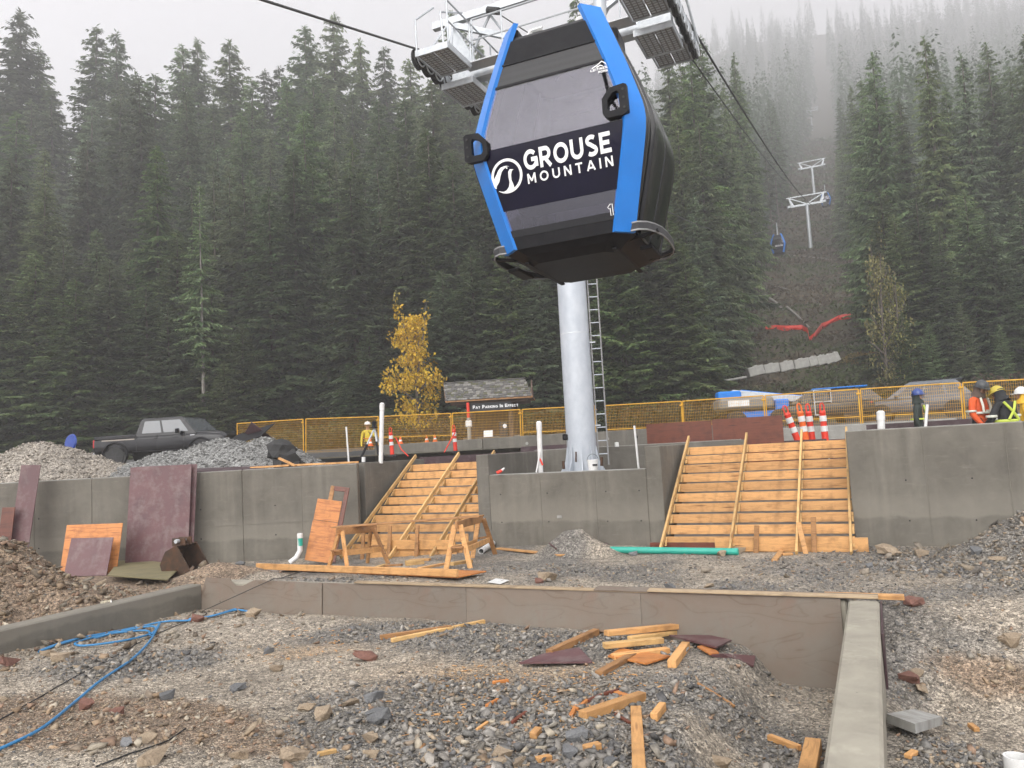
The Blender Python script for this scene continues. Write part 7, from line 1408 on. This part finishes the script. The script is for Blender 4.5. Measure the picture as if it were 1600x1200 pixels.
for x in (-.1, .1): mb = MB(); mb.box((x, .15, .66), (.03, .3, .16), None, .01); mb.build('lug', MAT['rust'], eb)
mb = MB(); mb.cyl((-.2, .15, .68), (.2, .15, .68), .04, 10); mb.build('pin', MAT['galv'], eb)

# ================================================================== stones
def hull_proto(seed, flat=.7, n=10):
    r = np.random.default_rng(seed); bm = bmesh.new(); P = r.uniform(-1, 1, (n, 3)); P /= (np.abs(P) ** 5).sum(1, keepdims=True) ** .2; P *= r.uniform(.7, 1.0, (n, 1)); P *= np.array((1.15, .85, flat))
    for p in P: bm.verts.new(p)
    res = bmesh.ops.convex_hull(bm, input=bm.verts); bmesh.ops.delete(bm, geom=[g for g in res['geom_interior'] if isinstance(g, bmesh.types.BMVert)], context='VERTS'); bmesh.ops.triangulate(bm, faces=bm.faces); bm.verts.index_update()
    v = np.array([p.co[:] for p in bm.verts]); f = np.array([[q.index for q in fc.verts] for fc in bm.faces]); bm.free(); return v, f
PR = [hull_proto(300 + i, (.45, .6, .75)[i % 3], 8 + i % 3) for i in range(18)]
def scatter(name, label, x, y, z, size, col, seed, sink=.3):
    r = np.random.default_rng(seed); n = len(x); which = r.integers(0, len(PR), n); V_, F_, C_, n0 = [], [], [], 0
    for k, (pv, pf) in enumerate(PR):
        m = np.where(which == k)[0]
        if len(m) == 0: continue
        a = r.random(len(m)) * 6.283; tx = r.normal(size=len(m)) * .35; ty = r.normal(size=len(m)) * .35; s = size[m]
        ca_, sa_ = np.cos(a), np.sin(a); q = pv[None] * s[:, None, None]
        X = q[..., 0]; Y = q[..., 1]; Z = q[..., 2] + X * tx[:, None] + Y * ty[:, None]
        out = np.stack([X * ca_[:, None] - Y * sa_[:, None] + x[m][:, None], X * sa_[:, None] + Y * ca_[:, None] + y[m][:, None], Z + (z[m] + s * sink)[:, None]], -1)
        nv = pv.shape[0]; V_.append(out.reshape(-1, 3)); F_.append((pf[None] + (np.arange(len(m)) * nv)[:, None, None] + n0).reshape(-1, 3)); C_.append(np.repeat(col[m], nv, 0)); n0 += len(m) * nv
    return tag(link(name, arr_mesh(name, np.concatenate(V_), np.concatenate(F_), MAT['stone'], np.concatenate(C_), False, 3)), label, name.replace('_', ' '), None, 'stuff')
def cand(n, seed, y0, y1, pw=1.0):
    r = np.random.default_rng(seed); y = y0 + (y1 - y0) * r.random(n) ** pw; x = (r.random(n) * 2 - 1) * (y * .72 + .4); return x, y, r
def free(x, y):
    a = (x - P0.x) * UX.x + (y - P0.y) * UX.y; b = (x - P0.x) * VX.x + (y - P0.y) * VX.y
    return ~((a > .02) & (a < .42) & (b < -5.4)) & ~((b > -5.9) & (b < -5.42) & (a < .5) & (a > -9.9)) & ~((a > -9.98) & (a < -9.62) & (b < -6.3)) & (b < -.15) & (y < 17.6 - 0 * x)
GREYS = np.array(((.185, .178, .165), (.26, .245, .222), (.135, .132, .13), (.33, .305, .27), (.22, .2, .168))); TANS = np.array(((.42, .33, .23), (.36, .26, .17), (.30, .24, .18), (.46, .40, .31), (.33, .22, .15)))
x, y, r = cand(90000, 1, 3.6, 13.5, 1.35); c_, e_ = zone(x, y); keep = (r.random(len(x)) < np.clip(.12 + 1.1 * sstep(-.25, .35, c_), 0, 1) * (1 - .75 * sstep(-.1, .3, e_)) * .62) & free(x, y); x, y, c_ = x[keep], y[keep], c_[keep]; n = len(x)
sz = np.clip(np.exp(r.normal(size=n) * .42) * .0145 * (.75 + .75 * sstep(-.1, .7, c_)), .006, .06); col = GREYS[r.integers(0, 5, n)] * r.uniform(.7, 1.25, (n, 1)); tn = r.random(n) < .13; col[tn] = TANS[r.integers(0, 5, tn.sum())] * .9
scatter('crushed_stone', 'loose grey crushed stone over the site', x, y, gz(x, y), sz, col, 2)
x, y, r = cand(50000, 4, 3.6, 14, 1.2); c_, e_ = zone(x, y); keep = (r.random(len(x)) < np.clip(.05 + .75 * sstep(-.2, .3, e_), 0, 1) * .6) & free(x, y); x, y = x[keep], y[keep]; n = len(x)
sz = np.clip(np.exp(r.normal(size=n) * .6) * .014, .005, .085); col = TANS[r.integers(0, 5, n)] * r.uniform(.6, 1.1, (n, 1)); scatter('earth_stones', 'tan stones and clods in the brown earth', x, y, gz(x, y), sz, col, 5)
x, y, r = cand(85000, 7, 3.6, 10.5, 1.5); c_, e_ = zone(x, y); keep = free(x, y) & (r.random(len(x)) < .8 - .35 * sstep(-.2, .3, c_)); x, y = x[keep], y[keep]; n = len(x)
sz = np.clip(np.exp(r.normal(size=n) * .35) * .0055, .003, .012); col = np.array((.34, .295, .235)) * r.uniform(.4, 1.5, (n, 1)); scatter('fine_gravel', 'fine beige pea gravel', x, y, gz(x, y), sz, col, 8)
# larger rubble on the earth heap and the right heap
def blobs_xy(n, seed, cx, cy, rx, ry): r = np.random.default_rng(seed); return cx + r.normal(size=n) * rx, cy + r.normal(size=n) * ry, r
x, y, r = blobs_xy(5200, 11, -8.2, 11.6, 1.7, 1.2); k_ = free(x, y); x, y = x[k_], y[k_]; n = len(x); sz = np.clip(np.exp(r.normal(size=n) * .55) * .024, .01, .11); col = TANS[r.integers(0, 5, n)] * r.uniform(.35, .85, (n, 1)); scatter('earth_clods', 'brown clods and stones of the earth heap', x, y, gz(x, y), sz, col, 12)
x, y, r = blobs_xy(5200, 13, 9.3, 11.6, 2.0, 1.0); k_ = free(x, y); x, y = x[k_], y[k_]; n = len(x); sz = np.clip(np.exp(r.normal(size=n) * .55) * .022, .01, .10); col = GREYS[r.integers(0, 5, n)] * r.uniform(.6, 1.1, (n, 1)) * np.array((1.1, 1.0, .88)); scatter('rubble', 'grey rubble heaped before the right wall', x, y, gz(x, y), sz, col, 14)
# wood chips and sawdust
x, y, r = blobs_xy(900, 15, 0, 0, 1, 1); 
ch = MB(); rc = random.Random(6)
for k in range(420):
    px, py = rc.choice(((770, 1060), (860, 1090), (700, 1120), (480, 1010), (880, 1120), (650, 880), (960, 1060))); q = put(px + rc.gauss(0, 45), py + rc.gauss(0, 16), .008); L = rc.uniform(.015, .06); a_ = rc.random() * 6.28
    ch.box(q, (L, rc.uniform(.006, .016), .004), Matrix.Rotation(a_, 3, 'Z') @ Matrix.Rotation(rc.uniform(-.4, .4), 3, 'X'))
tag(ch.build('wood_chips', MAT['lumber'], fix=False), 'pale wood chips and shavings scattered on the gravel', 'wood chips', None, 'stuff')
# single rocks
def rock_mesh(seed, flat):
    r = np.random.default_rng(seed); v, f = hull_proto(seed, flat, 14); bm = bmesh.new(); vs = [bm.verts.new(p) for p in v]
    for q in f: bm.faces.new([vs[i] for i in q])
    bmesh.ops.subdivide_edges(bm, edges=bm.edges[:], cuts=1, use_grid_fill=True, smooth=.1)
    for p in bm.verts: p.co *= 1 + .09 * r.normal()
    bmesh.ops.bevel(bm, geom=bm.edges[:], offset=.02, segments=1, affect='EDGES') if False else None
    me = bpy.data.meshes.new('rock'); bm.to_mesh(me); bm.free(); return me
ROCKS = [((573, 1032), 20, 'red_rock', 'angular dark red rock on the gravel left of centre'), ((396, 963), 13, 'tan_rock', 'brown rock pinning the end of the blue hose'), ((309, 971), 11, 'red_rock', 'brown block of rock on the blue hose'), ((372, 1078), 13, 'slate', 'single grey angular stone on the fine gravel'), ((136, 1106), 18, 'red_rock', 'reddish rock beside the blue hose'), ((181, 1116), 11, 'red_rock', 'dark brown rock right of the reddish one'), ((12, 1040), 20, 'red_rock', 'dark brown rock at the left edge'), ((75, 1026), 13, 'tan_rock', 'tan rock at the end of the left footing'), ((94, 1034), 15, 'tan_rock', 'brown rock right of the tan one by the left footing'), ((120, 1070), 9, 'tan_rock', 'small tan stone in the brown earth'), ((155, 1048), 9, 'tan_rock', 'pale tan stone left of the hose'),
         ((505, 1123), 20, 'tan_rock', 'yellowish boulder at the bottom left of centre'), ((478, 1110), 15, 'tan_rock', 'flat brown stone behind the yellowish boulder'), ((585, 1095), 17, 'slate', 'large dark slate among crushed stone'), ((592, 1128), 22, 'slate', 'broad flat grey slate at the bottom centre left'), ((548, 1102), 14, 'tan_rock', 'tan stone between the two slates'), ((578, 1160), 18, 'tan_rock', 'beige rock at the bottom edge left of centre'), ((582, 1182), 14, 'tan_rock', 'rounded tan rock below the beige one'), ((668, 1188), 18, 'tan_rock', 'pale rock at the bottom edge, centre'), ((785, 1186), 18, 'tan_rock', 'pale rock at the bottom edge right of centre'), ((810, 1198), 14, 'tan_rock', 'tan rock next to the bottom edge pale rock'), ((720, 1160), 11, 'tan_rock', 'small tan rock among grey stones'), ((902, 1158), 20, 'slate', 'brownish grey boulder near the yellow stud'), ((890, 1182), 20, 'slate', 'grey boulder at the bottom under the stud'), ((780, 1195), 16, 'tan_rock', 'low tan rock at the bottom edge'), ((955, 1196), 14, 'slate', 'grey rock beside the lying stud'), ((1128, 1198), 16, 'tan_rock', 'tan rock at the bottom edge in the fine gravel'), ((460, 1187), 24, 'tan_rock', 'large flat pinkish stone at the bottom left'),
         ((200, 1165), 16, 'slate', 'flat grey stone in the brown earth'), ((228, 1160), 15, 'tan_rock', 'round tan stone beside the flat grey one'), ((240, 1190), 26, 'tan_rock', 'big pale stone at the bottom left edge'), ((375, 1185), 16, 'tan_rock', 'pale stone with a nail at the bottom left'), ((262, 1092), 12, 'slate', 'dark grey stone in the middle left'), ((290, 1105), 10, 'tan_rock', 'small rusty stone beside the dark grey one'), ((432, 1048), 12, 'tan_rock', 'brown stone on fine gravel'), ((420, 1020), 10, 'slate', 'grey stone above the brown one'), ((5, 1095), 9, 'tan_rock', 'brown stone at the left edge above the hose'), ((855, 908), 17, 'tan_rock', 'brown rock behind the plywood form, centre'), ((842, 911), 8, 'red_rock', 'small brown rock beside it behind the form'), ((1107, 918), 9, 'tan_rock', 'small tan stone on the gravel right of centre'), ((1046, 922), 12, 'slate', 'flat grey stone behind the form'), ((1088, 866), 9, 'red_rock', 'small red stone before the right stairs'), ((1128, 868), 14, 'tan_rock', 'brown rock before the right stairs'), ((1155, 864), 12, 'tan_rock', 'tan rock beside the end of the teal pipe'),
         ((1040, 850), 9, 'tan_rock', 'small rock behind the teal pipe'), ((1388, 866), 22, 'tan_rock', 'tan boulder at the foot of the right rubble heap'), ((1440, 868), 12, 'tan_rock', 'pinkish stone before the rubble heap'), ((1525, 865), 12, 'slate', 'grey stone on the rubble heap front'), ((1560, 878), 13, 'tan_rock', 'pink stone before the rubble heap, further right'), ((1450, 826), 20, 'tan_rock', 'flat tan boulder high on the rubble heap'), ((1480, 828), 18, 'slate', 'flat grey boulder high on the rubble heap'), ((1430, 945), 18, 'red_rock', 'flat reddish stone right of the footing end'), ((1580, 1005), 20, 'tan_rock', 'tan boulder at the right edge'), ((1432, 1055), 11, 'tan_rock', 'tan block in the pit right of the footing'), ((1440, 1080), 17, 'tan_rock', 'flat orange stone in the pit'), ((1420, 1065), 18, 'red_rock', 'flat pinkish stone in the pit'), ((1360, 888), 8, 'slate', 'small dark stone on the right gravel'), ((375, 885), 12, 'slate', 'dark stone near the left wall foot'), ((990, 868), 8, 'slate', 'small dark stone before the pier'), ((920, 930), 7, 'slate', 'small dark stone behind the form')]
RM = [rock_mesh(500 + i, (.55, .7, .85)[i % 3]) for i in range(12)]; RMM = {}
for i, ((px, py), s_, mt, lab) in enumerate(ROCKS):
    p = put(px, py); s_m = s_ * p.y / 1200; key = (i % 12, mt)
    if key not in RMM: m_2 = RM[i % 12].copy(); m_2.materials.clear(); m_2.materials.append(MAT[mt]); RMM[key] = m_2
    o = link('rock', RMM[key], None, (p.x, p.y, p.z + s_m * .28), i * 1.3); o.scale = (s_m * .95, s_m * .8, s_m * .85); o.rotation_euler = (.2 * sin(i), .2 * cos(i * 2), i * 1.3); tag(o, lab, 'rock', 'single rocks')
# stones over the two gravel heaps behind the wall
for k_, (hv, hc, sd_) in enumerate(HEAPS):
    r = np.random.default_rng(sd_); m = np.where(hv[:, 2] > 1.36)[0]; i_ = r.choice(m, 11000); x, y, z = hv[i_, 0] + r.uniform(-.05, .05, 11000), hv[i_, 1] + r.uniform(-.05, .05, 11000), hv[i_, 2]
    col = np.array(hc) * r.uniform(.45, 1.5, (11000, 1)); scatter('heap_stones', ('pale' if k_ == 0 else 'grey') + ' stones covering the gravel heap behind the left wall', x, y, z, np.clip(np.exp(r.normal(size=11000) * .4) * .026, .01, .06), col, sd_ + 5)
# ================================================================== misty air
hm = bpy.data.materials.new('haze'); hm.use_nodes = True; t_ = hm.node_tree; t_.nodes.clear(); pv = t_.nodes.new('ShaderNodeVolumePrincipled'); ho = t_.nodes.new('ShaderNodeOutputMaterial')
pv.inputs['Color'].default_value = (.97, .97, .985, 1); pv.inputs['Density'].default_value = .0018; pv.inputs['Anisotropy'].default_value = 0.2; t_.links.new(pv.outputs[0], ho.inputs['Volume'])
mb = MB(); mb.box((0, 0, 0), (1300, 980, 540)); hzb = mb.build('haze', hm, None, (120, 410, 266)); tag(hzb, 'thin mountain mist', None, None, 'stuff')
